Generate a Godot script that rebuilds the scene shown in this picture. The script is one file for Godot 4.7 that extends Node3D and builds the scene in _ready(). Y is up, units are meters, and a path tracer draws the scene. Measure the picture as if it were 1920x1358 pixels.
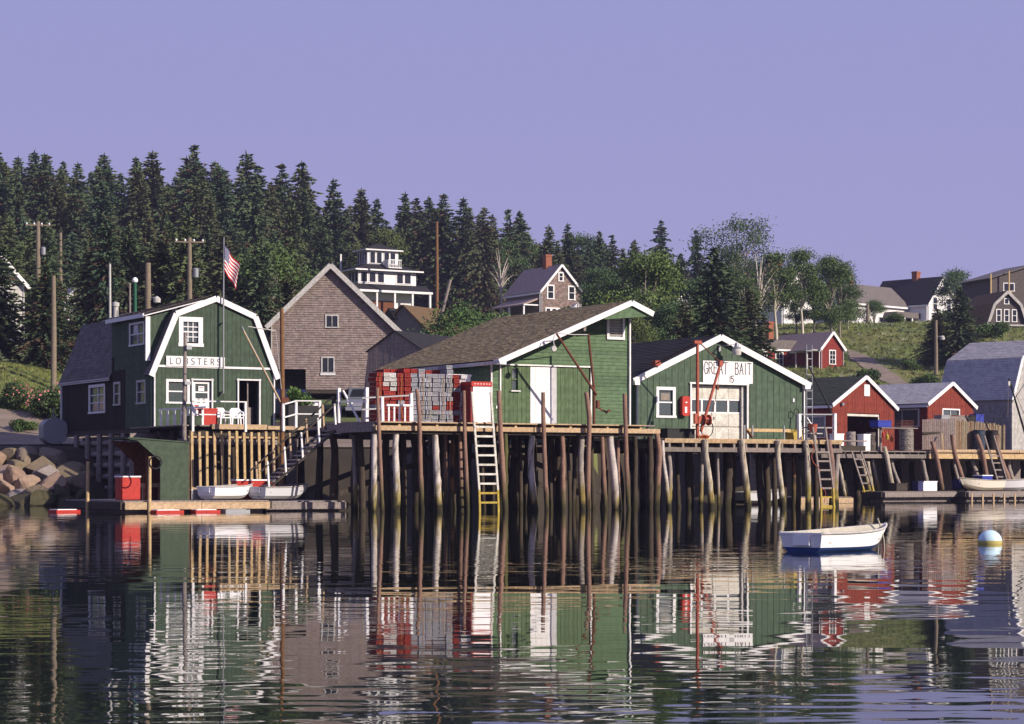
extends Node3D
# A lobster wharf at low tide. Metres, y up. The wharf frame runs x along the wharf front, z towards the water, turned YAW about its corner WHARF.

const YAW := 0.5236
const WHARF := Vector3(-4.706, 0, -76)
var rng := RandomNumberGenerator.new()
var M := {}
var used := {}
var tex := {}


class Shape:
	var v := PackedVector3Array()
	var n := PackedVector3Array()
	var c := PackedColorArray()
	var u := PackedVector2Array()
	var col := Color.WHITE

	func vert(p: Vector3, m: Vector3, w := Vector2.ZERO) -> void:
		v.append(p)
		n.append(m)
		c.append(col)
		u.append(w)

	func tri(a: Vector3, b: Vector3, d: Vector3) -> void:  # counter-clockwise seen from outside
		var m := (b - a).cross(d - a)
		if m.length_squared() < 1e-16:
			return
		m = m.normalized()
		vert(a, m)
		vert(d, m)
		vert(b, m)

	func quad(a: Vector3, b: Vector3, d: Vector3, e: Vector3) -> void:
		tri(a, b, d)
		tri(a, d, e)

	func box(at: Vector3, size: Vector3, turn := Basis.IDENTITY) -> Shape:
		var h := size * 0.5
		var p := []
		for k in 8:
			p.append(at + turn * Vector3(h.x if k & 1 else -h.x, h.y if k & 2 else -h.y, h.z if k & 4 else -h.z))
		quad(p[4], p[5], p[7], p[6])
		quad(p[1], p[0], p[2], p[3])
		quad(p[5], p[1], p[3], p[7])
		quad(p[0], p[4], p[6], p[2])
		quad(p[6], p[7], p[3], p[2])
		quad(p[0], p[1], p[5], p[4])
		return self

	func bar(a: Vector3, b: Vector3, w: float, d: float, up := Vector3.UP) -> Shape:
		var y := (b - a).normalized()
		var x := up.cross(y)
		if x.length_squared() < 1e-6:
			x = Vector3.RIGHT.cross(y)
			if x.length_squared() < 1e-6:
				x = Vector3.FORWARD
		x = x.normalized()
		return box((a + b) * 0.5, Vector3(w, a.distance_to(b), d), Basis(x, y, x.cross(y)))

	func prism(poly: PackedVector2Array, z0: float, z1: float, xf := Transform3D.IDENTITY) -> Shape:
		var area := 0.0
		for k in poly.size():
			area += poly[k].cross(poly[(k + 1) % poly.size()])
		var q := poly.duplicate()
		if area < 0:
			q.reverse()
		var t := Geometry2D.triangulate_polygon(q)
		for k in range(0, t.size(), 3):
			var a := q[t[k]]
			var b := q[t[k + 1]]
			var d := q[t[k + 2]]
			if (b - a).cross(d - a) < 0:
				var s := b
				b = d
				d = s
			tri(xf * Vector3(a.x, a.y, z1), xf * Vector3(b.x, b.y, z1), xf * Vector3(d.x, d.y, z1))
			tri(xf * Vector3(a.x, a.y, z0), xf * Vector3(d.x, d.y, z0), xf * Vector3(b.x, b.y, z0))
		for k in q.size():
			var a := q[k]
			var b := q[(k + 1) % q.size()]
			quad(xf * Vector3(a.x, a.y, z0), xf * Vector3(b.x, b.y, z0), xf * Vector3(b.x, b.y, z1), xf * Vector3(a.x, a.y, z1))
		return self

	func ring(at: Vector3, axis: Vector3, r: float, sides: int) -> PackedVector3Array:
		var x := axis.cross(Vector3(0.31, 0.17, 0.93))
		if x.length_squared() < 0.01:
			x = axis.cross(Vector3.RIGHT)
		x = x.normalized()
		var y := axis.cross(x).normalized()
		var o := PackedVector3Array()
		for k in sides:
			var a := TAU * k / sides
			o.append(at + x * cos(a) * r + y * sin(a) * r)
		return o

	func tube(pts: Array, radii: Array, sides := 8, cols := []) -> Shape:
		var rings := []
		for k in pts.size():
			var ax: Vector3 = pts[mini(k + 1, pts.size() - 1)] - pts[maxi(k - 1, 0)]
			rings.append(ring(pts[k], ax.normalized(), radii[k] if radii.size() > k else radii[0], sides))
		var keep := col
		for k in pts.size() - 1:
			for j in sides:
				var i := (j + 1) % sides
				var a: Vector3 = rings[k][j]
				var b: Vector3 = rings[k][i]
				var d: Vector3 = rings[k + 1][i]
				var e: Vector3 = rings[k + 1][j]
				var na: Vector3 = (a - pts[k]).normalized()
				var nb: Vector3 = (b - pts[k]).normalized()
				var nd: Vector3 = (d - pts[k + 1]).normalized()
				var ne: Vector3 = (e - pts[k + 1]).normalized()
				if cols:
					var ca: Color = cols[k * sides + j]
					var cb: Color = cols[k * sides + i]
					var cd: Color = cols[(k + 1) * sides + i]
					var ce: Color = cols[(k + 1) * sides + j]
					col = ca; vert(a, na); col = cd; vert(d, nd); col = cb; vert(b, nb)
					col = ca; vert(a, na); col = ce; vert(e, ne); col = cd; vert(d, nd)
				else:
					vert(a, na); vert(d, nd); vert(b, nb)
					vert(a, na); vert(e, ne); vert(d, nd)
		if cols:
			col = cols[0]
		for j in range(1, sides - 1):
			tri(rings[0][0], rings[0][j + 1], rings[0][j])
		if cols:
			col = cols[cols.size() - 1]
		var l: PackedVector3Array = rings[rings.size() - 1]
		for j in range(1, sides - 1):
			tri(l[0], l[j], l[j + 1])
		col = keep
		return self

	func lathe(profile: Array, sides: int, xf := Transform3D.IDENTITY, cols := []) -> Shape:
		for k in profile.size() - 1:
			var p: Vector2 = profile[k]
			var q: Vector2 = profile[k + 1]
			var m := Vector2(q.y - p.y, p.x - q.x).normalized()
			if cols:
				col = cols[k]
			for j in sides:
				var a := TAU * j / sides
				var b := TAU * (j + 1) / sides
				var A := Vector3(cos(a), 0, -sin(a))
				var B := Vector3(cos(b), 0, -sin(b))
				var na := (xf.basis * (A * m.x + Vector3.UP * m.y)).normalized()
				var nb := (xf.basis * (B * m.x + Vector3.UP * m.y)).normalized()
				var p0 := xf * (A * p.x + Vector3.UP * p.y)
				var p1 := xf * (B * p.x + Vector3.UP * p.y)
				var q0 := xf * (A * q.x + Vector3.UP * q.y)
				var q1 := xf * (B * q.x + Vector3.UP * q.y)
				vert(p0, na); vert(q1, nb); vert(p1, nb)
				vert(p0, na); vert(q0, na); vert(q1, nb)
		return self

	func mesh() -> ArrayMesh:
		var a := []
		a.resize(Mesh.ARRAY_MAX)
		a[Mesh.ARRAY_VERTEX] = v
		a[Mesh.ARRAY_NORMAL] = n
		a[Mesh.ARRAY_COLOR] = c
		a[Mesh.ARRAY_TEX_UV] = u
		var m := ArrayMesh.new()
		m.add_surface_from_arrays(Mesh.PRIMITIVE_TRIANGLES, a)
		return m


func numbered(called: String) -> String:
	var k: int = used.get(called, 0)
	used[called] = k + 1
	return called if k == 0 else "%s_%03d" % [called, k]


func part(parent: Node, called: String, what: Variant, m: Material, at := Vector3.ZERO, turn := Vector3.ZERO) -> MeshInstance3D:
	var o := MeshInstance3D.new()
	o.mesh = what.mesh() if what is Shape else what
	o.material_override = m
	o.name = numbered(called) if parent == self else called
	o.position = at
	o.rotation = turn
	parent.add_child(o, true)
	return o


func tag(o: Node, label: String, category: String, group := "") -> Node:
	o.set_meta("label", label)
	o.set_meta("category", category)
	if group:
		o.set_meta("group", group)
	return o


func thing(called: String, label: String, category: String, at: Vector3, turn := 0.0, group := "") -> Node3D:
	var o := Node3D.new()
	o.name = numbered(called)
	add_child(o)
	o.position = at
	o.rotation.y = turn
	return tag(o, label, category, group)


func copy(o: Node3D, at: Vector3, turn: float, label := "") -> Node3D:
	var r: Node3D = o.duplicate()
	r.name = numbered(String(o.name).rstrip("0123456789").trim_suffix("_"))
	add_child(r)
	r.position = at
	r.rotation.y = turn
	if label:
		r.set_meta("label", label)
	return r


func structure(o: Node) -> Node:
	o.set_meta("kind", "structure")
	return o


func at(s: float, h: float, t: float) -> Vector3:  # a point of the wharf frame: along the front, up, back from the front
	return WHARF + Basis(Vector3.UP, YAW) * Vector3(s, h, -t)


func wharf_thing(called: String, label: String, category: String, s: float, h: float, t: float, group := "", more := 0.0) -> Node3D:
	return thing(called, label, category, at(s, h, t), YAW + more, group)


func noise_tex(key: String, seed_: int, freq: float, lo: float, hi: float, octaves := 4, kind := FastNoiseLite.TYPE_SIMPLEX_SMOOTH, size := 512) -> NoiseTexture2D:
	if tex.has(key):
		return tex[key]
	var f := FastNoiseLite.new()
	f.seed = seed_
	f.noise_type = kind
	f.frequency = freq
	f.fractal_octaves = octaves
	f.fractal_gain = 0.6
	var t := NoiseTexture2D.new()
	t.width = size
	t.height = size
	t.seamless = true
	t.noise = f
	var g := Gradient.new()
	g.set_color(0, Color(lo, lo, lo))
	g.set_color(1, Color(hi, hi, hi))
	g.set_offset(0, 0.2)
	g.set_offset(1, 0.8)
	t.color_ramp = g
	tex[key] = t
	return t


func bump_tex(key: String, seed_: int, freq: float, strength: float) -> NoiseTexture2D:
	if tex.has(key):
		return tex[key]
	var f := FastNoiseLite.new()
	f.seed = seed_
	f.frequency = freq
	f.fractal_octaves = 4
	var t := NoiseTexture2D.new()
	t.width = 512
	t.height = 512
	t.seamless = true
	t.noise = f
	t.as_normal_map = true
	t.bump_strength = strength
	tex[key] = t
	return t


func mat(key: String, color: Color, rough := 0.85, t: Texture2D = null, scale := Vector3.ONE, t2: Texture2D = null, scale2 := Vector3.ONE, bump: Texture2D = null) -> StandardMaterial3D:
	var m := StandardMaterial3D.new()
	m.resource_name = key
	m.albedo_color = color.linear_to_srgb()
	m.vertex_color_use_as_albedo = true
	m.roughness = rough
	m.metallic_specular = 0.35
	m.uv1_triplanar = true
	m.uv1_scale = scale
	if t:
		m.albedo_texture = t
	if t2:
		m.detail_enabled = true
		m.detail_blend_mode = BaseMaterial3D.BLEND_MODE_MUL
		m.detail_albedo = t2
		m.detail_uv_layer = BaseMaterial3D.DETAIL_UV_2
		m.uv2_triplanar = true
		m.uv2_scale = scale2
	if bump:
		m.normal_enabled = true
		m.normal_texture = bump
	M[key] = m
	return m


func grey(lo: float, hi: float) -> Color:
	var k := rng.randf_range(lo, hi)
	return Color(k, k, k)


func tint(c: Color, spread: float) -> Color:
	var k := 1.0 + rng.randf_range(-spread, spread)
	return Color(c.r * k * (1.0 + rng.randf_range(-spread, spread) * 0.25), c.g * k, c.b * k * (1.0 + rng.randf_range(-spread, spread) * 0.25))


func make_materials() -> void:
	var grain := noise_tex("grain", 3, 0.02, 0.84, 1.0, 5)
	var patch := noise_tex("patch", 9, 0.012, 0.86, 1.0, 4)
	var fine := noise_tex("fine", 5, 0.09, 0.82, 1.0, 4)
	var rough := bump_tex("rough", 12, 0.05, 6.0)
	var vert := Vector3(3.0, 0.25, 3.0)
	var horz := Vector3(0.25, 3.0, 0.25)
	mat("green_facade", Color(0.068, 0.104, 0.066), 0.8, grain, vert, patch, Vector3.ONE * 0.4)
	mat("green_bright", Color(0.122, 0.2, 0.104), 0.8, grain, horz, patch, Vector3.ONE * 0.5)
	mat("green_door", Color(0.115, 0.178, 0.086), 0.8, grain, vert, patch, Vector3.ONE * 0.5)
	mat("green_bait", Color(0.09, 0.14, 0.09), 0.8, grain, vert, patch, Vector3.ONE * 0.5)
	mat("green_ply", Color(0.075, 0.106, 0.069), 0.85, fine, Vector3.ONE * 0.8, patch, Vector3.ONE * 0.6)
	mat("shade_boards", Color(0.022, 0.021, 0.013), 0.9, grain, vert, patch, Vector3(2.2, 0.3, 2.2))  # shade on the shed's rear left wall, put into the board colour
	mat("red_boards", Color(0.247, 0.047, 0.029), 0.85, grain, vert, patch, Vector3.ONE * 0.5)
	mat("red_clap", Color(0.250, 0.035, 0.025), 0.85, grain, horz, patch, Vector3.ONE * 0.5)
	mat("white", Color(0.820, 0.810, 0.800), 0.6, grain, vert)
	mat("white_old", Color(0.620, 0.600, 0.560), 0.75, grain, vert, patch, Vector3.ONE * 0.9)
	mat("cream", Color(0.74, 0.71, 0.62), 0.65, fine, Vector3.ONE * 0.3, patch, Vector3.ONE * 0.4)
	mat("raw_wood", Color(0.575, 0.414, 0.253), 0.85, grain, Vector3(0.4, 4.0, 4.0), patch, Vector3.ONE * 0.8)
	mat("raw_post", Color(0.632, 0.448, 0.230), 0.85, grain, vert, patch, Vector3.ONE * 0.8)
	mat("grey_wood", Color(0.312, 0.263, 0.237), 0.9, grain, vert, patch, Vector3.ONE)
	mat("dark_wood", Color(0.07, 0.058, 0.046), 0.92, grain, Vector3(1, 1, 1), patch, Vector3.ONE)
	mat("orange_ply", Color(0.200, 0.075, 0.035), 0.85, grain, Vector3(1, 1, 1), patch, Vector3.ONE)
	mat("pile", Color.WHITE, 0.92, fine, Vector3(2, 1, 2), patch, Vector3(2, 1.5, 2), rough)
	mat("shingle", Color.WHITE, 0.92, grain, Vector3(4, 0.6, 4), patch, Vector3.ONE * 0.35)
	mat("roof_moss", Color(0.44, 0.35, 0.205), 0.95, fine, Vector3.ONE * 1.2, patch, Vector3.ONE * 0.35, rough)
	mat("roof_dark", Color(0.030, 0.028, 0.030), 0.9, fine, Vector3.ONE * 1.2, patch, Vector3.ONE * 0.4, rough)
	mat("roof_grey", Color(0.520, 0.500, 0.520), 0.9, fine, Vector3.ONE * 1.2, patch, Vector3.ONE * 0.4)
	mat("roof_mid", Color(0.19, 0.165, 0.15), 0.9, fine, Vector3.ONE, patch, Vector3.ONE * 0.4)
	mat("roof_brown", Color(0.170, 0.110, 0.055), 0.9, fine, Vector3.ONE, patch, Vector3.ONE * 0.4)
	mat("shingle_roof", Color(0.5, 0.38, 0.32), 0.92, fine, Vector3.ONE * 1.2, patch, Vector3.ONE * 0.5, rough)
	mat("stone_grey", Color(0.300, 0.270, 0.250), 0.9, fine, Vector3.ONE, patch, Vector3.ONE)
	mat("roof_green", Color(0.065, 0.075, 0.055), 0.9, fine, Vector3.ONE, patch, Vector3.ONE * 0.4)
	mat("roof_blue", Color(0.500, 0.490, 0.530), 0.9, fine, Vector3.ONE, patch, Vector3.ONE * 0.4)
	mat("grey_paint", Color(0.520, 0.500, 0.470), 0.8, grain, vert, patch, Vector3.ONE * 0.4)
	mat("shaded_grey_paint", Color(0.300, 0.300, 0.320), 0.8, grain, vert, patch, Vector3.ONE * 0.4)  # darker copy of grey_paint, with the shade of the barn side in it
	mat("brown_shingle", Color(0.120, 0.100, 0.095), 0.9, fine, Vector3.ONE * 1.2, patch, Vector3.ONE * 0.5)
	mat("yellow_wood", Color(0.500, 0.370, 0.070), 0.85, grain, Vector3.ONE, patch, Vector3.ONE)
	mat("red_dull", Color(0.300, 0.030, 0.025), 0.6, fine, Vector3.ONE, patch, Vector3.ONE)
	mat("stained", Color.WHITE, 0.7, fine, Vector3.ONE * 1.5, noise_tex("stain", 41, 0.02, 0.45, 1.0, 5), Vector3.ONE * 0.8)
	mat("chrome", Color(0.700, 0.700, 0.720), 0.2)
	M.chrome.metallic = 0.8
	mat("rust_bright", Color(0.240, 0.120, 0.050), 0.85, fine, Vector3.ONE, patch, Vector3.ONE * 0.6)
	mat("navy", Color(0.020, 0.025, 0.120), 0.5, fine, Vector3.ONE)
	mat("pole_wood", Color(0.260, 0.210, 0.150), 0.9, grain, vert, patch, Vector3.ONE)
	mat("green_paint", Color(0.020, 0.110, 0.060), 0.6, fine, Vector3.ONE)
	mat("brick", Color(0.360, 0.132, 0.072), 0.9, fine, Vector3.ONE, patch, Vector3.ONE)
	mat("rust", Color(0.170, 0.060, 0.035), 0.85, fine, Vector3.ONE * 2.0, patch, Vector3.ONE)
	mat("red_oxide", Color(0.483, 0.115, 0.069), 0.7, fine, Vector3.ONE * 2.0, patch, Vector3.ONE)
	mat("red_plastic", Color(0.550, 0.035, 0.022), 0.5, fine, Vector3.ONE * 0.7, patch, Vector3.ONE)
	mat("blue_plastic", Color(0.03, 0.05, 0.34), 0.45, fine, Vector3.ONE * 0.7)
	mat("white_plastic", Color(0.800, 0.800, 0.800), 0.4)
	mat("paint", Color.WHITE, 0.7, fine, Vector3.ONE * 0.8, patch, Vector3.ONE * 0.7)
	mat("gloss", Color.WHITE, 0.4)
	mat("steel", Color(0.300, 0.310, 0.330), 0.5, fine, Vector3.ONE)
	M.steel.metallic = 0.4
	mat("black", Color(0.012, 0.012, 0.013), 0.6)
	mat("stone", Color.WHITE, 0.9, fine, Vector3.ONE * 0.6, patch, Vector3.ONE * 0.5, rough)
	mat("soil", Color.WHITE, 0.95, fine, Vector3.ONE * 0.5, patch, Vector3.ONE * 0.06)
	mat("gravel", Color(0.300, 0.235, 0.180), 0.95, fine, Vector3.ONE * 0.8, patch, Vector3.ONE * 0.1)
	mat("bark", Color.WHITE, 0.95, grain, Vector3(3, 0.6, 3))
	var leaf := mat("needle", Color.WHITE, 0.8)
	leaf.uv1_triplanar = false
	var broad := mat("leaf", Color.WHITE, 0.65)
	broad.uv1_triplanar = false
	broad.backlight_enabled = true
	broad.backlight = Color(0.12, 0.16, 0.05)
	var g := StandardMaterial3D.new()
	g.resource_name = "glass"
	g.transparency = BaseMaterial3D.TRANSPARENCY_ALPHA
	g.albedo_color = Color(0.5, 0.55, 0.55, 0.18)
	g.roughness = 0.02
	M.glass = g
	var d := StandardMaterial3D.new()
	d.resource_name = "dark_pane"
	d.albedo_color = Color(0.14, 0.15, 0.17)
	d.roughness = 0.05
	M.dark_pane = d
	var w := StandardMaterial3D.new()
	w.resource_name = "water"
	w.albedo_color = Color(0.006, 0.011, 0.009).linear_to_srgb()
	w.roughness = 0.015
	w.metallic_specular = 0.4
	M.water = w


func base_height(d: float) -> float:
	var t := [[60, 2.6], [100, 2.6], [107, 2.9], [112, 3.5], [125, 4.7], [150, 6.6], [175, 8.6], [190, 10.2], [215, 14.2], [240, 18.2], [270, 20.0], [300, 21.0], [340, 21.0], [420, 14.0], [700, 4.0]]
	for k in t.size() - 1:
		if d <= t[k + 1][0]:
			return lerpf(t[k][1], t[k + 1][1], clampf((d - t[k][0]) / (t[k + 1][0] - t[k][0]), 0, 1))
	return 4.0


var lumps := FastNoiseLite.new()


func ground(x: float, z: float) -> float:
	var d := -z
	var right := smoothstep(-3.0, 6.0, x)
	var shore := lerpf(97.0, 124.0, right) - 3.0 * smoothstep(-17.0, -22.0, x)
	var h := base_height(d)
	h += 3.0 * smoothstep(-17.0, -30.0, x) * smoothstep(107.0, 124.0, d) * (1.0 - 0.5 * smoothstep(150.0, 230.0, d))
	h += 5.0 * smoothstep(-15.0, -60.0, x) * smoothstep(200.0, 290.0, d)
	h -= 3.0 * smoothstep(14.0, 40.0, x) * smoothstep(232.0, 280.0, d) * (1.0 - smoothstep(45.0, 60.0, x))
	h -= 1.9 * smoothstep(40.0, 48.0, x) * smoothstep(235.0, 262.0, d) * (1.0 - smoothstep(300.0, 330.0, d))
	h -= 1.2 * right * smoothstep(140.0, 165.0, d) * (1.0 - smoothstep(190.0, 230.0, d))
	h += lumps.get_noise_2d(x, d) * 0.8 * smoothstep(120.0, 160.0, d)
	h = lerpf(h, 2.45, smoothstep(12.0, 18.0, x) * (1.0 - smoothstep(131.0, 146.0, d)))
	return lerpf(-2.2, h, smoothstep(shore - 6.0, shore + 5.0, d))


func make_land() -> void:
	lumps.seed = 4
	lumps.frequency = 0.03
	lumps.fractal_octaves = 3
	var tone := FastNoiseLite.new()
	tone.seed = 8
	tone.frequency = 0.05
	var zs := []
	var z := 84.0
	while z < 700.0:
		zs.append(z)
		z += 1.2 if z < 140 else (2.2 if z < 320 else 12.0)
	var xs := []
	var x := -420.0
	while x <= 420.0:
		xs.append(x)
		x += 1.6 if absf(x) < 60 else (4.0 if absf(x) < 110 else 20.0)
	var st := Shape.new()
	var grid := []
	for d in zs:
		var row := []
		for q in xs:
			row.append(Vector3(q, ground(q, -d), -d))
		grid.append(row)
	for j in zs.size() - 1:
		for i in xs.size() - 1:
			var a: Vector3 = grid[j][i]
			var b: Vector3 = grid[j][i + 1]
			var c: Vector3 = grid[j + 1][i + 1]
			var d: Vector3 = grid[j + 1][i]
			var k := tone.get_noise_2d(a.x, a.z)
			var col := Color(0.14, 0.19, 0.05).lerp(Color(0.22, 0.205, 0.075), clampf(0.4 + k, 0, 1))
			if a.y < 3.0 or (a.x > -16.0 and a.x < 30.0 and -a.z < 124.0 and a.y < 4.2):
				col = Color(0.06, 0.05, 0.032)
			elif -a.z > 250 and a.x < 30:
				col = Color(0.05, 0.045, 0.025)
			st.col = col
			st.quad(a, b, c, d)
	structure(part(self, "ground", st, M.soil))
	# gravel road past the lobster shed, and the dirt path up the field
	var road := Shape.new()
	for q in 30:
		for d in 9:
			var x0 := -62.0 + q * 2.0
			var z0 := 101.0 + d * 1.4
			if x0 < -20.0:
				z0 += (-20.0 - x0) * 0.12
			var f := func(px: float, pd: float) -> Vector3: return Vector3(px, ground(px, -pd) + 0.05, -pd)
			var sk := 0.24 if x0 < -20.0 else 0.0
			road.quad(f.call(x0, z0), f.call(x0 + 2, z0 - sk), f.call(x0 + 2, z0 + 1.4 - sk), f.call(x0, z0 + 1.4))
	structure(part(self, "gravel_road", road, M.gravel))
	var path := Shape.new()
	var line := [Vector2(33.9, 182), Vector2(33.4, 192), Vector2(33.0, 204), Vector2(32.6, 211), Vector2(31.6, 217)]
	var curve := Curve2D.new()
	for p in line:
		curve.add_point(p, Vector2(0, -5), Vector2(0, 5))
	var pts := curve.tessellate_even_length(5, 1.5)
	for k in pts.size() - 1:
		for j in 3:
			var w0 := 1.0 + 0.35 * tone.get_noise_1d(k * 9.0)
			var w1 := 1.0 + 0.35 * tone.get_noise_1d((k + 1) * 9.0)
			var f := func(p: Vector2, o: float) -> Vector3: return Vector3(p.x + o, ground(p.x + o, -p.y) + 0.06, -p.y)
			path.quad(f.call(pts[k], lerpf(-w0, w0, j / 3.0)), f.call(pts[k], lerpf(-w0, w0, (j + 1) / 3.0)), f.call(pts[k + 1], lerpf(-w1, w1, (j + 1) / 3.0)), f.call(pts[k + 1], lerpf(-w1, w1, j / 3.0)))
	structure(part(self, "dirt_path", path, M.gravel))


func make_water() -> void:
	var swell := FastNoiseLite.new()
	swell.seed = 21
	swell.frequency = 0.85
	swell.fractal_type = FastNoiseLite.FRACTAL_NONE
	var ripple := FastNoiseLite.new()
	ripple.seed = 33
	ripple.frequency = 1.0
	ripple.fractal_octaves = 2
	var gust := FastNoiseLite.new()
	gust.seed = 5
	gust.frequency = 0.05
	gust.fractal_octaves = 2
	var v := PackedVector3Array()
	var n := PackedVector3Array()
	var idx := PackedInt32Array()
	var height := func(x: float, d: float, k: float) -> float:
		return swell.get_noise_2d(x * 0.36, d) * 0.0011 + ripple.get_noise_2d(x * 1.2, d * 2.7) * 0.00105 * k
	for p in [[-9.0, 9.0, 7.5, 26.0, 0.075, 0.05], [-16.0, 16.0, 26.0, 60.0, 0.16, 0.09], [-36.0, 36.0, 60.0, 132.0, 0.4, 0.16]]:
		var nx := int(round((p[1] - p[0]) / p[4])) + 1
		var nz := int(round((p[3] - p[2]) / p[5])) + 1
		var first := v.size()
		for j in nz:
			var d: float = lerpf(p[2], p[3], float(j) / (nz - 1))
			for i in nx:
				var x: float = lerpf(p[0], p[1], float(i) / (nx - 1))
				var k := clampf(0.75 + gust.get_noise_2d(x * 0.5, d * 1.6) * 1.3, 0.15, 1.6)
				var h: float = height.call(x, d, k)
				var hx: float = height.call(x + 0.02, d, k)
				var hd: float = height.call(x, d + 0.02, k)
				v.append(Vector3(x, h, -d))
				n.append(Vector3(-(hx - h) / 0.02, 1.0, (hd - h) / 0.02).normalized())
		for j in nz - 1:
			for i in nx - 1:
				var a := first + j * nx + i
				idx.append_array([a, a + nx + 1, a + 1, a, a + nx, a + nx + 1])
	var flat := func(x0: float, x1: float, d0: float, d1: float) -> void:
		var a := v.size()
		for q in [[x0, d0], [x1, d0], [x1, d1], [x0, d1]]:
			v.append(Vector3(q[0], 0, -q[1]))
			n.append(Vector3.UP)
		idx.append_array([a, a + 2, a + 1, a, a + 3, a + 2])
	flat.call(-400.0, 400.0, -300.0, 7.5)
	for p in [[9.0, 7.5, 26.0], [16.0, 26.0, 60.0], [36.0, 60.0, 132.0]]:
		flat.call(p[0], 400.0, p[1], p[2])
		flat.call(-400.0, -p[0], p[1], p[2])
	var a := []
	a.resize(Mesh.ARRAY_MAX)
	a[Mesh.ARRAY_VERTEX] = v
	a[Mesh.ARRAY_NORMAL] = n
	a[Mesh.ARRAY_INDEX] = idx
	var m := ArrayMesh.new()
	m.add_surface_from_arrays(Mesh.PRIMITIVE_TRIANGLES, a)
	structure(part(self, "water", m, M.water))


func spray(st: Shape, p: Vector3, dir: Vector3, length: float, width: float) -> void:
	var side := dir.cross(Vector3(rng.randf_range(-0.6, 0.6), 1, rng.randf_range(-0.6, 0.6))).normalized() * width
	var tip := p + dir * length
	st.tri(p - side * 0.5, tip, p + side * 0.5)
	var up := side.cross(dir).normalized() * width * 0.5
	st.tri(p - up + dir * length * 0.2, tip - dir * length * 0.15, p + up + dir * length * 0.2)


func spruce_crown(h: float, r: float, low: float, ragged: float, tone: Color, dead: float) -> Shape:
	var st := Shape.new()
	var y := h * low
	var lean := rng.randf() * TAU
	while y < h - 0.15:
		var f := (y - h * low) / (h * (1.0 - low))
		var reach := r * pow(1.0 - f, 0.74) * minf(1.0, 0.6 + f * 4.0) * rng.randf_range(1.0 - ragged, 1.0 + ragged * 0.5) + 0.12
		var count := 6 + int(reach * 2.2)
		var a0 := rng.randf() * TAU
		for k in count:
			var a := a0 + TAU * k / count + rng.randf_range(-0.3, 0.3)
			var length := reach * rng.randf_range(0.55, 1.1) * (1.0 + 0.15 * cos(a - lean))
			if rng.randf() < ragged * 0.35:
				continue
			var out := Vector3(cos(a), 0, sin(a))
			var rise := lerpf(-0.35, 0.5, f)
			var dying := rng.randf() < dead * (1.3 - f)
			var steps := maxi(1, int(length / 0.27))
			for q in steps:
				var g := (q + rng.randf_range(0.35, 1.0)) / steps
				var p := out * length * g * 0.86 + Vector3(0, y + rise * length * g - 0.28 * length * g * g + rng.randf_range(-0.08, 0.08), 0)
				var turn := (out + Vector3(-out.z, 0, out.x) * rng.randf_range(-1.1, 1.1) + Vector3(0, rise * 0.5 - 0.15 + rng.randf_range(-0.2, 0.25), 0)).normalized()
				var c := tint(tone, 0.3)
				if dying:
					c = tint(Color(0.085, 0.06, 0.038), 0.3)
				elif g > 0.75:
					c = c.lerp(Color(0.11, 0.135, 0.05), 0.35)
				st.col = c
				spray(st, p - turn * 0.2, turn, rng.randf_range(0.45, 0.8), rng.randf_range(0.26, 0.42))
		y += rng.randf_range(0.2, 0.32) * (0.7 + h / 40.0)
	st.col = tone
	for k in 4:
		spray(st, Vector3(0, h - 0.5 + k * 0.1, 0), Vector3(rng.randf_range(-0.3, 0.3), 1, rng.randf_range(-0.3, 0.3)).normalized(), 0.5, 0.16)
	return st


func trunk_shape(h: float, r: float, c: Color, bend := 0.15) -> Shape:
	var st := Shape.new()
	var pts := []
	var rad := []
	var cols := []
	var b := Vector3(rng.randf_range(-bend, bend), 0, rng.randf_range(-bend, bend))
	for k in 7:
		var f := k / 6.0
		pts.append(Vector3(sin(f * 5.0) * b.x, f * h - 0.3, sin(f * 4.0 + 1.0) * b.z))
		rad.append(r * (1.0 - f * 0.85))
		for j in 6:
			cols.append(tint(c, 0.25))
	return st.tube(pts, rad, 6, cols)


func leaf_card(st: Shape, p: Vector3, size: float) -> void:
	var a := Vector3(rng.randfn(), rng.randfn(), rng.randfn()).normalized()
	var b := a.cross(Vector3(rng.randfn(), rng.randfn(), rng.randfn())).normalized()
	st.tri(p - a * size * 0.5, p + b * size * 0.42, p + a * size * 0.5)
	st.tri(p - a * size * 0.5, p + a * size * 0.5, p - b * size * 0.36)


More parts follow.
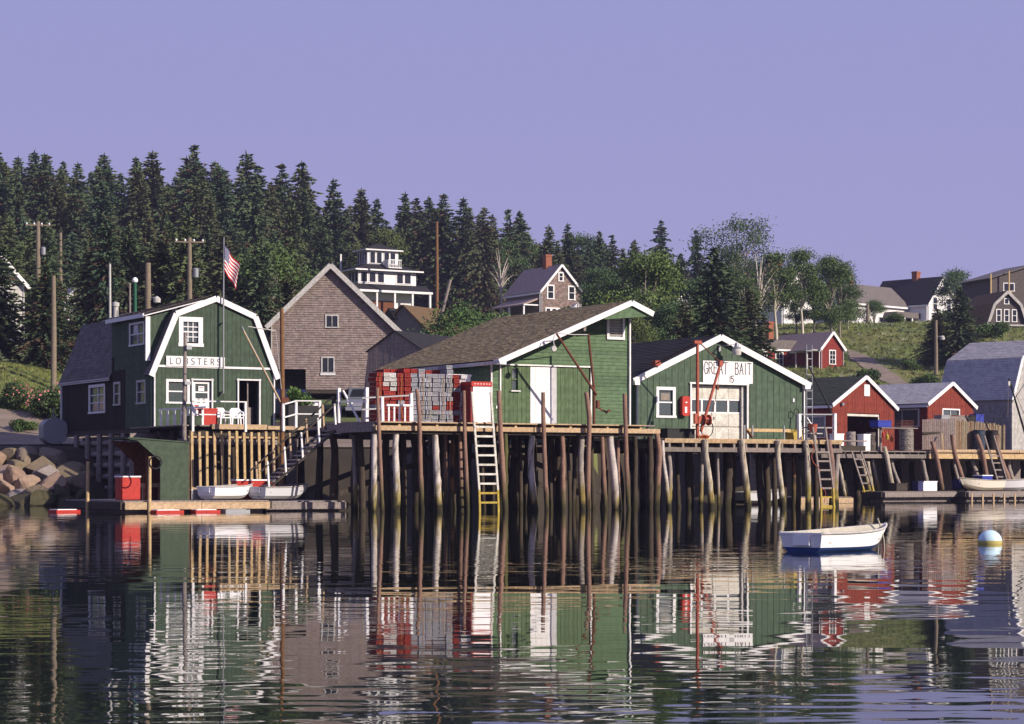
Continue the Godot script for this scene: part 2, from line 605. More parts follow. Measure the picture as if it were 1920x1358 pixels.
func broad_tree(h: float, r: float, clear: float, leaves: int, tone: Color, bark: Color, airy: float) -> Array:
	var wood := trunk_shape(h * 0.8, h * 0.018 + 0.03, bark, h * 0.035)
	var crown := Shape.new()
	var centres := []
	var many := 16 + int(r * 5)
	for k in many:
		var f := rng.randf()
		var y := lerpf(h * clear, h, pow(f, 0.85))
		var spread := r * sqrt(maxf(0.03, 1.0 - pow(2.0 * (y / h - clear) / (1.0 - clear) - 0.9, 2.0) * 0.85)) * rng.randf_range(0.35, 0.95)
		var a := rng.randf() * TAU
		var p := Vector3(cos(a) * spread, y, sin(a) * spread)
		centres.append(p)
		if k % 2 == 0:
			var foot := Vector3(0, lerpf(h * clear * 0.8, y * 0.75, 0.6), 0)
			var mid := foot.lerp(p, 0.5) + Vector3(0, 0.06 * h * 0.5, 0)
			wood.col = bark
			wood.tube([foot, mid, p], [h * 0.008 + 0.012, h * 0.005 + 0.01, 0.012], 5)
	for k in leaves:
		var p: Vector3 = centres[rng.randi() % centres.size()]
		var q := Vector3(rng.randfn(), rng.randfn() * 0.65, rng.randfn()) * r * (0.13 + airy * 0.06)
		crown.col = tint(tone, 0.35)
		leaf_card(crown, p + q, rng.randf_range(0.13, 0.22))
	return [crown, wood]


func bush_shape(r: float, h: float, leaves: int, tone: Color, size: float, flowers := 0) -> Shape:
	var st := Shape.new()
	var lobes := []
	for k in 9:
		var a := rng.randf() * TAU
		lobes.append(Vector3(cos(a) * r * rng.randf_range(0.1, 0.75), h * rng.randf_range(0.25, 0.75), sin(a) * r * rng.randf_range(0.1, 0.75)))
	for k in leaves:
		var p: Vector3 = lobes[rng.randi() % lobes.size()]
		var q := Vector3(rng.randfn(), rng.randfn(), rng.randfn()).normalized() * pow(rng.randf(), 0.4)
		p += Vector3(q.x * r * 0.42, q.y * h * 0.36, q.z * r * 0.42)
		p.y = maxf(p.y, 0.02)
		st.col = tint(tone, 0.35)
		leaf_card(st, p, size * rng.randf_range(0.7, 1.3))
	for k in flowers:
		var p: Vector3 = lobes[rng.randi() % lobes.size()]
		var q := Vector3(rng.randfn(), absf(rng.randfn()), absf(rng.randfn())).normalized()
		st.col = tint(Color(0.62, 0.22, 0.24), 0.25)
		for j in 3:
			leaf_card(st, p + Vector3(q.x * r * 0.45, q.y * h * 0.4, q.z * r * 0.45) + Vector3(rng.randf_range(-0.03, 0.03), rng.randf_range(-0.03, 0.03), 0.02), 0.13)
	return st


func tree(called: String, label: String, group: String, crown: Mesh, wood: Mesh, leafy: Material, x: float, z: float, scale_: Vector3, sink := 0.1, y := -999.0) -> Node3D:
	var o := thing(called, label, "tree", Vector3(x, (ground(x, z) if y < -900 else y) - sink, z), rng.randf() * TAU, group)
	o.scale = scale_
	part(o, "crown", crown, leafy)
	part(o, "trunk", wood, M.bark)
	return o


func make_trees() -> void:
	rng.seed = 77
	var dark := Color(0.07, 0.105, 0.056)
	var kinds := []
	for k in 9:
		var green: Color = [dark, Color(0.058, 0.104, 0.064), Color(0.086, 0.116, 0.05), Color(0.088, 0.1, 0.054)][k % 4]
		var c := spruce_crown(15.0, rng.randf_range(4.0, 5.1), [0.1, 0.22, 0.15, 0.05][k % 4], [0.3, 0.5, 0.4][k % 3], green, [0.05, 0.25, 0.12][k % 3]).mesh()
		kinds.append([c, trunk_shape(14.6, 0.17, Color(0.13, 0.1, 0.085), 0.12).mesh()])
	var greens := []
	for k in 4:
		var t := broad_tree(10.0, 3.3, 0.3, 14000, [Color(0.075, 0.12, 0.035), Color(0.09, 0.135, 0.034), Color(0.062, 0.112, 0.04), Color(0.1, 0.13, 0.038)][k], Color(0.3, 0.27, 0.22), 0.6)
		greens.append([t[0].mesh(), t[1].mesh()])
	var forest := "spruces of the forest on the hill"
	var words := ["dark green spruce", "ragged bare trunked spruce", "broad olive green spruce"]
	var where := ["left of the utility pole with crossarm", "above the lobster shed gable", "above the shingled barn", "around the tiered house", "above the shingled cottage", "right of the shingled cottage"]
	# the forest: a jittered grid over the wooded slope, houses and fields left free
	var d := 150.0
	while d < 318.0:
		var x := -0.25 * d
		while x < 0.085 * d:
			var px := x + rng.randf_range(-1.8, 1.8)
			var pd := d + rng.randf_range(-1.8, 1.8)
			var b := px / pd
			var free := false
			if pd < 255 and b > -0.086:
				free = true
			elif pd < 262 and b > -0.005 and b < 0.05:
				free = true
			elif pd < 200 and b > -0.1:
				free = true
			elif b < -0.19 and pd < 172:
				free = true
			elif pd > 210 and pd < 262 and b > -0.086 and b < -0.03:
				free = true
			elif b > 0.06 and pd < 272:
				free = true
			if not free:
				var k := rng.randi() % kinds.size()
				var want := rng.randf_range(0.78, 1.06) * lerpf(1.0, 0.72, smoothstep(-0.03, 0.07, b))
				if b > -0.15 and b < -0.03 and pd > 250:
					want *= 1.16 - 0.1 * smoothstep(-0.09, -0.03, b)
				if pd > 262 and rng.randf() < 0.25:
					want *= 0.75
				if pd < 215:
					want *= 0.72
				if rng.randf() < (0.045 if b < -0.1 else 0.1) and pd < 285:
					var g := rng.randi() % 4
					tree("leafy_tree", "light green leafy tree between the forest spruces", "leafy trees in the forest", greens[g][0], greens[g][1], M.leaf, px, -pd, Vector3.ONE * rng.randf_range(0.8, 1.15))
				else:
					var zone: String = where[0 if b < -0.165 else (1 if b < -0.12 else (2 if b < -0.075 else (3 if b < -0.02 else (4 if b < 0.03 else 5))))]
					tree("spruce_tree", "%s in the forest %s" % [words[k % 3], zone], "%s: %s, %s" % [forest, words[k % 3], zone], kinds[k][0], kinds[k][1], M.needle, px, -pd, Vector3(1.0, 1.0, 1.0) * want * Vector3(rng.randf_range(0.85, 1.15), 1, rng.randf_range(0.85, 1.15)))
			x += 5.2 if d < 230 else (4.8 if d < 262 else (2.8 if x / d > -0.1 else 3.5))
		d += 7.0 if d < 230 else 7.5
	# trees that stand out one by one
	var single := [
		[0, 13.8, 150, 10.6, 1.35, "large dark spruce behind the bait shed roof"], [3, 17.2, 160, 8.6, 1.5, "broad dark spruce right of the large one behind the bait shed"], [7, 12.2, 156, 7.2, 1.4, "low dark spruce left of the large one behind the bait shed"], [4, 15.6, 154, 7.4, 1.5, "bushy spruce in front of the large one behind the bait shed"],
		[0, 40.8, 200, 7.6, 1.5, "dark spruce in the field beside the lamp pole"], [3, 39.3, 203, 5.2, 1.6, "smaller dark spruce touching the lamp pole"],
		[0, -19.2, 165, 10.5, 1.5, "wide dark spruce right of the flag"], [3, -24.0, 150, 9.2, 1.45, "wide spruce behind the stove pipe"], [7, -28.8, 150, 7.4, 1.45, "low wide spruce behind the rose bush"], [0, -30.6, 130, 7.8, 1.5, "shaggy spruce before the clapboard house"], [4, -27.2, 128, 6.4, 1.5, "shaggy low spruce left of the bare pole"], [3, -22.7, 172, 10.8, 1.4, "wide spruce behind the flag"], [0, -28.0, 160, 9.4, 1.4, "wide spruce between the two bare poles"], [7, -16.2, 158, 8.6, 1.45, "wide spruce at the left edge of the shingled barn"],
		[1, 22.8, 272, 12.4, 0.8, "lone pointed spruce against the sky"], [1, 18.5, 272, 13.0, 0.85, "slim spruce at the right end of the forest"], [0, 51.4, 330, 10.0, 0.9, "spruce top behind the farmhouse ell"],
	]
	for q in single:
		var k: Array = kinds[q[0]]
		var s: float = q[3] / 15.0
		tree("spruce_tree", q[5], "", k[0], k[1], M.needle, q[1], -q[2], Vector3(s * q[4], s, s * q[4]))
	var tall := broad_tree(11.0, 4.0, 0.4, 10000, Color(0.06, 0.1, 0.035), Color(0.3, 0.26, 0.2), 0.5)
	var round_one := broad_tree(6.0, 3.6, 0.08, 11000, Color(0.055, 0.105, 0.024), Color(0.2, 0.16, 0.12), 0.7)
	var birch := broad_tree(9.5, 2.6, 0.42, 8000, Color(0.075, 0.12, 0.035), Color(0.55, 0.5, 0.42), 0.9)
	var bare := broad_tree(9.5, 2.2, 0.5, 260, Color(0.14, 0.1, 0.07), Color(0.55, 0.5, 0.42), 0.9)
	var sets := {"tall": tall, "round": round_one, "birch": birch, "bare": bare}
	for k in sets:
		sets[k] = [sets[k][0].mesh(), sets[k][1].mesh()]
	for k in 4:
		sets["green%d" % k] = greens[k]
	for q in [
		["green1", 10.3, 172, 1.15, "large bright leafy tree above the wharf shed gable"], ["green0", 8.0, 176, 0.9, "leafy tree left of the wharf shed gable"], ["green2", 11.8, 164, 0.72, "low leafy tree against the bait shed roof"], ["green3", 9.0, 160, 0.62, "yellow green bushy tree beside the wharf shed corner"], ["green0", 12.9, 200, 1.0, "leafy tree behind the large bright one"], ["green2", 15.5, 190, 0.95, "leafy tree behind the large dark spruce"], ["green2", 8.6, 215, 0.75, "leafy tree right of the shingled cottage"],
		["tall", 23.8, 232, 1.1, "tall loose leafy tree against the sky"], ["birch", 25.4, 212, 1.0, "leafy birch with a pale trunk above the red cottage chimney"], ["bare", 23.6, 210, 1.1, "half bare birch with twiggy pale crown"], ["birch", 28.2, 214, 1.0, "leafy birch above the red cottage ridge"], ["green0", 31.3, 216, 0.85, "full green tree right of the birches"], ["green2", 33.2, 222, 0.7, "darker green tree above the red cottage gable"], ["green3", 35.3, 230, 0.45, "light leafy tree before the farmhouse ell"], ["green2", 21.2, 212, 0.8, "leafy tree left of the half bare birch"], ["birch", 22.0, 208, 0.8, "thin birch left of the red cottage"],
		["round", -3.65, 150, 0.98, "dense round leafy tree above the mossy roof"], ["round", -5.6, 152, 0.5, "round bush tree below the tiered house"], ["round", -1.9, 160, 0.42, "round leafy tree below the shingled cottage"], ["round", 2.0, 200, 0.34, "low leafy tree before the shingled cottage"], ["round", -0.6, 205, 0.36, "low leafy tree left of the cottage porch"],
		["green2", 57.6, 285, 0.95, "leafy tree overlapping the farmhouse gable"], ["green0", 55.6, 268, 0.62, "young leafy tree before the farmhouse gable"], ["green0", 43.2, 262, 0.55, "small leafy tree beside the farmhouse ell"],
		["bare", -1.3, 250, 0.95, "bare white birch left of the shingled cottage"],
		["green2", -44.0, 196, 0.8, "bright leafy tree at the forest edge by the clapboard house"], ["green0", 29.2, 226, 0.5, "small leafy tree before the half hidden white house"], ["green2", 30.8, 224, 0.6, "leafy tree covering the white house gable"],
	]:
		tree("leafy_tree", q[4], "", sets[q[0]][0], sets[q[0]][1], M.leaf, q[1], -q[2], Vector3.ONE * q[3])
	# bushes
	var rose := bush_shape(1.6, 1.7, 3600, Color(0.06, 0.095, 0.03), 0.13, 46).mesh()
	var shrub := bush_shape(1.5, 1.3, 2600, Color(0.065, 0.11, 0.028), 0.16).mesh()
	for q in [[-24.0, 113.5, 1.0, "rose bush in pink flower beside the lobster shed", 0], [-22.4, 112.8, 0.85, "smaller pink rose bush touching the lobster shed corner", 0], [-25.9, 115.0, 0.8, "rose bush left of the flowering ones", 0], [-24.6, 110.4, 0.5, "low dark bush on the lawn", 1], [50.6, 290, 1.3, "clipped shrub before the farmhouse porch", 1], [53.8, 288, 1.4, "rounded shrub under the farmhouse window", 1], [56.8, 286, 1.3, "rounded shrub at the farmhouse gable", 1], [34.8, 184, 0.9, "scrubby bush at the foot of the dirt path", 1], [29.5, 178, 0.9, "scrubby bush behind the red cottage corner", 1], [-4.6, 232, 1.3, "bush before the tiered house porch", 1], [-1.0, 226, 1.5, "bush left of the cottage porch", 1], [3.2, 228, 1.3, "bush under the cottage windows", 1], [6.9, 230, 1.6, "bush right of the cottage door", 1], [9.0, 226, 1.7, "yellow green bush past the cottage", 1], [38.6, 262, 1.2, "shrub at the upper end of the field left of the farmhouse", 1], [42.0, 240, 0.9, "low shrub in the middle of the field", 1], [30.6, 190, 1.0, "shrub beside the red cottage gable", 1], [46.2, 270, 1.1, "shrub under the farmhouse ell wall", 1], [36.4, 200, 0.7, "weedy shrub right of the dirt path", 1], [29.8, 204, 1.1, "shrub behind the red cottage", 1], [44.6, 215, 1.0, "shrub right of the dark field spruce", 1], [48.2, 222, 1.3, "shrub below the gambrel house", 1]]:
		var o := thing("bush", q[3], "bush", Vector3(q[0], ground(q[0], -q[1]) - 0.05, -q[1]), rng.randf() * TAU)
		o.scale = Vector3.ONE * q[2]
		part(o, "foliage", rose if q[4] == 0 else shrub, M.leaf)
	# meadow grass
	var tuft := Shape.new()
	for k in 7:
		var a := rng.randf() * TAU
		var p := Vector3(cos(a), 0, sin(a)) * 0.14 * rng.randf()
		tuft.tri(p - Vector3(0.04, 0, 0.02), p + Vector3(0.04, 0, -0.02), p + Vector3(cos(a) * 0.14, rng.randf_range(0.2, 0.36), sin(a) * 0.14))
	var mm := MultiMesh.new()
	mm.transform_format = MultiMesh.TRANSFORM_3D
	mm.use_colors = true
	mm.mesh = tuft.mesh()
	var spots := []
	for k in 32000:
		var left := k % 4 == 0
		var x := rng.randf_range(-34, -20.5) if left else rng.randf_range(24, 62)
		var far := rng.randf_range(112, 128) if left else rng.randf_range(176, 300)
		if not left and absf(x - lerpf(33.7, 31.7, smoothstep(190, 217, far))) < 1.5 and far < 219:
			continue
		if left and far < 113.5 + (-20.0 - x) * 0.12:
			continue
		spots.append([x, far, left])
	mm.instance_count = spots.size()
	for k in spots.size():
		var x: float = spots[k][0]
		var far: float = spots[k][1]
		var s := rng.randf_range(0.35, 0.6) if spots[k][2] else rng.randf_range(0.6, 1.3)
		mm.set_instance_transform(k, Transform3D(Basis(Vector3.UP, rng.randf() * TAU).scaled(Vector3(s, s * 0.8, s)), Vector3(x, ground(x, -far) - 0.02, -far)))
		var c := tint(Color(0.13, 0.185, 0.045).lerp(Color(0.2, 0.185, 0.06), rng.randf() * 0.8), 0.25)
		if not spots[k][2] and rng.randf() < 0.05:
			c = Color(0.4, 0.4, 0.3)
		mm.set_instance_color(k, c)
	var grass := MultiMeshInstance3D.new()
	grass.name = "grass"
	grass.multimesh = mm
	grass.material_override = M.leaf
	add_child(grass)
	grass.set_meta("kind", "stuff")
	tag(grass, "rough grass of the lawn and the hillside field", "grass")


func rect(x: float, y: float, w: float, h: float) -> PackedVector2Array:
	return PackedVector2Array([Vector2(x, y), Vector2(x + w, y), Vector2(x + w, y + h), Vector2(x, y + h)])


func cut(poly: PackedVector2Array, holes: Array) -> Array:
	var left := [poly]
	for h in holes:
		var r := rect(h[0], h[1], h[2], h[3])
		var next := []
		for p in left:
			for q in Geometry2D.clip_polygons(p, r):
				next.append(q)
		left = next
	return left


# a wall of separate boards: poly in the wall's own plane, holes as [x, y, w, h]; xf takes x, y, outwards to the building
func boards(parent: Node, called: String, poly: PackedVector2Array, holes: Array, width: float, upright: bool, m: Material, xf := Transform3D.IDENTITY, gap := 0.012, thick := 0.024, spread := 0.1) -> void:
	var lo := poly[0]
	var hi := poly[0]
	for p in poly:
		lo = lo.min(p)
		hi = hi.max(p)
	# what the boards are nailed to, in strips that the openings bound
	var xs := [lo.x, hi.x]
	for h in holes:
		xs.append(h[0])
		xs.append(h[0] + h[2])
	xs.sort()
	var back := Shape.new()
	for k in xs.size() - 1:
		if xs[k + 1] - xs[k] < 0.002:
			continue
		for strip in Geometry2D.intersect_polygons(poly, rect(xs[k], lo.y - 1, xs[k + 1] - xs[k], hi.y - lo.y + 2)):
			for q in cut(strip, holes):
				back.prism(q, -0.09, -0.003, xf)
	part(parent, "sheathing", back, m)
	var a := lo.x if upright else lo.y
	var end := hi.x if upright else hi.y
	while a < end - 0.01:
		var w := width * rng.randf_range(0.97, 1.03)
		var band := rect(a + gap * 0.5, lo.y - 1, w - gap, hi.y - lo.y + 2) if upright else rect(lo.x - 1, a, hi.x - lo.x + 2, w)
		for strip in Geometry2D.intersect_polygons(poly, band):
			for q in cut(strip, holes):
				if q.size() < 3:
					continue
				var st := Shape.new()
				st.col = tint(Color.WHITE, spread)
				if upright:
					st.prism(q, 0.0, thick * rng.randf_range(0.8, 1.2), xf)
				else:
					lap(st, q, a, w, thick, xf)
				part(parent, called, st, m)
		a += w


# one lapped course: proud at its lower edge, flush at its upper edge
func lap(st: Shape, q: PackedVector2Array, y0: float, h: float, thick: float, xf: Transform3D) -> void:
	var area := 0.0
	for k in q.size():
		area += q[k].cross(q[(k + 1) % q.size()])
	var p := q.duplicate()
	if area < 0:
		p.reverse()
	var t := Geometry2D.triangulate_polygon(p)
	var f := func(v: Vector2) -> Vector3: return xf * Vector3(v.x, v.y, 0.003 + thick * (1.0 - clampf((v.y - y0) / h, 0, 1)))
	for k in range(0, t.size(), 3):
		var a := p[t[k]]
		var b := p[t[k + 1]]
		var d := p[t[k + 2]]
		if (b - a).cross(d - a) < 0:
			st.tri(f.call(a), f.call(d), f.call(b))
		else:
			st.tri(f.call(a), f.call(b), f.call(d))
	for k in p.size():
		var a := p[k]
		var b := p[(k + 1) % p.size()]
		st.quad(xf * Vector3(a.x, a.y, 0), xf * Vector3(b.x, b.y, 0), f.call(b), f.call(a))


# courses of single shingles, joined: too small to pick apart one by one
func shingles(parent: Node, poly: PackedVector2Array, holes: Array, row: float, width: float, m: Material, tone: Color, spread: float, xf := Transform3D.IDENTITY, thick := 0.014) -> void:
	var lo := poly[0]
	var hi := poly[0]
	for p in poly:
		lo = lo.min(p)
		hi = hi.max(p)
	var st := Shape.new()
	var y := lo.y
	while y < hi.y:
		var x := lo.x - rng.randf() * width
		while x < hi.x:
			var w := width * rng.randf_range(0.7, 1.35)
			var drop := rng.randf_range(0, 0.012)
			for piece in Geometry2D.intersect_polygons(poly, rect(x + 0.003, y - drop, w - 0.006, row + drop)):
				for q in cut(piece, holes):
					if q.size() >= 3:
						st.col = tint(tone, spread)
						lap(st, q, y - drop, row + drop, thick * rng.randf_range(0.8, 1.5), xf)
			x += w
		y += row
	part(parent, "shingle_courses", st, m).set_meta("kind", "stuff")


func plane(origin: Vector3, x: Vector3, y: Vector3) -> Transform3D:
	x = x.normalized()
	y = y.normalized()
	return Transform3D(Basis(x, y, x.cross(y)), origin)


# a sash window: casing, bars and panes; x, y is its lower left corner on the wall
func window(parent: Node, x: float, y: float, w: float, h: float, cols: int, rows: int, trim: Material, xf := Transform3D.IDENTITY, casing := 0.09, glass: Material = null, deep := 0.05) -> Node3D:
	var st := Shape.new()
	var z := 0.035
	var B := xf.basis
	st.box(xf * Vector3(x + w * 0.5, y + h - casing * 0.5, z * 0.5 + 0.004), Vector3(w, casing, z + 0.02), B)
	st.box(xf * Vector3(x + w * 0.5, y + casing * 0.35, z * 0.5 + 0.014), Vector3(w + 0.06, casing * 0.7, z + 0.04), B)
	for k in [0.0, 1.0]:
		st.box(xf * Vector3(lerpf(x + casing * 0.5, x + w - casing * 0.5, k), y + h * 0.5, z * 0.5), Vector3(casing, h - casing, z + 0.02), B)
	var o := part(parent, "window", st, trim)
	var iw := w - casing * 2
	var ih := h - casing * 2
	var sash := Shape.new()
	for k in range(1, cols):
		sash.box(xf * Vector3(x + casing + iw * k / cols, y + casing + ih * 0.5, -deep + 0.025), Vector3(0.035, ih, 0.04), B)
	for k in range(1, rows):
		sash.box(xf * Vector3(x + w * 0.5, y + casing + ih * k / rows, -deep + 0.027), Vector3(iw, 0.04 if k * 2 != rows else 0.055, 0.04), B)
	if sash.v.size():
		part(o, "muntin", sash, trim)
	for i in cols:
		for j in rows:
			var g := Shape.new()
			g.box(xf * Vector3(x + casing + iw * (i + 0.5) / cols, y + casing + ih * (j + 0.5) / rows, -deep), Vector3(iw / cols + 0.02, ih / rows + 0.02, 0.006), B * Basis(Vector3(rng.randf_range(-1, 1), rng.randf_range(-1, 1), 0).normalized(), rng.randf() * 0.012))
			part(o, "pane", g, glass if glass else M.glass)
	return o


func bars(parent: Node, called: String, list: Array, m: Material, w := 0.1, d := 0.1) -> void:
	for b in list:
		part(parent, called, Shape.new().bar(b[0], b[1], b[2] if b.size() > 2 else w, b[3] if b.size() > 3 else d), m)


# roof slabs over a profile of (x, y) points from the left eave to the right eave, front at z = front, back at z = back
func roof(parent: Node, profile: Array, front: float, back: float, m: Material, thick := 0.1, eave := 0.2) -> Array:
	var out := []
	for k in profile.size() - 1:
		var a: Vector2 = profile[k]
		var b: Vector2 = profile[k + 1]
		var d := (b - a).normalized()
		if k == 0:
			a -= d * eave
		if k == profile.size() - 2:
			b += d * eave
		var up := Vector2(-d.y, d.x)
		if up.y < 0:
			up = -up
		var st := Shape.new()
		st.prism(PackedVector2Array([a + up * 0.01, b + up * 0.01, b + up * thick, a + up * thick]), back, front)
		var o := part(parent, "roof", st, m)
		out.append([o, a + up * thick, b + up * thick, up])
	return out


# rows of asphalt strips or shingles over one slab that roof() made
func roof_courses(slab: Array, front: float, back: float, row: float, width: float, m: Material, tone: Color, spread: float, thick := 0.012) -> void:
	var a: Vector2 = slab[1]
	var b: Vector2 = slab[2]
	var low := a if a.y < b.y else b
	var high := b if a.y < b.y else a
	var run := (high - low).length()
	var d := (high - low).normalized()
	var xd := Vector3(0, 0, 1) if high.x > low.x else Vector3(0, 0, -1)
	xd = -xd if Vector3(xd).cross(Vector3(d.x, d.y, 0)).y < 0 else xd
	var origin := Vector3(low.x, low.y, back if xd.z > 0 else front)
	shingles(slab[0], rect(0.0, 0.0, absf(front - back), run), [], row, width, m, tone, spread, plane(origin, xd, Vector3(d.x, d.y, 0)), thick)


func rake(parent: Node, profile: Array, z: float, m: Material, deep := 0.16, eave := 0.2, thick := 0.05) -> void:
	for k in profile.size() - 1:
		var a: Vector2 = profile[k]
		var b: Vector2 = profile[k + 1]
		var d := (b - a).normalized()
		if k == 0:
			a -= d * eave
		if k == profile.size() - 2:
			b += d * eave
		var up := Vector2(-d.y, d.x)
		if up.y < 0:
			up = -up
		var st := Shape.new()
		var e0 := d * 0.0
		st.prism(PackedVector2Array([a - up * (deep - 0.11) - e0, b - up * (deep - 0.11), b + up * 0.115, a + up * 0.115]), z + k * 0.0015, z + thick + k * 0.0015)
		part(parent, "rake_board", st, m)


func gable(w: float, profile: Array, foot := 0.0) -> PackedVector2Array:
	var p := PackedVector2Array([Vector2(0, foot)])
	p.append(Vector2(w, foot))
	for k in range(profile.size() - 1, -1, -1):
		p.append(profile[k])
	return p


func lettering(parent: Node, words: String, x: float, y: float, z: float, height: float, c: Color, font := "Droid Sans", stretch := 1.0, gap := 0) -> void:
	var t := TextMesh.new()
	t.text = words
	var f := SystemFont.new()
	f.font_names = PackedStringArray([font])
	t.font = f
	t.font_size = 48
	t.pixel_size = height / 34.0
	t.depth = 0.006
	var v := FontVariation.new()
	v.base_font = f
	v.spacing_glyph = gap
	t.font = v
	var o := MeshInstance3D.new()
	o.name = "lettering"
	o.mesh = t
	var m := StandardMaterial3D.new()
	m.albedo_color = c.linear_to_srgb()
	m.roughness = 0.8
	o.material_override = m
	o.position = Vector3(x, y, z)
	o.scale = Vector3(stretch, 1, 1)
	parent.add_child(o, true)


# thin hand-brushed capitals laid on a board
func brushed(parent: Node, words: String, x: float, y: float, high: float, wide: float, step: float) -> void:
	var strokes := {
		"G": [[0.95, 0.8, 0.7, 1, 0.3, 1, 0, 0.6, 0, 0.35, 0.3, 0, 0.75, 0, 0.95, 0.25, 0.95, 0.45, 0.55, 0.45]],
		"R": [[0, 0, 0, 1, 0.6, 1, 0.85, 0.8, 0.6, 0.5, 0, 0.5], [0.4, 0.5, 0.9, 0]],
		"E": [[0.85, 1, 0, 1, 0, 0, 0.85, 0], [0, 0.52, 0.65, 0.52]],
		"A": [[0, 0, 0.45, 1, 0.9, 0], [0.18, 0.38, 0.72, 0.38]],
		"T": [[0, 1, 0.95, 1], [0.48, 1, 0.48, 0]],
		"B": [[0, 0, 0, 1, 0.55, 1, 0.8, 0.78, 0.55, 0.53, 0, 0.53], [0.55, 0.53, 0.9, 0.27, 0.6, 0, 0, 0]],
		"I": [[0.3, 0, 0.3, 1]],
		"1": [[0.4, 0, 0.4, 1]],
		"5": [[0.8, 1, 0.1, 1, 0.05, 0.55, 0.5, 0.62, 0.85, 0.35, 0.55, 0, 0, 0.05]],
	}
	var at_x := x
	for ch in words:
		var st := Shape.new()
		st.col = Color(0.07, 0.035, 0.04)
		for line in strokes[ch]:
			for k in range(0, line.size() - 2, 2):
				var a := Vector3(at_x + line[k] * wide, y + line[k + 1] * high, 0.017)
				var b := Vector3(at_x + line[k + 2] * wide, y + line[k + 3] * high, 0.017)
				var d := (b - a).normalized() * 0.012
				st.bar(a - d, b + d, 0.034, 0.006, Vector3(0, 0, 1))
		part(parent, "letter", st, M.paint)
		at_x += step * (0.75 if ch in ["I", "1"] else 1.0)


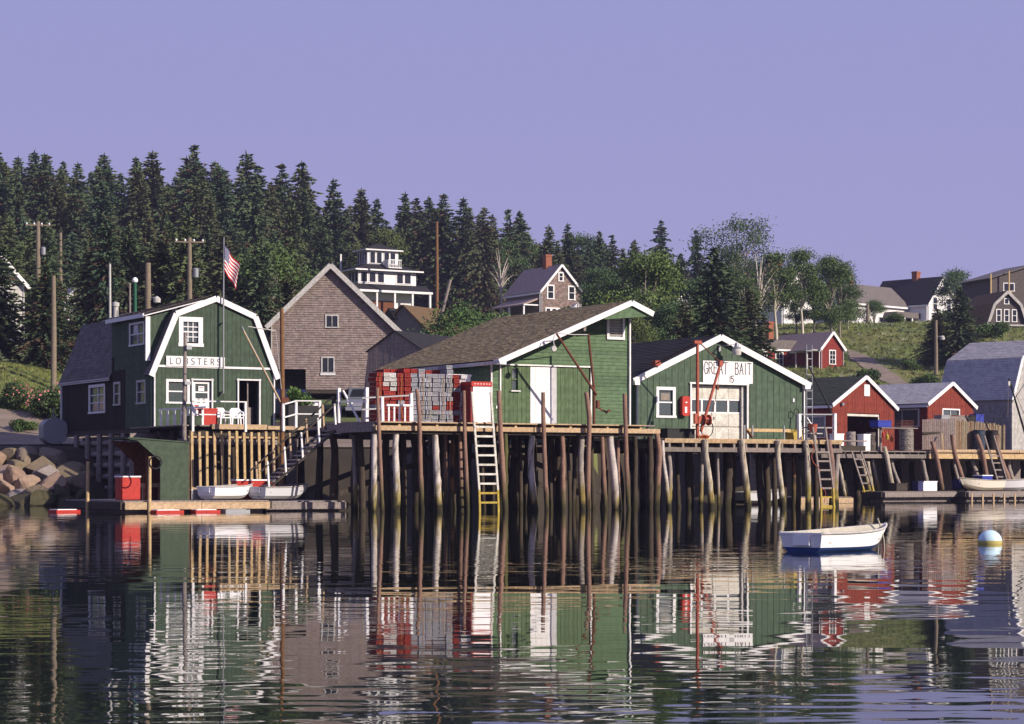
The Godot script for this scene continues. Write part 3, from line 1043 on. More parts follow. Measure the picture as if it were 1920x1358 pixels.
func lobster_shed() -> void:
	rng.seed = 11
	var o := wharf_thing("lobster_shed", "dark green gambrel shed with a LOBSTERS sign and white trim", "building", -0.98, 3.3, 19.04)
	var w := 5.6
	var deep := 11.7
	var prof := [Vector2(0, 2.36), Vector2(1.02, 4.78), Vector2(2.83, 5.5), Vector2(4.63, 4.78), Vector2(5.6, 2.36)]
	var holes := [[1.26, 3.51, 0.9, 1.07], [0.68, 1.08, 0.9, 0.87], [1.82, 0.0, 0.78, 1.97], [3.9, 0.0, 0.88, 2.02]]
	boards(o, "board", gable(w, prof), holes, 0.2, true, M.green_facade, Transform3D.IDENTITY, 0.01)
	var left := plane(Vector3(0, 0, -deep), Vector3(0, 0, 1), Vector3.UP)
	var near := PackedVector2Array([Vector2(8.55, 0), Vector2(11.69, 0), Vector2(11.69, 2.36), Vector2(11.2, 2.36), Vector2(11.2, 4.68), Vector2(6.8, 4.68), Vector2(6.8, 3.15), Vector2(7.15, 3.15), Vector2(7.15, 2.55), Vector2(8.55, 2.55)])
	boards(o, "board", near, [[9.98, 1.08, 0.96, 0.86], [9.1, 3.58, 1.66, 0.84]], 0.24, true, M.green_facade, left, 0.008)
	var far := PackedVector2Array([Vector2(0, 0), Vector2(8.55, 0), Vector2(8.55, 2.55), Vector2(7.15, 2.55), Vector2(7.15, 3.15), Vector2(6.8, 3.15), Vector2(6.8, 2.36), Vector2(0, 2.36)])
	boards(o, "shade_board", far, [[3.9, 0.83, 1.96, 1.12], [7.14, 1.11, 0.7, 0.86]], 0.22, true, M.shade_boards, left, 0.01, 0.024, 0.35)  # stepped shadow across this wall, painted as darker boards
	part(o, "wall", Shape.new().box(Vector3(w - 0.06, 1.18, -deep * 0.5), Vector3(0.1, 2.36, deep)), M.green_facade)
	part(o, "wall", Shape.new().prism(gable(w, prof), -deep - 0.1, -deep), M.green_facade)
	part(o, "floor", Shape.new().box(Vector3(w * 0.5, -0.08, -deep * 0.5), Vector3(w, 0.16, deep - 0.02)), M.dark_wood)
	# cheek of the dormer
	boards(o, "board", PackedVector2Array([Vector2(0.0, 2.45), Vector2(1.0, 4.8), Vector2(1.0, 4.93), Vector2(0.0, 4.7)]), [], 0.22, true, M.green_facade, Transform3D(Basis.IDENTITY, Vector3(0, 0, -0.5)))
	var tone := Color(0.17, 0.155, 0.15)
	# roof: the lower left slope is broken by the dormer
	for r in [[0.12, -0.62], [-4.9, -deep - 0.15]]:
		var s := roof(o, [prof[0], prof[1]], r[0], r[1], M.roof_dark, 0.07, 0.22)
		roof_courses(s[0], r[0], r[1], 0.15, 0.3, M.shingle, tone, 0.2)
	for k in [1, 2, 3]:
		var s := roof(o, [prof[k], prof[k + 1]], 0.12, -deep - 0.15, M.roof_dark, 0.07, 0.22 if k == 3 else 0.0)
		roof_courses(s[0], 0.12, -deep - 0.15, 0.15, 0.3, M.shingle, tone, 0.2)
	var dr := roof(o, [Vector2(-0.22, 4.72), Vector2(2.83, 5.58)], -0.38, -5.0, M.roof_dark, 0.08, 0.0)
	roof_courses(dr[0], -0.38, -5.0, 0.16, 0.3, M.shingle, Color(0.2, 0.165, 0.13), 0.2)
	rake(o, prof, 0.1, M.white, 0.24, 0.24)
	part(o, "fascia", Shape.new().bar(Vector3(-0.24, 4.68, -0.36), Vector3(2.4, 5.42, -0.36), 0.04, 0.17, Vector3(0, 0, 1)), M.white)
	part(o, "fascia", Shape.new().box(Vector3(-0.26, 4.7, -2.68), Vector3(0.05, 0.17, 4.66)), M.white)
	part(o, "fascia", Shape.new().box(Vector3(-0.13, 2.2, -8.35), Vector3(0.05, 0.14, 6.9)), M.white_old)
	bars(o, "corner_board", [[Vector3(0.07, 0, 0.035), Vector3(0.07, 2.5, 0.035), 0.16, 0.05], [Vector3(5.52, 0, 0.035), Vector3(5.52, 2.4, 0.035), 0.14, 0.05], [Vector3(-0.04, 2.8, -0.44), Vector3(-0.04, 4.66, -0.44), 0.09, 0.2], [Vector3(-0.03, 0, -deep + 0.06), Vector3(-0.03, 2.2, -deep + 0.06), 0.07, 0.14]], M.white)
	part(o, "trim_board", Shape.new().box(Vector3(2.8, 2.57, 0.045), Vector3(5.3, 0.09, 0.05)), M.white)
	window(o, 1.17, 3.42, 1.08, 1.25, 3, 4, M.white, Transform3D.IDENTITY, 0.2)
	window(o, 0.6, 1.0, 1.06, 1.03, 1, 2, M.white, Transform3D.IDENTITY, 0.11)
	window(o, 3.8, 0.74, 2.16, 1.3, 2, 3, M.white, left, 0.13)
	window(o, 7.06, 1.02, 0.86, 1.03, 1, 2, M.white_old, left, 0.1)
	window(o, 9.9, 1.0, 1.1, 1.02, 1, 2, M.white_old, left, 0.1)
	window(o, 9.02, 3.5, 1.82, 1.0, 2, 2, M.white, left, 0.09)
	# curtains and boards that show behind the panes
	part(o, "curtain", Shape.new().box(Vector3(0.45, 1.55, -6.8), Vector3(0.03, 0.75, 1.7)), M.cream)
	# doors
	bars(o, "door_casing", [[Vector3(1.76, 0, 0.05), Vector3(1.76, 2.08, 0.05), 0.12, 0.06], [Vector3(2.66, 0, 0.05), Vector3(2.66, 2.08, 0.05), 0.12, 0.06], [Vector3(1.7, 2.03, 0.055), Vector3(2.72, 2.03, 0.055), 0.11, 0.06], [Vector3(3.84, 0, 0.05), Vector3(3.84, 2.12, 0.05), 0.13, 0.06], [Vector3(4.84, 0, 0.05), Vector3(4.84, 2.12, 0.05), 0.13, 0.06], [Vector3(3.78, 2.07, 0.055), Vector3(4.9, 2.07, 0.055), 0.1, 0.06]], M.white)
	var door := part(o, "door", Shape.new().box(Vector3(2.21, 0.62, -0.05), Vector3(0.78, 1.24, 0.05)).box(Vector3(1.88, 1.6, -0.05), Vector3(0.1, 0.72, 0.05)).box(Vector3(2.54, 1.6, -0.05), Vector3(0.1, 0.72, 0.05)).box(Vector3(2.21, 1.91, -0.05), Vector3(0.56, 0.1, 0.05)).box(Vector3(2.21, 1.5, -0.05), Vector3(0.56, 0.06, 0.05)), M.white)
	part(door, "pane", Shape.new().box(Vector3(2.21, 1.56, -0.06), Vector3(0.58, 0.64, 0.008)), M.glass)
	part(door, "notice", Shape.new().box(Vector3(2.2, 1.66, -0.02), Vector3(0.26, 0.2, 0.006)), M.white_plastic)
	var red := Shape.new()
	red.col = Color(0.62, 0.05, 0.05)
	red.box(Vector3(1.98, 0.93, 0.0), Vector3(0.2, 0.05, 0.008)).box(Vector3(2.02, 0.78, 0.0), Vector3(0.24, 0.05, 0.008)).box(Vector3(2.2, 1.7, -0.012), Vector3(0.2, 0.03, 0.006))
	part(door, "red_notice_lines", red, M.paint)
	var lines := Shape.new()
	lines.col = Color(0.25, 0.25, 0.27)
	for k in 3:
		for j in 2:
			lines.box(Vector3(2.08 + j * 0.24, 1.08 + k * 0.07, 0.0), Vector3(0.12, 0.022, 0.006))
	part(door, "notice_lines", lines, M.paint)
	var inner := part(o, "inner_door", Shape.new().box(Vector3(4.55, 0.45, -0.3), Vector3(0.5, 0.9, 0.04), Basis(Vector3.UP, 0.7)).bar(Vector3(4.37, 0, -0.15), Vector3(4.37, 2.0, -0.15), 0.06, 0.05), M.grey_wood)
	inner.set_meta("label", "grey half door standing ajar")
	# the name board over the door
	var sign := thing("name_sign", "white board with dark letters LOBSTERS on the gambrel shed", "sign", o.position + o.basis * Vector3(1.9, 2.79, 0.09), YAW)
	part(sign, "board", Shape.new().box(Vector3.ZERO, Vector3(2.64, 0.42, 0.04)), M.white)
	lettering(sign, "LOBSTERS", -0.03, 0, 0.024, 0.28, Color(0.03, 0.03, 0.04), "Droid Sans", 0.92, 13)
	# stove pipe
	part(o, "stove_pipe", Shape.new().lathe([Vector2(0.12, 4.1), Vector2(0.12, 5.45), Vector2(0.16, 5.46), Vector2(0.16, 5.62), Vector2(0.0, 5.68)], 12, Transform3D(Basis.IDENTITY, Vector3(0.25, -0.05, -5.15))), M.white_old)


func wharf_shed() -> void:
	rng.seed = 12
	var o := wharf_thing("wharf_shed", "green clapboard shed with a long mossy roof and white door", "building", 5.75, 3.16, 2.2)
	var w := 6.15
	var deep := 9.0
	var prof := [Vector2(0, 2.33), Vector2(5.46, 4.58), Vector2(6.15, 4.3)]
	var holes := [[0.43, 0.0, 3.92, 2.17], [5.18, 3.36, 0.6, 0.84]]
	boards(o, "clapboard", gable(w, prof), holes, 0.135, false, M.green_bright, Transform3D.IDENTITY, 0.0, 0.02, 0.22)
	# the boarded bay with its doors
	var bay := Transform3D(Basis.IDENTITY, Vector3(0, 0, -0.02))
	boards(o, "door_board", rect(0.45, 0.0, 1.28, 2.16), [[0.95, 1.28, 0.25, 0.78]], 0.185, true, M.green_door, bay, 0.012, 0.024, 0.12)
	boards(o, "door_board", rect(2.87, 0.0, 1.46, 2.16), [], 0.185, true, M.green_door, bay, 0.012, 0.024, 0.12)
	boards(o, "white_board", rect(1.73, 0.0, 0.93, 2.14), [], 0.23, true, M.white, Transform3D(Basis.IDENTITY, Vector3(0, 0, 0.0)), 0.006, 0.024, 0.04)
	part(o, "door_edge", Shape.new().box(Vector3(2.765, 1.07, 0.0), Vector3(0.2, 2.14, 0.06), Basis(Vector3.UP, -0.5)), M.white)
	window(o, 0.92, 1.25, 0.31, 0.84, 1, 2, M.green_door, bay, 0.03)
	part(o, "sill", Shape.new().box(Vector3(1.075, 1.23, 0.05), Vector3(0.4, 0.04, 0.08)), M.white)
	part(o, "curtain", Shape.new().box(Vector3(1.07, 1.85, -0.16), Vector3(0.3, 0.42, 0.02)), M.grey_wood)
	bars(o, "trim_board", [[Vector3(0.4, 2.2, 0.045), Vector3(4.4, 2.2, 0.045), 0.07, 0.05], [Vector3(0.43, 0, 0.045), Vector3(0.43, 2.16, 0.045), 0.06, 0.05], [Vector3(4.37, 0, 0.045), Vector3(4.37, 2.16, 0.045), 0.06, 0.05]], M.white)
	bars(o, "corner_board", [[Vector3(6.1, 0, 0.04), Vector3(6.1, 4.26, 0.04), 0.14, 0.06], [Vector3(0.05, 0, 0.035), Vector3(0.05, 2.3, 0.035), 0.1, 0.05]], M.white)
	# left and back walls
	var left := plane(Vector3(0, 0, -deep), Vector3(0, 0, 1), Vector3.UP)
	boards(o, "clapboard", rect(0, 0, deep, 2.3), [], 0.2, false, M.green_bright, left, 0.0, 0.02, 0.1)
	part(o, "wall", Shape.new().box(Vector3(w - 0.05, 2.14, -deep * 0.5 - 0.05), Vector3(0.1, 4.28, deep - 0.12)), M.green_bright)
	part(o, "wall", Shape.new().prism(gable(w, prof), -deep - 0.1, -deep), M.green_bright)
	# louvred vent
	var f := Shape.new()
	f.box(Vector3(5.48, 3.32, 0.04), Vector3(0.8, 0.1, 0.08)).box(Vector3(5.48, 4.24, 0.04), Vector3(0.78, 0.1, 0.07)).box(Vector3(5.13, 3.78, 0.04), Vector3(0.1, 0.84, 0.07)).box(Vector3(5.83, 3.78, 0.04), Vector3(0.1, 0.84, 0.07))
	var vent := part(o, "vent", f, M.white)
	for k in 8:
		part(vent, "slat", Shape.new().box(Vector3(5.48, 3.42 + k * 0.104, 0.01), Vector3(0.6, 0.11, 0.014), Basis(Vector3.RIGHT, 0.75)), M.white_old)
	part(vent, "backing", Shape.new().box(Vector3(5.48, 3.78, -0.06), Vector3(0.62, 0.86, 0.02)), M.black)
	# roof with moss-grown courses
	var s := roof(o, prof, 1.2, -deep - 0.1, M.roof_dark, 0.09, 0.27)
	roof_courses(s[0], 1.2, -deep - 0.1, 0.13, 0.24, M.roof_moss, Color(1.15, 1.1, 1.0), 0.3, 0.016)
	roof_courses(s[1], 1.2, -deep - 0.1, 0.13, 0.24, M.roof_moss, Color(1.1, 1.1, 1.0), 0.3, 0.016)
	rake(o, prof, 1.18, M.white, 0.2, 0.3)
	part(o, "fascia", Shape.new().box(Vector3(-0.3, 2.2, -3.9), Vector3(0.05, 0.13, 10.1)), M.white_old)
	part(o, "eave_return", Shape.new().box(Vector3(-0.13, 2.23, 1.0), Vector3(0.34, 0.18, 0.36)), M.white)
	# soffit boards and lookouts under the overhang
	for k in 3:
		var a: Vector2 = [Vector2(-0.2, 2.2), Vector2(2.0, 3.1), Vector2(4.0, 3.9)][k]
		var b: Vector2 = [Vector2(1.95, 3.08), Vector2(3.95, 3.88), Vector2(5.4, 4.5)][k]
		part(o, "soffit_board", Shape.new().bar(Vector3(a.x, a.y + 0.04, 1.14), Vector3(b.x, b.y + 0.04, 1.14), 0.03, 0.16, Vector3(0, 0, 1)), M.green_bright)
	part(o, "gable_apron", Shape.new().prism(PackedVector2Array([Vector2(4.3, 3.93), Vector2(6.3, 4.12), Vector2(6.3, 4.24), Vector2(5.46, 4.56), Vector2(4.3, 4.08)]), 1.09, 1.13), M.green_bright)
	part(o, "lookout", Shape.new().bar(Vector3(3.45, 3.55, -0.02), Vector3(3.45, 3.55, 1.1), 0.1, 0.16), M.grey_wood)
	part(o, "outlet_box", Shape.new().box(Vector3(0.28, 0.62, 0.04), Vector3(0.06, 0.1, 0.05)), M.white_plastic)


func bait_shed() -> void:
	rng.seed = 13
	var o := wharf_thing("bait_shed", "low green gabled shed with a garage door and white trim", "building", 14.33, 2.72, 5.58)
	var w := 8.5
	var deep := 10.0
	var prof := [Vector2(0, 2.4), Vector2(4.1, 4.22), Vector2(8.5, 2.4)]
	boards(o, "board", gable(w, prof), [[1.12, 0.98, 0.74, 1.05], [2.72, 0.0, 2.74, 2.24]], 0.3, true, M.green_bait, Transform3D.IDENTITY, 0.018, 0.026, 0.15)
	part(o, "wall", Shape.new().box(Vector3(0.05, 1.19, -deep * 0.5 - 0.06), Vector3(0.1, 2.38, deep - 0.1)), M.green_bait)
	part(o, "wall", Shape.new().box(Vector3(w - 0.05, 1.19, -deep * 0.5 - 0.06), Vector3(0.1, 2.38, deep - 0.1)), M.green_bait)
	part(o, "wall", Shape.new().prism(gable(w, prof), -deep - 0.1, -deep), M.green_bait)
	part(o, "trim_board", Shape.new().box(Vector3(4.25, 2.44, 0.03), Vector3(8.2, 0.025, 0.02)), M.green_bait)
	var s := roof(o, prof, 0.2, -deep - 0.1, M.roof_dark, 0.08, 0.16)
	for k in 2:
		roof_courses(s[k], 0.2, -deep - 0.1, 0.2, 0.9, M.roof_dark, Color(1.0, 1.0, 1.05), 0.3, 0.012)
	rake(o, prof, 0.19, M.white, 0.24, 0.2)
	part(o, "eave_return", Shape.new().box(Vector3(-0.02, 2.28, 0.16), Vector3(0.26, 0.22, 0.2)), M.white)
	part(o, "eave_return", Shape.new().box(Vector3(8.5, 2.28, 0.16), Vector3(0.28, 0.22, 0.2)), M.white)
	bars(o, "corner_board", [[Vector3(0.08, -0.1, 0.04), Vector3(0.08, 2.3, 0.04), 0.16, 0.05], [Vector3(8.44, -0.05, 0.04), Vector3(8.44, 2.3, 0.04), 0.14, 0.05]], M.white)
	window(o, 1.02, 0.88, 0.94, 1.25, 1, 2, M.white, Transform3D.IDENTITY, 0.13)
	part(o, "paper_blind", Shape.new().box(Vector3(1.55, 1.74, -0.1), Vector3(0.42, 0.28, 0.01)), M.raw_wood)
	# garage door: four rows of four panels, the second row glazed
	bars(o, "door_casing", [[Vector3(2.68, 0, 0.045), Vector3(2.68, 2.3, 0.045), 0.11, 0.07], [Vector3(5.52, 0, 0.045), Vector3(5.52, 2.3, 0.045), 0.11, 0.07], [Vector3(2.62, 2.31, 0.05), Vector3(5.58, 2.31, 0.05), 0.12, 0.07]], M.white)
	bars(o, "door_jamb", [[Vector3(5.43, 0, -0.1), Vector3(5.43, 2.25, -0.1), 0.07, 0.22]], M.white_old)
	var door := part(o, "garage_door", Shape.new().box(Vector3(4.06, 0.27, -0.2), Vector3(2.7, 0.535, 0.04)).box(Vector3(4.06, 0.83, -0.2), Vector3(2.7, 0.54, 0.04)).box(Vector3(4.06, 1.96, -0.2), Vector3(2.7, 0.55, 0.04)), M.cream)
	part(door, "rail", Shape.new().box(Vector3(4.06, 1.13, -0.2), Vector3(2.7, 0.06, 0.045)).box(Vector3(4.06, 1.66, -0.2), Vector3(2.7, 0.05, 0.045)), M.white)
	for k in 5:
		part(door, "stile", Shape.new().box(Vector3(2.74 + k * 0.66, 1.4, -0.2), Vector3(0.09, 0.5, 0.045)), M.white)
	for k in 4:
		part(door, "pane", Shape.new().box(Vector3(3.07 + k * 0.66, 1.4, -0.21), Vector3(0.58, 0.5, 0.008), Basis(Vector3.UP, rng.randf_range(-0.01, 0.01))), M.glass)
		for y in [0.27, 0.83, 1.96]:
			part(door, "panel", Shape.new().box(Vector3(3.07 + k * 0.66, y, -0.178), Vector3(0.63, 0.5, 0.02)), M.cream)
	part(door, "door_handle", Shape.new().box(Vector3(4.0, 0.9, -0.15), Vector3(0.04, 0.12, 0.04)), M.steel)
	var sign := thing("price_sign", "hand lettered white board GREAT BAIT over the garage door", "sign", o.position + o.basis * Vector3(4.53, 2.79, 0.07), YAW)
	part(sign, "board", Shape.new().box(Vector3.ZERO, Vector3(2.5, 0.9, 0.025)), M.white)
	brushed(sign, "GREAT", -1.2, -0.08, 0.47, 0.2, 0.245)
	brushed(sign, "BAIT", 0.36, -0.08, 0.47, 0.19, 0.225)
	brushed(sign, "15", 0.04, -0.41, 0.26, 0.14, 0.16)
	lettering(sign, "$", -0.1, -0.24, 0.012, 0.14, Color(0.4, 0.4, 0.42), "Droid Sans", 0.8)
	# yard lamp on its arm
	var lamp := thing("yard_lamp", "glass yard lamp on an arm under the bait shed gable", "lamp", o.position + o.basis * Vector3(4.1, 3.7, 0.05), YAW)
	part(lamp, "arm", Shape.new().bar(Vector3(0.0, 0.16, 0.02), Vector3(0.0, 0.16, 0.6), 0.035, 0.035).bar(Vector3(0.0, 0.16, 0.6), Vector3(0.36, 0.2, 0.7), 0.03, 0.03), M.steel)
	part(lamp, "wall_plate", Shape.new().box(Vector3(0, 0.06, 0.03), Vector3(0.1, 0.26, 0.06)), M.steel)
	part(lamp, "housing", Shape.new().lathe([Vector2(0.0, 0.3), Vector2(0.06, 0.29), Vector2(0.11, 0.12), Vector2(0.19, 0.08), Vector2(0.17, 0.0)], 12, Transform3D(Basis.IDENTITY, Vector3(0.38, -0.02, 0.7))), M.steel)
	part(lamp, "lamp_shade", Shape.new().lathe([Vector2(0.17, 0.08), Vector2(0.2, -0.08), Vector2(0.17, -0.22), Vector2(0.03, -0.24)], 14, Transform3D(Basis.IDENTITY, Vector3(0.38, -0.02, 0.7))), M.white_old)
	# extinguisher box
	var ext := thing("extinguisher_cover", "red fire extinguisher cover hanging beside the bait shed window", "extinguisher", o.position + o.basis * Vector3(2.32, 1.36, 0.05), YAW)
	part(ext, "cover", Shape.new().prism(PackedVector2Array([Vector2(-0.17, -0.34), Vector2(-0.1, -0.4), Vector2(0.12, -0.4), Vector2(0.19, -0.34), Vector2(0.19, 0.36), Vector2(0.13, 0.4), Vector2(-0.12, 0.4), Vector2(-0.17, 0.34)]), 0.0, 0.2), M.red_plastic)
	part(ext, "label_plate", Shape.new().box(Vector3(0.0, -0.15, 0.203), Vector3(0.1, 0.24, 0.006)).box(Vector3(0.02, 0.15, 0.203), Vector3(0.08, 0.05, 0.006)), M.white_plastic)
	part(o, "outlet_box", Shape.new().box(Vector3(7.9, 1.7, 0.05), Vector3(0.07, 0.14, 0.05)), M.white_plastic)


# a plain gabled house further back: front gable at z = 0, left wall towards -x
func cottage(o: Node3D, w: float, deep: float, eave: float, apex: float, ax: float, wall: Material, rf: Material, over := 0.3, trim: Material = null, foot := -2.0) -> void:
	var prof := [Vector2(0, eave), Vector2(ax, apex), Vector2(w, eave)]
	part(o, "wall", Shape.new().prism(gable(w, prof, foot), -0.12, 0.0), wall)
	part(o, "wall", Shape.new().prism(gable(w, prof, foot), -deep, -deep + 0.12), wall)
	for x in [0.06, w - 0.06]:
		part(o, "wall", Shape.new().box(Vector3(x, (eave + foot) * 0.5, -deep * 0.5), Vector3(0.12, eave - foot - 0.01, deep - 0.26)), wall)
	roof(o, prof, over, -deep - over, rf, 0.12, over)
	if trim:
		rake(o, prof, over - 0.01, trim, 0.24, over)
		part(o, "fascia", Shape.new().box(Vector3(-over * 0.75, eave - over * 0.8 * (apex - eave) / maxf(ax, 0.1) - 0.04, -deep * 0.5), Vector3(0.06, 0.2, deep + over * 1.9)), trim)
		bars(o, "corner_board", [[Vector3(0.08, foot, 0.012), Vector3(0.08, eave, 0.012), 0.16, 0.03], [Vector3(w - 0.08, foot, 0.012), Vector3(w - 0.08, eave, 0.012), 0.16, 0.03], [Vector3(-0.012, foot, -0.08), Vector3(-0.012, eave, -0.08), 0.03, 0.16]], trim)


func left_of(deep: float) -> Transform3D:
	return plane(Vector3(0, 0, -deep), Vector3(0, 0, 1), Vector3.UP)


func chimney(o: Node3D, x: float, z: float, y0: float, y1: float, w := 0.6) -> void:
	part(o, "chimney", Shape.new().box(Vector3(x, (y0 + y1) * 0.5, z), Vector3(w, y1 - y0, w)).box(Vector3(x, y1 - 0.15, z), Vector3(w + 0.1, 0.16, w + 0.1)), M.brick)


func hill_houses() -> void:
	rng.seed = 14
	var pane: Material = M.dark_pane
	# shingled barn behind the lobster shed
	var b := thing("shingled_barn", "big weathered shingle barn gable behind the parked pickup truck", "building", Vector3(-13.75, 6.2, -125), 0.1)
	var bp := [Vector2(0, 3.75), Vector2(3.4, 7.1), Vector2(7.15, 3.5)]
	var tone := Color(0.33, 0.262, 0.235)
	part(b, "wall", Shape.new().prism(PackedVector2Array([Vector2(2.0, -0.02), Vector2(7.15, -0.02), Vector2(7.15, 3.5), Vector2(3.4, 7.1), Vector2(0, 3.75), Vector2(0, 1.15), Vector2(2.0, 1.15)]), -0.14, -0.002), M.grey_wood)
	shingles(b, gable(7.15, bp), [[-0.1, -0.1, 2.1, 1.25], [3.18, 3.6, 0.62, 0.6], [2.95, 1.02, 0.62, 0.78]], 0.13, 0.19, M.shingle, tone, 0.16, Transform3D.IDENTITY, 0.034)
	var right := plane(Vector3(7.15, 0, 0), Vector3(0, 0, -1), Vector3.UP)
	part(b, "wall", Shape.new().box(Vector3(7.08, 1.75, -5.0), Vector3(0.12, 3.5, 9.8)), M.grey_wood)
	shingles(b, rect(0, 0, 10, 3.45), [], 0.122, 0.17, M.shingle, tone, 0.26, right)
	part(b, "wall", Shape.new().box(Vector3(0.07, 2.4, -5.0), Vector3(0.12, 2.7, 9.8)), M.grey_wood)
	part(b, "wall", Shape.new().prism(gable(7.15, bp), -10.1, -10.0), M.grey_wood)
	part(b, "floor", Shape.new().box(Vector3(3.57, -0.12, -5.0), Vector3(7.1, 0.2, 10)), M.dark_wood)
	var bs := roof(b, bp, 0.35, -10.3, M.roof_mid, 0.12, 0.35)
	for k in 2:
		roof_courses(bs[k], 0.35, -10.3, 0.16, 0.24, M.shingle, Color(0.16, 0.13, 0.12), 0.2)
	rake(b, bp, 0.32, M.white_old, 0.26, 0.36)
	bars(b, "corner_board", [[Vector3(0.06, 1.15, 0.03), Vector3(0.06, 3.7, 0.03), 0.14, 0.05], [Vector3(7.1, 2.0, 0.03), Vector3(7.1, 3.5, 0.03), 0.12, 0.05]], M.white_old)
	for p in 5:
		part(b, "post", Shape.new().bar(Vector3(0.2 + p * 1.7, -2.2, -0.4 - (p % 2) * 3), Vector3(0.2 + p * 1.7, -0.2, -0.4 - (p % 2) * 3), 0.25, 0.25), M.dark_wood)
	window(b, 3.1, 3.52, 0.78, 0.76, 2, 1, M.white_old, Transform3D(Basis.IDENTITY, Vector3(0, 0, 0.03)), 0.08, pane, -0.005)
	window(b, 2.87, 0.94, 0.78, 0.94, 2, 1, M.white_old, Transform3D(Basis.IDENTITY, Vector3(0, 0, 0.03)), 0.08, pane, -0.005)
	part(b, "sill", Shape.new().box(Vector3(3.26, 0.9, 0.05), Vector3(0.86, 0.16, 0.07)), M.white)

	# three-tiered white house
	var t := thing("tiered_house", "white three tiered house with porch and glazed cupola on the hill", "building", Vector3(-16.7, 18.0, -236), YAW)
	part(t, "wall", Shape.new().box(Vector3(3.6, 1.4, -3.4), Vector3(7.0, 3.8, 6.0)), M.white)
	var porch := Shape.new()
	porch.prism(PackedVector2Array([Vector2(-0.5, 3.15), Vector2(8.5, 3.15), Vector2(8.5, 3.35), Vector2(7.3, 4.1), Vector2(0.6, 4.1), Vector2(-0.5, 3.35)]), -6.4, -0.6)
	porch.prism(PackedVector2Array([Vector2(1.3, 3.17), Vector2(1.3, 3.35), Vector2(-0.2, 4.08), Vector2(-1.0, 4.08), Vector2(-1.0, 3.17)]), -0.5, 8.5, plane(Vector3.ZERO, Vector3(0, 0, 1), Vector3.UP).rotated_local(Vector3.UP, 0.0) * Transform3D(Basis(Vector3(1, 0, 0), Vector3.UP, Vector3(0, 0, 1)), Vector3(0, 0, 0)) * Transform3D(Basis.from_scale(Vector3(1, 1, -1)), Vector3.ZERO))
	part(t, "porch_roof", porch, M.roof_dark)
	part(t, "fascia", Shape.new().box(Vector3(4.0, 3.2, 1.32), Vector3(9.1, 0.24, 0.06)).box(Vector3(-0.53, 3.2, -2.5), Vector3(0.06, 0.24, 7.6)), M.white)
	for k in 5:
		part(t, "porch_post", Shape.new().bar(Vector3(-0.3 + k * 2.15, -0.5, 1.15), Vector3(-0.3 + k * 2.15, 3.15, 1.15), 0.2, 0.2), M.white)
	part(t, "porch_floor", Shape.new().box(Vector3(4.0, -0.4, 0.3), Vector3(8.8, 0.25, 2.0)), M.white_old)
	part(t, "porch_door", Shape.new().box(Vector3(3.0, 1.2, -0.37), Vector3(3.4, 2.2, 0.06)), M.orange_ply)
	part(t, "wall", Shape.new().box(Vector3(4.0, 4.85, -2.9), Vector3(7.0, 1.7, 4.6)), M.white)
	var w2 := Transform3D(Basis.IDENTITY, Vector3(0.5, 4.1, -0.6))
	for x in [0.2, 1.22, 2.24, 4.55, 5.5]:
		window(t, x, 0.14, 0.92, 1.25, 1, 1, M.white, w2, 0.1, pane, -0.01)
	for k in 3:
		window(t, 2.2 + k * 0.8, 0.14, 0.72, 1.25, 1, 1, M.white, plane(Vector3(0.5, 4.1, -5.2), Vector3(0, 0, 1), Vector3.UP), 0.08, pane, -0.01)
	var mid := Shape.new()
	for q in [[-0.1, 8.1, -5.6, 0.0, 5.62, 6.4, 1.9, 5.6, -3.5, -1.3]]:
		var A := Vector3(q[0], q[4], q[3])
		var B := Vector3(q[1], q[4], q[3])
		var C := Vector3(q[1], q[4], q[2])
		var D := Vector3(q[0], q[4], q[2])
		var a := Vector3(q[6], q[5], q[9])
		var e := Vector3(q[7], q[5], q[9])
		var c := Vector3(q[7], q[5], q[8])
		var d := Vector3(q[6], q[5], q[8])
		mid.quad(A, B, e, a)
		mid.quad(B, C, c, e)
		mid.quad(C, D, d, c)
		mid.quad(D, A, a, d)
		mid.quad(D, C, B, A)
	part(t, "roof", mid, M.roof_dark)
	part(t, "fascia", Shape.new().box(Vector3(4.0, 5.6, 0.02), Vector3(8.24, 0.16, 0.06)).box(Vector3(-0.12, 5.6, -2.8), Vector3(0.06, 0.16, 5.6)), M.white)
	part(t, "cupola", Shape.new().box(Vector3(3.75, 7.05, -2.45), Vector3(3.75, 1.75, 2.5)), M.white)
	var w3 := Transform3D(Basis.IDENTITY, Vector3(1.875, 6.2, -1.2))
	for x in [0.25, 1.05, 1.95, 2.7]:
		window(t, x, 0.2, 0.74, 1.3, 1, 1, M.white, w3, 0.08, pane, -0.01)
	for k in 4:
		window(t, 0.1 + k * 0.58, 0.2, 0.54, 1.3, 1, 1, M.white, plane(Vector3(1.875, 6.2, -3.7), Vector3(0, 0, 1), Vector3.UP), 0.07, pane, -0.01)
	var top := Shape.new()
	var peak := Vector3(3.75, 8.75, -2.45)
	var eaves := [Vector3(1.5, 7.9, -0.8), Vector3(6.0, 7.9, -0.8), Vector3(6.0, 7.9, -4.1), Vector3(1.5, 7.9, -4.1)]
	for k in 4:
		top.tri(eaves[k], eaves[(k + 1) % 4], peak)
	top.quad(eaves[3], eaves[2], eaves[1], eaves[0])
	part(t, "roof", top, M.roof_dark)
	part(t, "fascia", Shape.new().box(Vector3(3.75, 7.87, -0.79), Vector3(4.56, 0.14, 0.05)).box(Vector3(1.49, 7.87, -2.45), Vector3(0.05, 0.14, 3.3)), M.white)
	var bal := Shape.new()
	for k in 9:
		bal.bar(Vector3(3.9 + k * 0.18, 5.95, 0.0), Vector3(3.9 + k * 0.18, 6.75, 0.0), 0.05, 0.05)
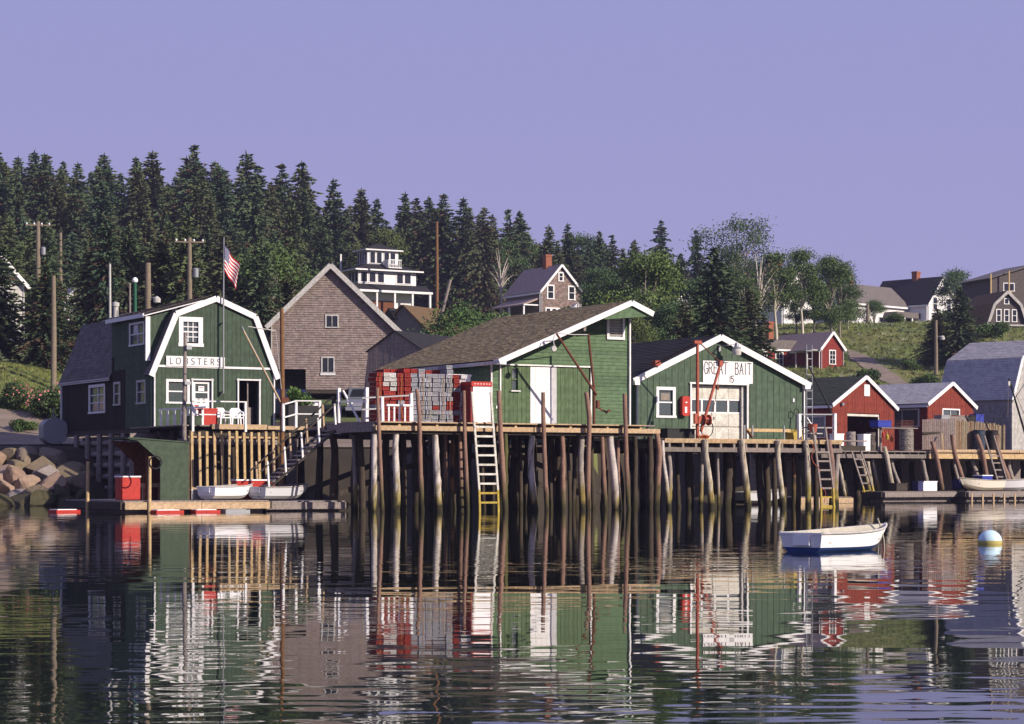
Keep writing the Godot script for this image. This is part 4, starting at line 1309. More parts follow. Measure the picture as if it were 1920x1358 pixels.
	bal.box(Vector3(4.62, 6.78, 0.0), Vector3(1.6, 0.08, 0.08)).box(Vector3(4.62, 5.92, -0.5), Vector3(1.6, 0.1, 1.2)).box(Vector3(3.83, 6.35, -0.55), Vector3(0.05, 0.9, 1.1))
	part(t, "balcony", bal, M.white)
	part(t, "vent_pipe", Shape.new().bar(Vector3(0.4, 5.6, -4.8), Vector3(0.4, 7.6, -4.8), 0.16, 0.16), M.white)

	# shingled farm cottage with a chimney
	var c := thing("shingled_cottage", "small shingled cottage with red brick chimney and white trim", "building", Vector3(3.15, 18.6, -240), YAW)
	cottage(c, 5.2, 7.6, 3.05, 5.9, 2.55, M.grey_wood, M.roof_mid, 0.3, M.white)
	shingles(c, gable(5.2, [Vector2(0, 3.05), Vector2(2.55, 5.9), Vector2(5.2, 3.05)]), [], 0.2, 0.25, M.shingle, Color(0.27, 0.2, 0.17), 0.3, Transform3D(Basis.IDENTITY, Vector3(0, 0, 0.004)))
	for p in c.find_children("roof*", "MeshInstance3D", false, false):
		p.material_override = M.shingle_roof
	for q in [[0.75, 2.1, 0.95, 1.6], [3.45, 2.1, 0.95, 1.6], [2.2, 4.1, 0.7, 1.05]]:
		window(c, q[0], q[1], q[2], q[3], 1, 2, M.white, Transform3D(Basis.IDENTITY, Vector3(0, 0, 0.03)), 0.15, pane, -0.02)
	for k in 3:
		window(c, 0.55 + k * 0.75, -0.2, 0.75, 1.4, 1, 1, M.white, Transform3D(Basis.IDENTITY, Vector3(0, 0, 0.03)), 0.14, pane, -0.02)
	part(c, "door_hood", Shape.new().prism(PackedVector2Array([Vector2(3.4, 1.0), Vector2(4.2, 1.75), Vector2(5.0, 1.0)]), 0.05, 0.9), M.white)
	chimney(c, 2.55, -2.9, 5.3, 7.3, 0.75)
	part(c, "porch_roof", Shape.new().prism(PackedVector2Array([Vector2(0.0, 2.3), Vector2(-2.0, 1.5), Vector2(-2.0, 1.35), Vector2(0.0, 2.1)]), -7.4, -0.3), M.shingle_roof)
	bars(c, "porch_post", [[Vector3(-1.9, -1.0, -0.45), Vector3(-1.9, 1.4, -0.45)], [Vector3(-1.9, -1.0, -3.6), Vector3(-1.9, 1.4, -3.6)]], M.white, 0.16, 0.16)
	part(c, "fascia", Shape.new().box(Vector3(-1.0, 1.42, -0.28), Vector3(2.0, 0.14, 0.05)), M.white)

	# red cottage
	var r := thing("red_cottage", "little red cottage with a tall chimney and white windows", "building", Vector3(28.1, 10.75, -200), 0.62)
	cottage(r, 2.9, 6.6, 2.2, 3.7, 1.45, M.red_clap, M.shingle_roof, 0.2, M.white, -2.0)
	window(r, 1.05, 0.75, 0.85, 1.35, 2, 3, M.white, Transform3D.IDENTITY, 0.1, pane, -0.01)
	part(r, "wing", Shape.new().box(Vector3(-1.9, 0.2, -5.6), Vector3(4.0, 4.0, 3.2)), M.red_clap)
	var wing := Shape.new()
	wing.prism(PackedVector2Array([Vector2(-4.1, 2.2), Vector2(0.6, 2.2), Vector2(0.6, 3.1), Vector2(-1.8, 3.1)]), -7.4, -3.8)
	part(r, "wing_roof", wing, M.roof_mid)
	part(r, "fascia", Shape.new().box(Vector3(-2.05, 2.16, -3.82), Vector3(4.1, 0.16, 0.06)).box(Vector3(-4.1, 2.16, -5.6), Vector3(0.06, 0.16, 3.6)), M.white)
	var wf := Transform3D(Basis.IDENTITY, Vector3(-3.9, -0.2, -4.0))
	window(r, 0.3, 0.9, 0.7, 1.3, 2, 3, M.white, wf, 0.09, pane, -0.01)
	window(r, 2.0, 0.45, 1.0, 1.75, 2, 3, M.white, wf, 0.09, pane, -0.01)
	window(r, 0.8, 1.1, 0.8, 1.2, 2, 2, M.white, plane(Vector3(-3.9, -0.2, -7.2), Vector3(0, 0, 1), Vector3.UP), 0.09, pane, -0.01)
	chimney(r, -1.2, -5.6, 2.8, 4.9, 0.6)
	bars(r, "porch_post", [[Vector3(-1.0, -0.8, -0.7), Vector3(-1.0, 2.0, -0.7)], [Vector3(-1.0, -0.8, -2.2), Vector3(-1.0, 2.0, -2.2)]], M.white_old, 0.1, 0.1)
	part(r, "porch_roof", Shape.new().box(Vector3(-0.5, 2.02, -1.7), Vector3(1.3, 0.1, 3.3)), M.white_old)

	# white farmhouse with its ell
	var f := thing("white_farmhouse", "white farmhouse with dark roofs, two chimneys and an ell", "building", Vector3(56.8, 20.9, -300), 0.76)
	f.scale = Vector3(1.22, 1.06, 1.2)
	cottage(f, 5.4, 8.0, 3.9, 7.4, 2.7, M.white, M.roof_dark, 0.3, M.white)
	for q in [[0.9, 0.5], [3.5, 0.5], [0.9, 3.0], [3.5, 3.0]]:
		window(f, q[0], q[1], 0.95, 1.7, 1, 2, M.white, Transform3D.IDENTITY, 0.1, pane, -0.01)
	window(f, 2.3, 5.1, 0.8, 1.1, 1, 2, M.white, Transform3D.IDENTITY, 0.1, pane, -0.01)
	window(f, 5.0, 0.5, 0.95, 1.7, 1, 2, M.white, left_of(8.0), 0.1, pane, -0.01)
	chimney(f, 2.7, -3.6, 6.8, 8.4, 0.7)
	var ep := [Vector2(0, 3.6), Vector2(2.4, 6.0), Vector2(4.8, 3.6)]
	part(f, "ell_wall", Shape.new().prism(gable(4.8, ep, -2.0), -11.0, 0.0, plane(Vector3(-11.0, 0, -7.6), Vector3(0, 0, 1), Vector3.UP)), M.white)
	part(f, "ell_roof", Shape.new().prism(PackedVector2Array([Vector2(-0.3, 3.35), Vector2(2.4, 6.05), Vector2(5.1, 3.35), Vector2(5.1, 3.5), Vector2(2.4, 6.2), Vector2(-0.3, 3.5)]), -11.1, 0.25, plane(Vector3(-11.0, 0, -7.6), Vector3(0, 0, 1), Vector3.UP)), M.roof_mid)
	part(f, "fascia", Shape.new().box(Vector3(-5.5, 3.3, -2.45), Vector3(11.2, 0.22, 0.08)), M.white)
	window(f, 1.5, 1.0, 1.3, 1.9, 2, 1, M.white, plane(Vector3(-11.0, 0, -7.6), Vector3(0, 0, 1), Vector3.UP), 0.1, pane, -0.01)
	chimney(f, -7.6, -5.2, 5.6, 7.3, 0.65)
	part(f, "porch_roof", Shape.new().prism(PackedVector2Array([Vector2(-4.6, 1.9), Vector2(0.4, 1.9), Vector2(0.4, 2.05), Vector2(0.0, 2.6), Vector2(-4.3, 2.6), Vector2(-4.6, 2.05)]), -3.0, -1.0), M.roof_mid)
	bars(f, "porch_post", [[Vector3(-4.4, -1.0, -1.15), Vector3(-4.4, 1.9, -1.15)], [Vector3(-2.8, -1.0, -1.15), Vector3(-2.8, 1.9, -1.15)], [Vector3(-1.4, -1.0, -1.15), Vector3(-1.4, 1.9, -1.15)], [Vector3(-0.1, -1.0, -1.15), Vector3(-0.1, 1.9, -1.15)]], M.white, 0.18, 0.18)
	part(f, "stone_base", Shape.new().box(Vector3(-2.4, -0.8, -1.8), Vector3(4.8, 1.9, 1.2)), M.stone_grey)
	for x in [0.6, 2.0, 3.4, 4.8]:
		window(f, x, 0.5, 1.0, 1.5, 1, 2, M.white, Transform3D(Basis.IDENTITY, Vector3(-6.0, 0, -2.8)), 0.1, pane, -0.01)

	# red sheds on the far wharf
	var r1 := thing("red_shed", "red board shed with open dark garage bay and green roof", "building", Vector3(16.95, 2.63, -116.2), 0.785)
	var p1 := [Vector2(0, 2.45), Vector2(2.85, 3.95), Vector2(5.6, 2.35)]
	boards(r1, "board", gable(5.6, p1), [[1.3, 0, 2.95, 2.0]], 0.22, true, M.red_boards, Transform3D.IDENTITY, 0.012, 0.024, 0.12)
	boards(r1, "board", rect(0, 0, 7, 2.4), [[4.6, 0.75, 1.9, 1.0]], 0.25, true, M.red_boards, left_of(7.0), 0.012)
	window(r1, 4.5, 0.65, 2.1, 1.2, 2, 1, M.white_old, left_of(7.0), 0.1)
	part(r1, "wall", Shape.new().box(Vector3(5.54, 1.2, -3.55), Vector3(0.1, 2.4, 6.9)), M.red_boards)
	part(r1, "wall", Shape.new().prism(gable(5.6, p1), -7.1, -7.0), M.red_boards)
	var s1 := roof(r1, p1, 0.15, -7.2, M.roof_green, 0.07, 0.18)
	for k in 2:
		roof_courses(s1[k], 0.15, -7.2, 0.16, 0.35, M.roof_green, Color.WHITE, 0.2)
	rake(r1, p1, 0.14, M.white, 0.2, 0.2)
	part(r1, "fascia", Shape.new().box(Vector3(-0.16, 2.3, -3.5), Vector3(0.05, 0.14, 7.2)), M.white)
	part(r1, "notice", Shape.new().box(Vector3(3.03, 3.25, 0.045), Vector3(0.5, 0.62, 0.03)), M.white)
	part(r1, "lintel", Shape.new().box(Vector3(2.78, 1.9, -0.05), Vector3(2.9, 0.12, 0.06)).box(Vector3(4.2, 0.95, -0.05), Vector3(0.07, 1.9, 0.06)), M.cream)
	part(r1, "flood_lamp", Shape.new().box(Vector3(0.75, 2.45, 0.1), Vector3(0.18, 0.14, 0.16)), M.steel)
	var r2 := thing("red_shed", "red board shed with pale grey roof beside the board fence", "building", Vector3(23.0, 2.7, -121.5), 0.785)
	var p2 := [Vector2(0, 2.6), Vector2(2.25, 3.75), Vector2(4.5, 2.5)]
	boards(r2, "board", gable(4.5, p2), [[1.45, 1.5, 1.6, 0.78]], 0.22, true, M.red_boards, Transform3D.IDENTITY, 0.012, 0.024, 0.12)
	boards(r2, "board", rect(0, 0, 6, 2.55), [[2.1, 1.38, 3.3, 0.87]], 0.25, true, M.red_boards, left_of(6.0), 0.012)
	window(r2, 1.38, 1.42, 1.74, 0.92, 2, 1, M.white, Transform3D.IDENTITY, 0.08)
	window(r2, 2.02, 1.3, 3.46, 1.03, 3, 1, M.white_old, left_of(6.0), 0.1)
	part(r2, "wall", Shape.new().box(Vector3(4.44, 1.25, -3.05), Vector3(0.1, 2.5, 5.9)), M.red_boards)
	part(r2, "wall", Shape.new().prism(gable(4.5, p2), -6.1, -6.0), M.red_boards)
	var s2 := roof(r2, p2, 0.15, -6.2, M.roof_grey, 0.07, 0.18)
	for k in 2:
		roof_courses(s2[k], 0.15, -6.2, 0.15, 0.33, M.roof_grey, Color.WHITE, 0.12)
	rake(r2, p2, 0.14, M.white, 0.2, 0.2)
	part(r2, "fascia", Shape.new().box(Vector3(-0.16, 2.44, -3.0), Vector3(0.05, 0.14, 6.2)), M.white)

	# grey gambrel barn
	var gb := thing("gambrel_barn", "pale grey gambrel barn with asphalt shingled roof", "building", Vector3(28.9, 2.6, -127.0), 0.8)
	var gp := [Vector2(0, 3.2), Vector2(1.0, 5.5), Vector2(3.5, 6.65), Vector2(5.7, 5.5), Vector2(6.7, 3.2)]
	boards(gb, "board", gable(6.7, gp), [], 0.3, true, M.grey_paint, Transform3D.IDENTITY, 0.01)
	part(gb, "wall", Shape.new().box(Vector3(0.05, 1.55, -2.45), Vector3(0.1, 3.2, 4.7)), M.shaded_grey_paint)  # side wall in the darkened grey, shade painted into the colour
	part(gb, "wall", Shape.new().prism(gable(6.7, gp), -4.9, -4.8), M.grey_paint)
	var gs := roof(gb, gp, 0.12, -5.0, M.roof_grey, 0.07, 0.16)
	for k in 4:
		roof_courses(gs[k], 0.12, -5.0, 0.155, 0.36, M.roof_grey if k in [1, 2] else M.roof_blue, Color.WHITE, 0.14, 0.016)
	rake(gb, gp, 0.1, M.white, 0.22, 0.18)

	# weathered shed with a black roof, behind the wharf shed
	var k := thing("weathered_shed", "weathered grey board shed with black roof behind the wharf shed", "building", Vector3(-7.1, 3.5, -108.5), -0.5)
	var kp := [Vector2(0, 3.9), Vector2(1.55, 4.85), Vector2(3.9, 3.4)]
	boards(k, "board", PackedVector2Array([Vector2(-0.5, 0), Vector2(3.9, 0), Vector2(3.9, 3.4), Vector2(1.55, 4.85), Vector2(0, 3.9)]), [], 0.2, true, M.grey_wood, Transform3D.IDENTITY, 0.01)
	part(k, "wall", Shape.new().box(Vector3(3.85, 1.7, -3.2), Vector3(0.1, 3.38, 6.2)), M.grey_wood)
	roof(k, kp, 0.1, -6.4, M.roof_dark, 0.06, 0.1)

	# brown roofed house behind the barn
	var q := thing("brown_roof_house", "small shingled house with a brown roof behind the barn", "building", Vector3(-9.7, 9.0, -160), -0.5)
	cottage(q, 4.2, 5.0, 2.7, 4.6, 2.1, M.grey_wood, M.roof_brown, 0.25, null, -2.5)
	part(q, "dormer", Shape.new().prism(PackedVector2Array([Vector2(0, 0), Vector2(1.2, 0), Vector2(0.6, 0.8)]), -1.5, 0.3, Transform3D(Basis.IDENTITY, Vector3(0.4, 3.7, 0))), M.roof_dark)

	# clapboard house at the wood's edge, left
	var l := thing("clapboard_house", "pale clapboard house with grey roof at the edge of the spruces", "building", Vector3(-40.2, 9.2, -152), YAW)
	cottage(l, 6.6, 8.0, 5.6, 9.2, 3.3, M.white_old, M.roof_mid, 0.4, M.white)
	for y in [0.6, 3.3]:
		for x in [1.0, 4.4]:
			window(l, x, y, 1.0, 1.7, 1, 2, M.white, Transform3D.IDENTITY, 0.1, pane, -0.01)
	# houses that show between the trees
	var h1 := thing("white_house", "white house with grey roof half hidden behind birch trees", "building", Vector3(29.6, 17.5, -240), 0.7)
	cottage(h1, 5.0, 8.0, 3.4, 6.6, 2.5, M.white, M.shingle_roof, 0.3, M.white)
	chimney(h1, 2.5, -3.0, 6.0, 8.0, 0.6)
	var h2 := thing("white_house", "white gable showing over the bushes left of the big dark spruce", "building", Vector3(18.4, 17.4, -255), 0.6)
	cottage(h2, 4.0, 5.0, 3.6, 5.4, 2.0, M.white, M.shingle_roof, 0.3, M.white)
	chimney(h2, 0.6, -2.5, 4.4, 6.4, 0.6)
	var h3 := thing("white_house", "white roof gable peeping out of the dark spruces by the utility poles", "building", Vector3(-38.6, 15.2, -190), 0.5)
	cottage(h3, 2.4, 4.0, 1.5, 2.5, 1.2, M.white, M.roof_grey, 0.2, M.white, -4.0)
	# dark gambrel house and the house being built behind it
	var dg := thing("dark_gambrel_house", "brown shingled gambrel house with three white windows", "building", Vector3(49.7, 15.0, -230), 0.25)
	var dp := [Vector2(0, 2.2), Vector2(0.75, 4.3), Vector2(2.3, 5.7), Vector2(3.85, 4.3), Vector2(4.6, 2.2)]
	part(dg, "wall", Shape.new().prism(gable(4.6, dp, -3.0), -7.0, 0.0), M.brown_shingle)
	roof(dg, dp, 0.35, -7.2, M.roof_brown, 0.12, 0.3)
	rake(dg, dp, 0.33, M.grey_paint, 0.3, 0.3)
	part(dg, "trim_board", Shape.new().box(Vector3(2.3, 2.15, 0.1), Vector3(4.8, 0.18, 0.2)), M.grey_paint)
	for x in [1.1, 2.0, 2.9]:
		window(dg, x, 2.5, 0.62, 1.35, 1, 2, M.white, Transform3D.IDENTITY, 0.1, pane, -0.01)
	window(dg, 2.0, 4.35, 0.6, 0.65, 1, 1, M.white, Transform3D.IDENTITY, 0.1, pane, -0.01)
	for x in [0.8, 1.35, 2.7]:
		window(dg, x, -0.6, 0.6, 1.7, 1, 1, M.white, Transform3D.IDENTITY, 0.1, pane, -0.01)
	var uc := thing("unfinished_house", "grey shingled house under construction with scaffold posts", "building", Vector3(56.3, 16.0, -258), 0.3)
	cottage(uc, 9.0, 7.0, 8.6, 10.4, 6.0, M.brown_shingle, M.roof_mid, 0.5, null)
	part(uc, "tarpaulin", Shape.new().box(Vector3(1.6, 5.6, 0.05), Vector3(3.0, 1.8, 0.06)), M.blue_plastic)
	window(uc, 1.6, 7.1, 1.5, 1.0, 2, 1, M.white, Transform3D.IDENTITY, 0.1, pane, -0.01)
	var post := Shape.new().bar(Vector3(-0.6, -2.0, 1.0), Vector3(-0.6, 9.0, 1.0), 0.14, 0.14).box(Vector3(-0.6, 6.4, 0.8), Vector3(0.5, 0.3, 0.9))
	part(uc, "scaffold_post", post, M.raw_post)
	part(uc, "scaffold_post", post, M.raw_post, Vector3(2.4, 0.4, 0))


var MAIN_PILES := [[-0.06, 4.29, 0.19, -0.20, 0.055, "b"], [1.48, 4.27, 1.81, -0.20, 0.060, "b"], [3.36, 4.25, 3.53, -0.20, 0.056, "b"], [4.77, 4.28, 5.08, -0.20, 0.076, "b"], [5.26, 2.79, 5.37, 0.20, 0.077, "m"], [6.61, 4.26, 6.78, -0.20, 0.067, "b"], [8.44, 4.29, 8.69, -0.20, 0.078, "b"], [10.10, 4.28, 10.34, -0.20, 0.069, "b"], [0.09, 2.85, 0.03, 0.30, 0.083, "w"], [0.94, 2.80, 0.86, 0.30, 0.093, "w"], [2.46, 2.80, 2.67, 0.30, 0.103, "w"], [3.37, 2.79, 3.41, 1.20, 0.057, "b"], [4.21, 2.81, 4.21, 2.20, 0.068, "o"], [3.63, 2.82, 3.74, 0.60, 0.062, "b"], [0.56, 2.86, 0.66, 2.40, 0.095, "d"], [0.47, 2.78, 0.51, 2.70, 0.067, "g"], [2.36, 2.80, 2.38, 2.50, 0.077, "d"], [6.45, 2.80, 6.61, 0.30, 0.097, "w"], [7.70, 2.81, 7.83, 0.30, 0.078, "b"], [7.28, 2.79, 7.30, 2.60, 0.070, "d"], [9.40, 2.81, 9.40, 2.60, 0.060, "d"], [9.96, 2.83, 9.98, 3.20, 0.071, "d"], [8.67, 2.79, 8.76, 0.50, 0.098, "g"], [9.42, 2.83, 9.68, 0.30, 0.069, "b"], [9.79, 2.84, 10.17, 0.30, 0.128, "w"], [10.57, 2.58, 10.76, 1.00, 0.070, "b"], [11.72, 2.85, 11.86, 0.10, 0.099, "b"], [12.56, 2.83, 12.59, 1.80, 0.102, "d"], [5.57, 2.83, 5.64, 2.40, 0.069, "d"], [6.59, 2.86, 6.59, 3.40, 0.070, "d"], [3.34, 2.82, 3.34, 3.00, 0.078, "d"], [1.96, 2.81, 1.96, 3.20, 0.077, "d"], [9.10, 2.82, 9.14, 3.50, 0.081, "d"], [10.76, 2.83, 10.81, 3.10, 0.082, "d"], [12.51, 2.85, 12.56, 2.80, 0.082, "d"]]
var LOW_PILES := [[13.21, 2.61, 13.58, 1.93, 0.072, "w"], [13.74, 2.33, 13.91, 2.38, 0.082, "g"], [15.19, 2.67, 15.45, 1.88, 0.103, "y"], [16.92, 2.68, 17.28, 1.88, 0.105, "y"], [18.69, 2.66, 18.98, 1.88, 0.095, "y"], [20.06, 2.67, 20.25, 1.88, 0.096, "y"], [21.24, 2.68, 21.41, 1.88, 0.096, "r"], [15.07, 2.25, 15.20, 3.68, 0.074, "d"], [15.71, 2.25, 15.81, 2.98, 0.073, "g"], [16.20, 2.25, 16.25, 2.48, 0.052, "g"], [17.26, 2.26, 17.29, 3.28, 0.138, "d"], [18.64, 2.27, 18.75, 2.98, 0.128, "d"], [18.95, 2.26, 19.01, 2.48, 0.085, "d"], [20.82, 2.29, 20.82, 3.68, 0.076, "o"], [20.02, 2.27, 19.99, 2.38, 0.086, "d"], [21.86, 2.28, 21.91, 2.18, 0.108, "g"], [16.30, 2.27, 16.32, 4.68, 0.086, "d"], [19.05, 2.29, 19.10, 4.48, 0.087, "d"], [17.90, 2.29, 17.92, 5.28, 0.098, "d"], [21.39, 2.31, 21.39, 5.08, 0.088, "d"], [22.59, 2.31, 22.62, 4.48, 0.089, "d"]]
var FAR_PILES := [[36.18, 2.05, 36.96, 18.24, 0.080, "y"], [36.72, 1.98, 37.39, 18.44, 0.080, "y"], [37.35, 2.09, 38.24, 18.84, 0.081, "g"], [37.62, 2.73, 38.65, 18.24, 0.094, "y"], [38.56, 2.09, 39.72, 18.84, 0.081, "g"], [40.46, 2.07, 41.16, 18.64, 0.096, "g"], [40.75, 3.03, 41.79, 18.24, 0.095, "b"], [42.11, 3.39, 43.32, 18.24, 0.096, "b"], [42.79, 2.17, 43.68, 18.94, 0.083, "g"], [44.03, 2.09, 45.37, 18.94, 0.097, "g"], [43.73, 3.41, 45.16, 18.24, 0.097, "b"], [45.08, 3.37, 46.59, 18.24, 0.111, "b"], [46.61, 2.18, 47.46, 18.94, 0.112, "g"], [34.86, 1.92, 35.68, 18.44, 0.080, "y"], [36.80, 2.02, 36.97, 20.54, 0.123, "d"], [38.51, 2.03, 38.68, 21.54, 0.124, "d"], [40.24, 2.04, 40.41, 22.54, 0.126, "d"], [39.52, 2.03, 39.69, 20.54, 0.124, "d"], [41.28, 2.04, 41.45, 21.54, 0.126, "d"], [43.07, 2.05, 43.24, 22.54, 0.128, "d"], [42.31, 2.04, 42.48, 20.54, 0.126, "d"], [44.12, 2.05, 44.30, 21.54, 0.128, "d"], [45.96, 2.06, 46.14, 22.54, 0.129, "d"], [45.16, 2.05, 45.34, 20.54, 0.127, "d"], [47.03, 2.06, 47.21, 21.54, 0.129, "d"], [48.93, 2.07, 49.11, 22.54, 0.131, "d"], [48.09, 2.06, 48.27, 20.54, 0.129, "d"], [50.02, 2.07, 50.20, 21.54, 0.131, "d"]]


func pile_shape(a: Vector3, b: Vector3, r: float, kind: String) -> Shape:
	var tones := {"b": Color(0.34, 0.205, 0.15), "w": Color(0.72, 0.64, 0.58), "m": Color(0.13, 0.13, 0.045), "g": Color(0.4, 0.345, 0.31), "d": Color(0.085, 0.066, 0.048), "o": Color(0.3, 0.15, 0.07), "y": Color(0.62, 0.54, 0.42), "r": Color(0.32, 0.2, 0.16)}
	var tone: Color = tones[kind]
	var weed := Color(0.3, 0.23, 0.045) if kind in ["w", "y", "g", "r"] else Color(0.09, 0.085, 0.03)
	var pts := []
	var rad := []
	var cols := []
	var rings := 18
	var wave := Vector3(rng.randf_range(-1, 1), 0, rng.randf_range(-1, 1)) * r * 0.9
	var ph := rng.randf() * TAU
	var line := rng.randf_range(0.7, 1.25)
	for k in rings:
		var f := float(k) / (rings - 1)
		var p := a.lerp(b, f)
		pts.append(p + wave * sin(f * 4.0 + ph) * minf(1.0, f * 6.0) + Vector3(rng.randf_range(-1, 1), 0, rng.randf_range(-1, 1)) * r * 0.07)
		rad.append(r * lerpf(1.08, 1.4, f) * rng.randf_range(0.95, 1.05) * (1.12 if rng.randf() < 0.1 else 1.0))
		for j in 10:
			var c := tint(tone, 0.2)
			if kind in ["w", "y"] and rng.randf() < 0.12:
				c = c * 0.35
			if kind == "o" and int(f * 9.0) % 3 == 0:
				c = tint(Color(0.06, 0.045, 0.04), 0.2)
			var edge := p.y - line + rng.randf_range(-0.3, 0.3)
			if edge < 0.0 and kind != "d":
				c = c.lerp(tint(weed, 0.35), clampf(-edge * 2.0 + 0.2, 0, 0.9))
			if p.y < 0.3 + rng.randf_range(-0.15, 0.15):
				c = tint(Color(0.05, 0.045, 0.022), 0.4)
			c.a = 1.0
			cols.append(c)
	return Shape.new().tube(pts, rad, 10, cols)


func piles(o: Node3D, list: Array) -> void:
	for p in list:
		part(o, "pile", pile_shape(Vector3(p[0], p[1], -p[3]), Vector3(p[2], -0.9, -p[3]), p[4], p[5]), M.pile)


# deck boards that run along the front, h is the walking surface
func deck(o: Node3D, s0: float, s1: float, t0: float, t1: float, h: float, m: Material) -> void:
	var t := t0
	while t < t1 - 0.05:
		var s := s0
		while s < s1 - 0.05:
			var e := minf(s1, s + rng.randf_range(3.0, 4.5))
			if s1 - e < 0.8:
				e = s1
			var st := Shape.new()
			st.col = tint(Color.WHITE, 0.18)
			st.box(Vector3((s + e) * 0.5, h - 0.025 + rng.randf_range(-0.004, 0.004), -(t + 0.1)), Vector3(e - s - 0.006, 0.05, 0.19))
			part(o, "plank", st, m)
			s = e
		t += 0.2
	t = t0 + 0.25
	var k := 0
	while t < t1:
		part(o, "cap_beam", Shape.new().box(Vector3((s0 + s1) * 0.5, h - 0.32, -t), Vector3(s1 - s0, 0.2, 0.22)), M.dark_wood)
		t += 2.4
		k += 1


func joists(o: Node3D, s0: float, s1: float, t0: float, t1: float, top: float, deep: float, m: Material, step: float) -> void:
	var s := s0 + 0.1
	while s < s1:
		part(o, "joist", Shape.new().box(Vector3(s, top - deep * 0.5, -(t0 + t1) * 0.5), Vector3(0.09, deep, t1 - t0)), m)
		s += step * rng.randf_range(0.85, 1.15)


func make_wharves() -> void:
	rng.seed = 21
	var o := thing("main_wharf", "tall log piled wharf carrying the wharf shed and stacked crates", "wharf", WHARF, YAW)
	deck(o, 0.0, 11.6, 0.02, 4.4, 3.14, M.grey_wood)
	deck(o, 5.3, 12.0, 4.4, 13.0, 3.14, M.grey_wood)
	deck(o, 3.2, 5.3, 8.4, 13.0, 3.14, M.grey_wood)
	joists(o, 0.05, 11.7, 0.06, 3.0, 3.085, 0.13, M.raw_post, 0.75)
	bars(o, "edge_board", [[Vector3(0.0, 3.115, 0.02), Vector3(4.3, 3.115, 0.02), 0.05, 0.04], [Vector3(4.32, 3.115, 0.02), Vector3(7.9, 3.115, 0.02), 0.05, 0.04], [Vector3(7.92, 3.115, 0.02), Vector3(11.15, 3.115, 0.02), 0.05, 0.04]], M.raw_wood)
	var cuts := [-0.05, 1.62, 3.55, 6.35, 8.55, 10.1, 11.85]
	for k in cuts.size() - 1:
		var b := Shape.new()
		b.col = tint(Color(1.0, 0.98, 0.95), 0.12)
		b.box(Vector3((cuts[k] + cuts[k + 1]) * 0.5, 2.91, -0.06), Vector3(cuts[k + 1] - cuts[k] - 0.05, 0.17, 0.12))
		part(o, "stringer", b, M.raw_wood)
	part(o, "stringer", Shape.new().box(Vector3(-0.06, 2.93, -1.9), Vector3(0.14, 0.3, 3.6)), M.grey_wood)
	piles(o, MAIN_PILES)
	# inner rows that hold the deck up, added to darken the space beneath
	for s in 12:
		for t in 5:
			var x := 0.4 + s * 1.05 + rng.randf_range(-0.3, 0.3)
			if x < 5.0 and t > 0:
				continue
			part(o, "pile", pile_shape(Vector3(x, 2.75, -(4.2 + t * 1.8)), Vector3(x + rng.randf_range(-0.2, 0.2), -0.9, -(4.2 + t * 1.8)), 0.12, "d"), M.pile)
	for t in [3.6, 7.0]:
		part(o, "cross_brace", Shape.new().bar(Vector3(0.3, 0.6, -t), Vector3(6.0, 2.6, -t), 0.05, 0.2), M.dark_wood)
		part(o, "cross_brace", Shape.new().bar(Vector3(11.6, 0.6, -t), Vector3(6.2, 2.6, -t), 0.05, 0.2), M.dark_wood)

	var l := thing("lower_wharf", "low piled wharf in front of the bait shed", "wharf", WHARF, YAW)
	deck(l, 13.3, 23.4, 2.1, 17.0, 2.7, M.grey_wood)
	var cutl := [13.35, 15.25, 16.95, 18.7, 20.05, 22.0]
	for k in cutl.size() - 1:
		for y in [2.615, 2.27]:
			var b := Shape.new()
			b.col = tint(Color(0.92, 0.9, 0.86), 0.2)
			b.box(Vector3((cutl[k] + cutl[k + 1]) * 0.5, y, -2.04), Vector3(cutl[k + 1] - cutl[k] - 0.03, 0.17, 0.14))
			part(l, "stringer", b, M.raw_wood if rng.randf() < 0.6 else M.grey_wood)
	joists(l, 13.5, 22.0, 2.0, 4.4, 2.53, 0.18, M.grey_wood, 0.62)
	piles(l, LOW_PILES)
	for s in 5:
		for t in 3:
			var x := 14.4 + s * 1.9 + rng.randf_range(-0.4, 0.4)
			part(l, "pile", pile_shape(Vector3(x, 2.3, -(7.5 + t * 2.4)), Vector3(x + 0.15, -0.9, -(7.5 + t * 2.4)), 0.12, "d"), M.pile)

	var f := thing("far_wharf", "far wharf on leaning poles below the red sheds", "wharf", WHARF, YAW)
	deck(f, 33.5, 41.0, 18.5, 26.0, 2.52, M.grey_wood)
	deck(f, 41.0, 53.0, 18.5, 24.0, 2.62, M.raw_wood)
	joists(f, 33.6, 40.6, 18.45, 20.0, 2.46, 0.16, M.dark_wood, 0.5)
	for k in 5:
		var b := Shape.new()
		b.col = tint(Color(0.85, 0.85, 0.85), 0.2)
		b.box(Vector3(34.4 + k * 1.35, 2.26, -18.42), Vector3(1.33, 0.2, 0.12))
		part(f, "stringer", b, M.grey_wood)
	for k in 4:
		part(f, "stringer", Shape.new().box(Vector3(42.1 + k * 2.9, 2.28, -18.4), Vector3(2.88, 0.26, 0.14)), M.raw_post)
		part(f, "edge_log", Shape.new().tube([Vector3(41.0 + k * 2.9, 2.52, -18.4), Vector3(43.85 + k * 2.9, 2.54, -18.4)], [0.09, 0.1], 8), M.raw_wood)
	piles(f, FAR_PILES)
	# unseen plank wall added behind the far wharf to darken the space beneath it
	for k in 19:
		part(f, "added_back_plank", Shape.new().box(Vector3(34.0 + k * 1.0, 0.7, -24.0), Vector3(0.98, 3.4, 0.08)), M.grey_wood)

	# the dock before the lobster shed, with its slatted front
	var d := thing("lobster_dock", "plank dock with slatted front before the lobster shed", "wharf", WHARF, YAW)
	deck(d, -2.0, 4.6, 13.0, 19.0, 3.26, M.grey_wood)
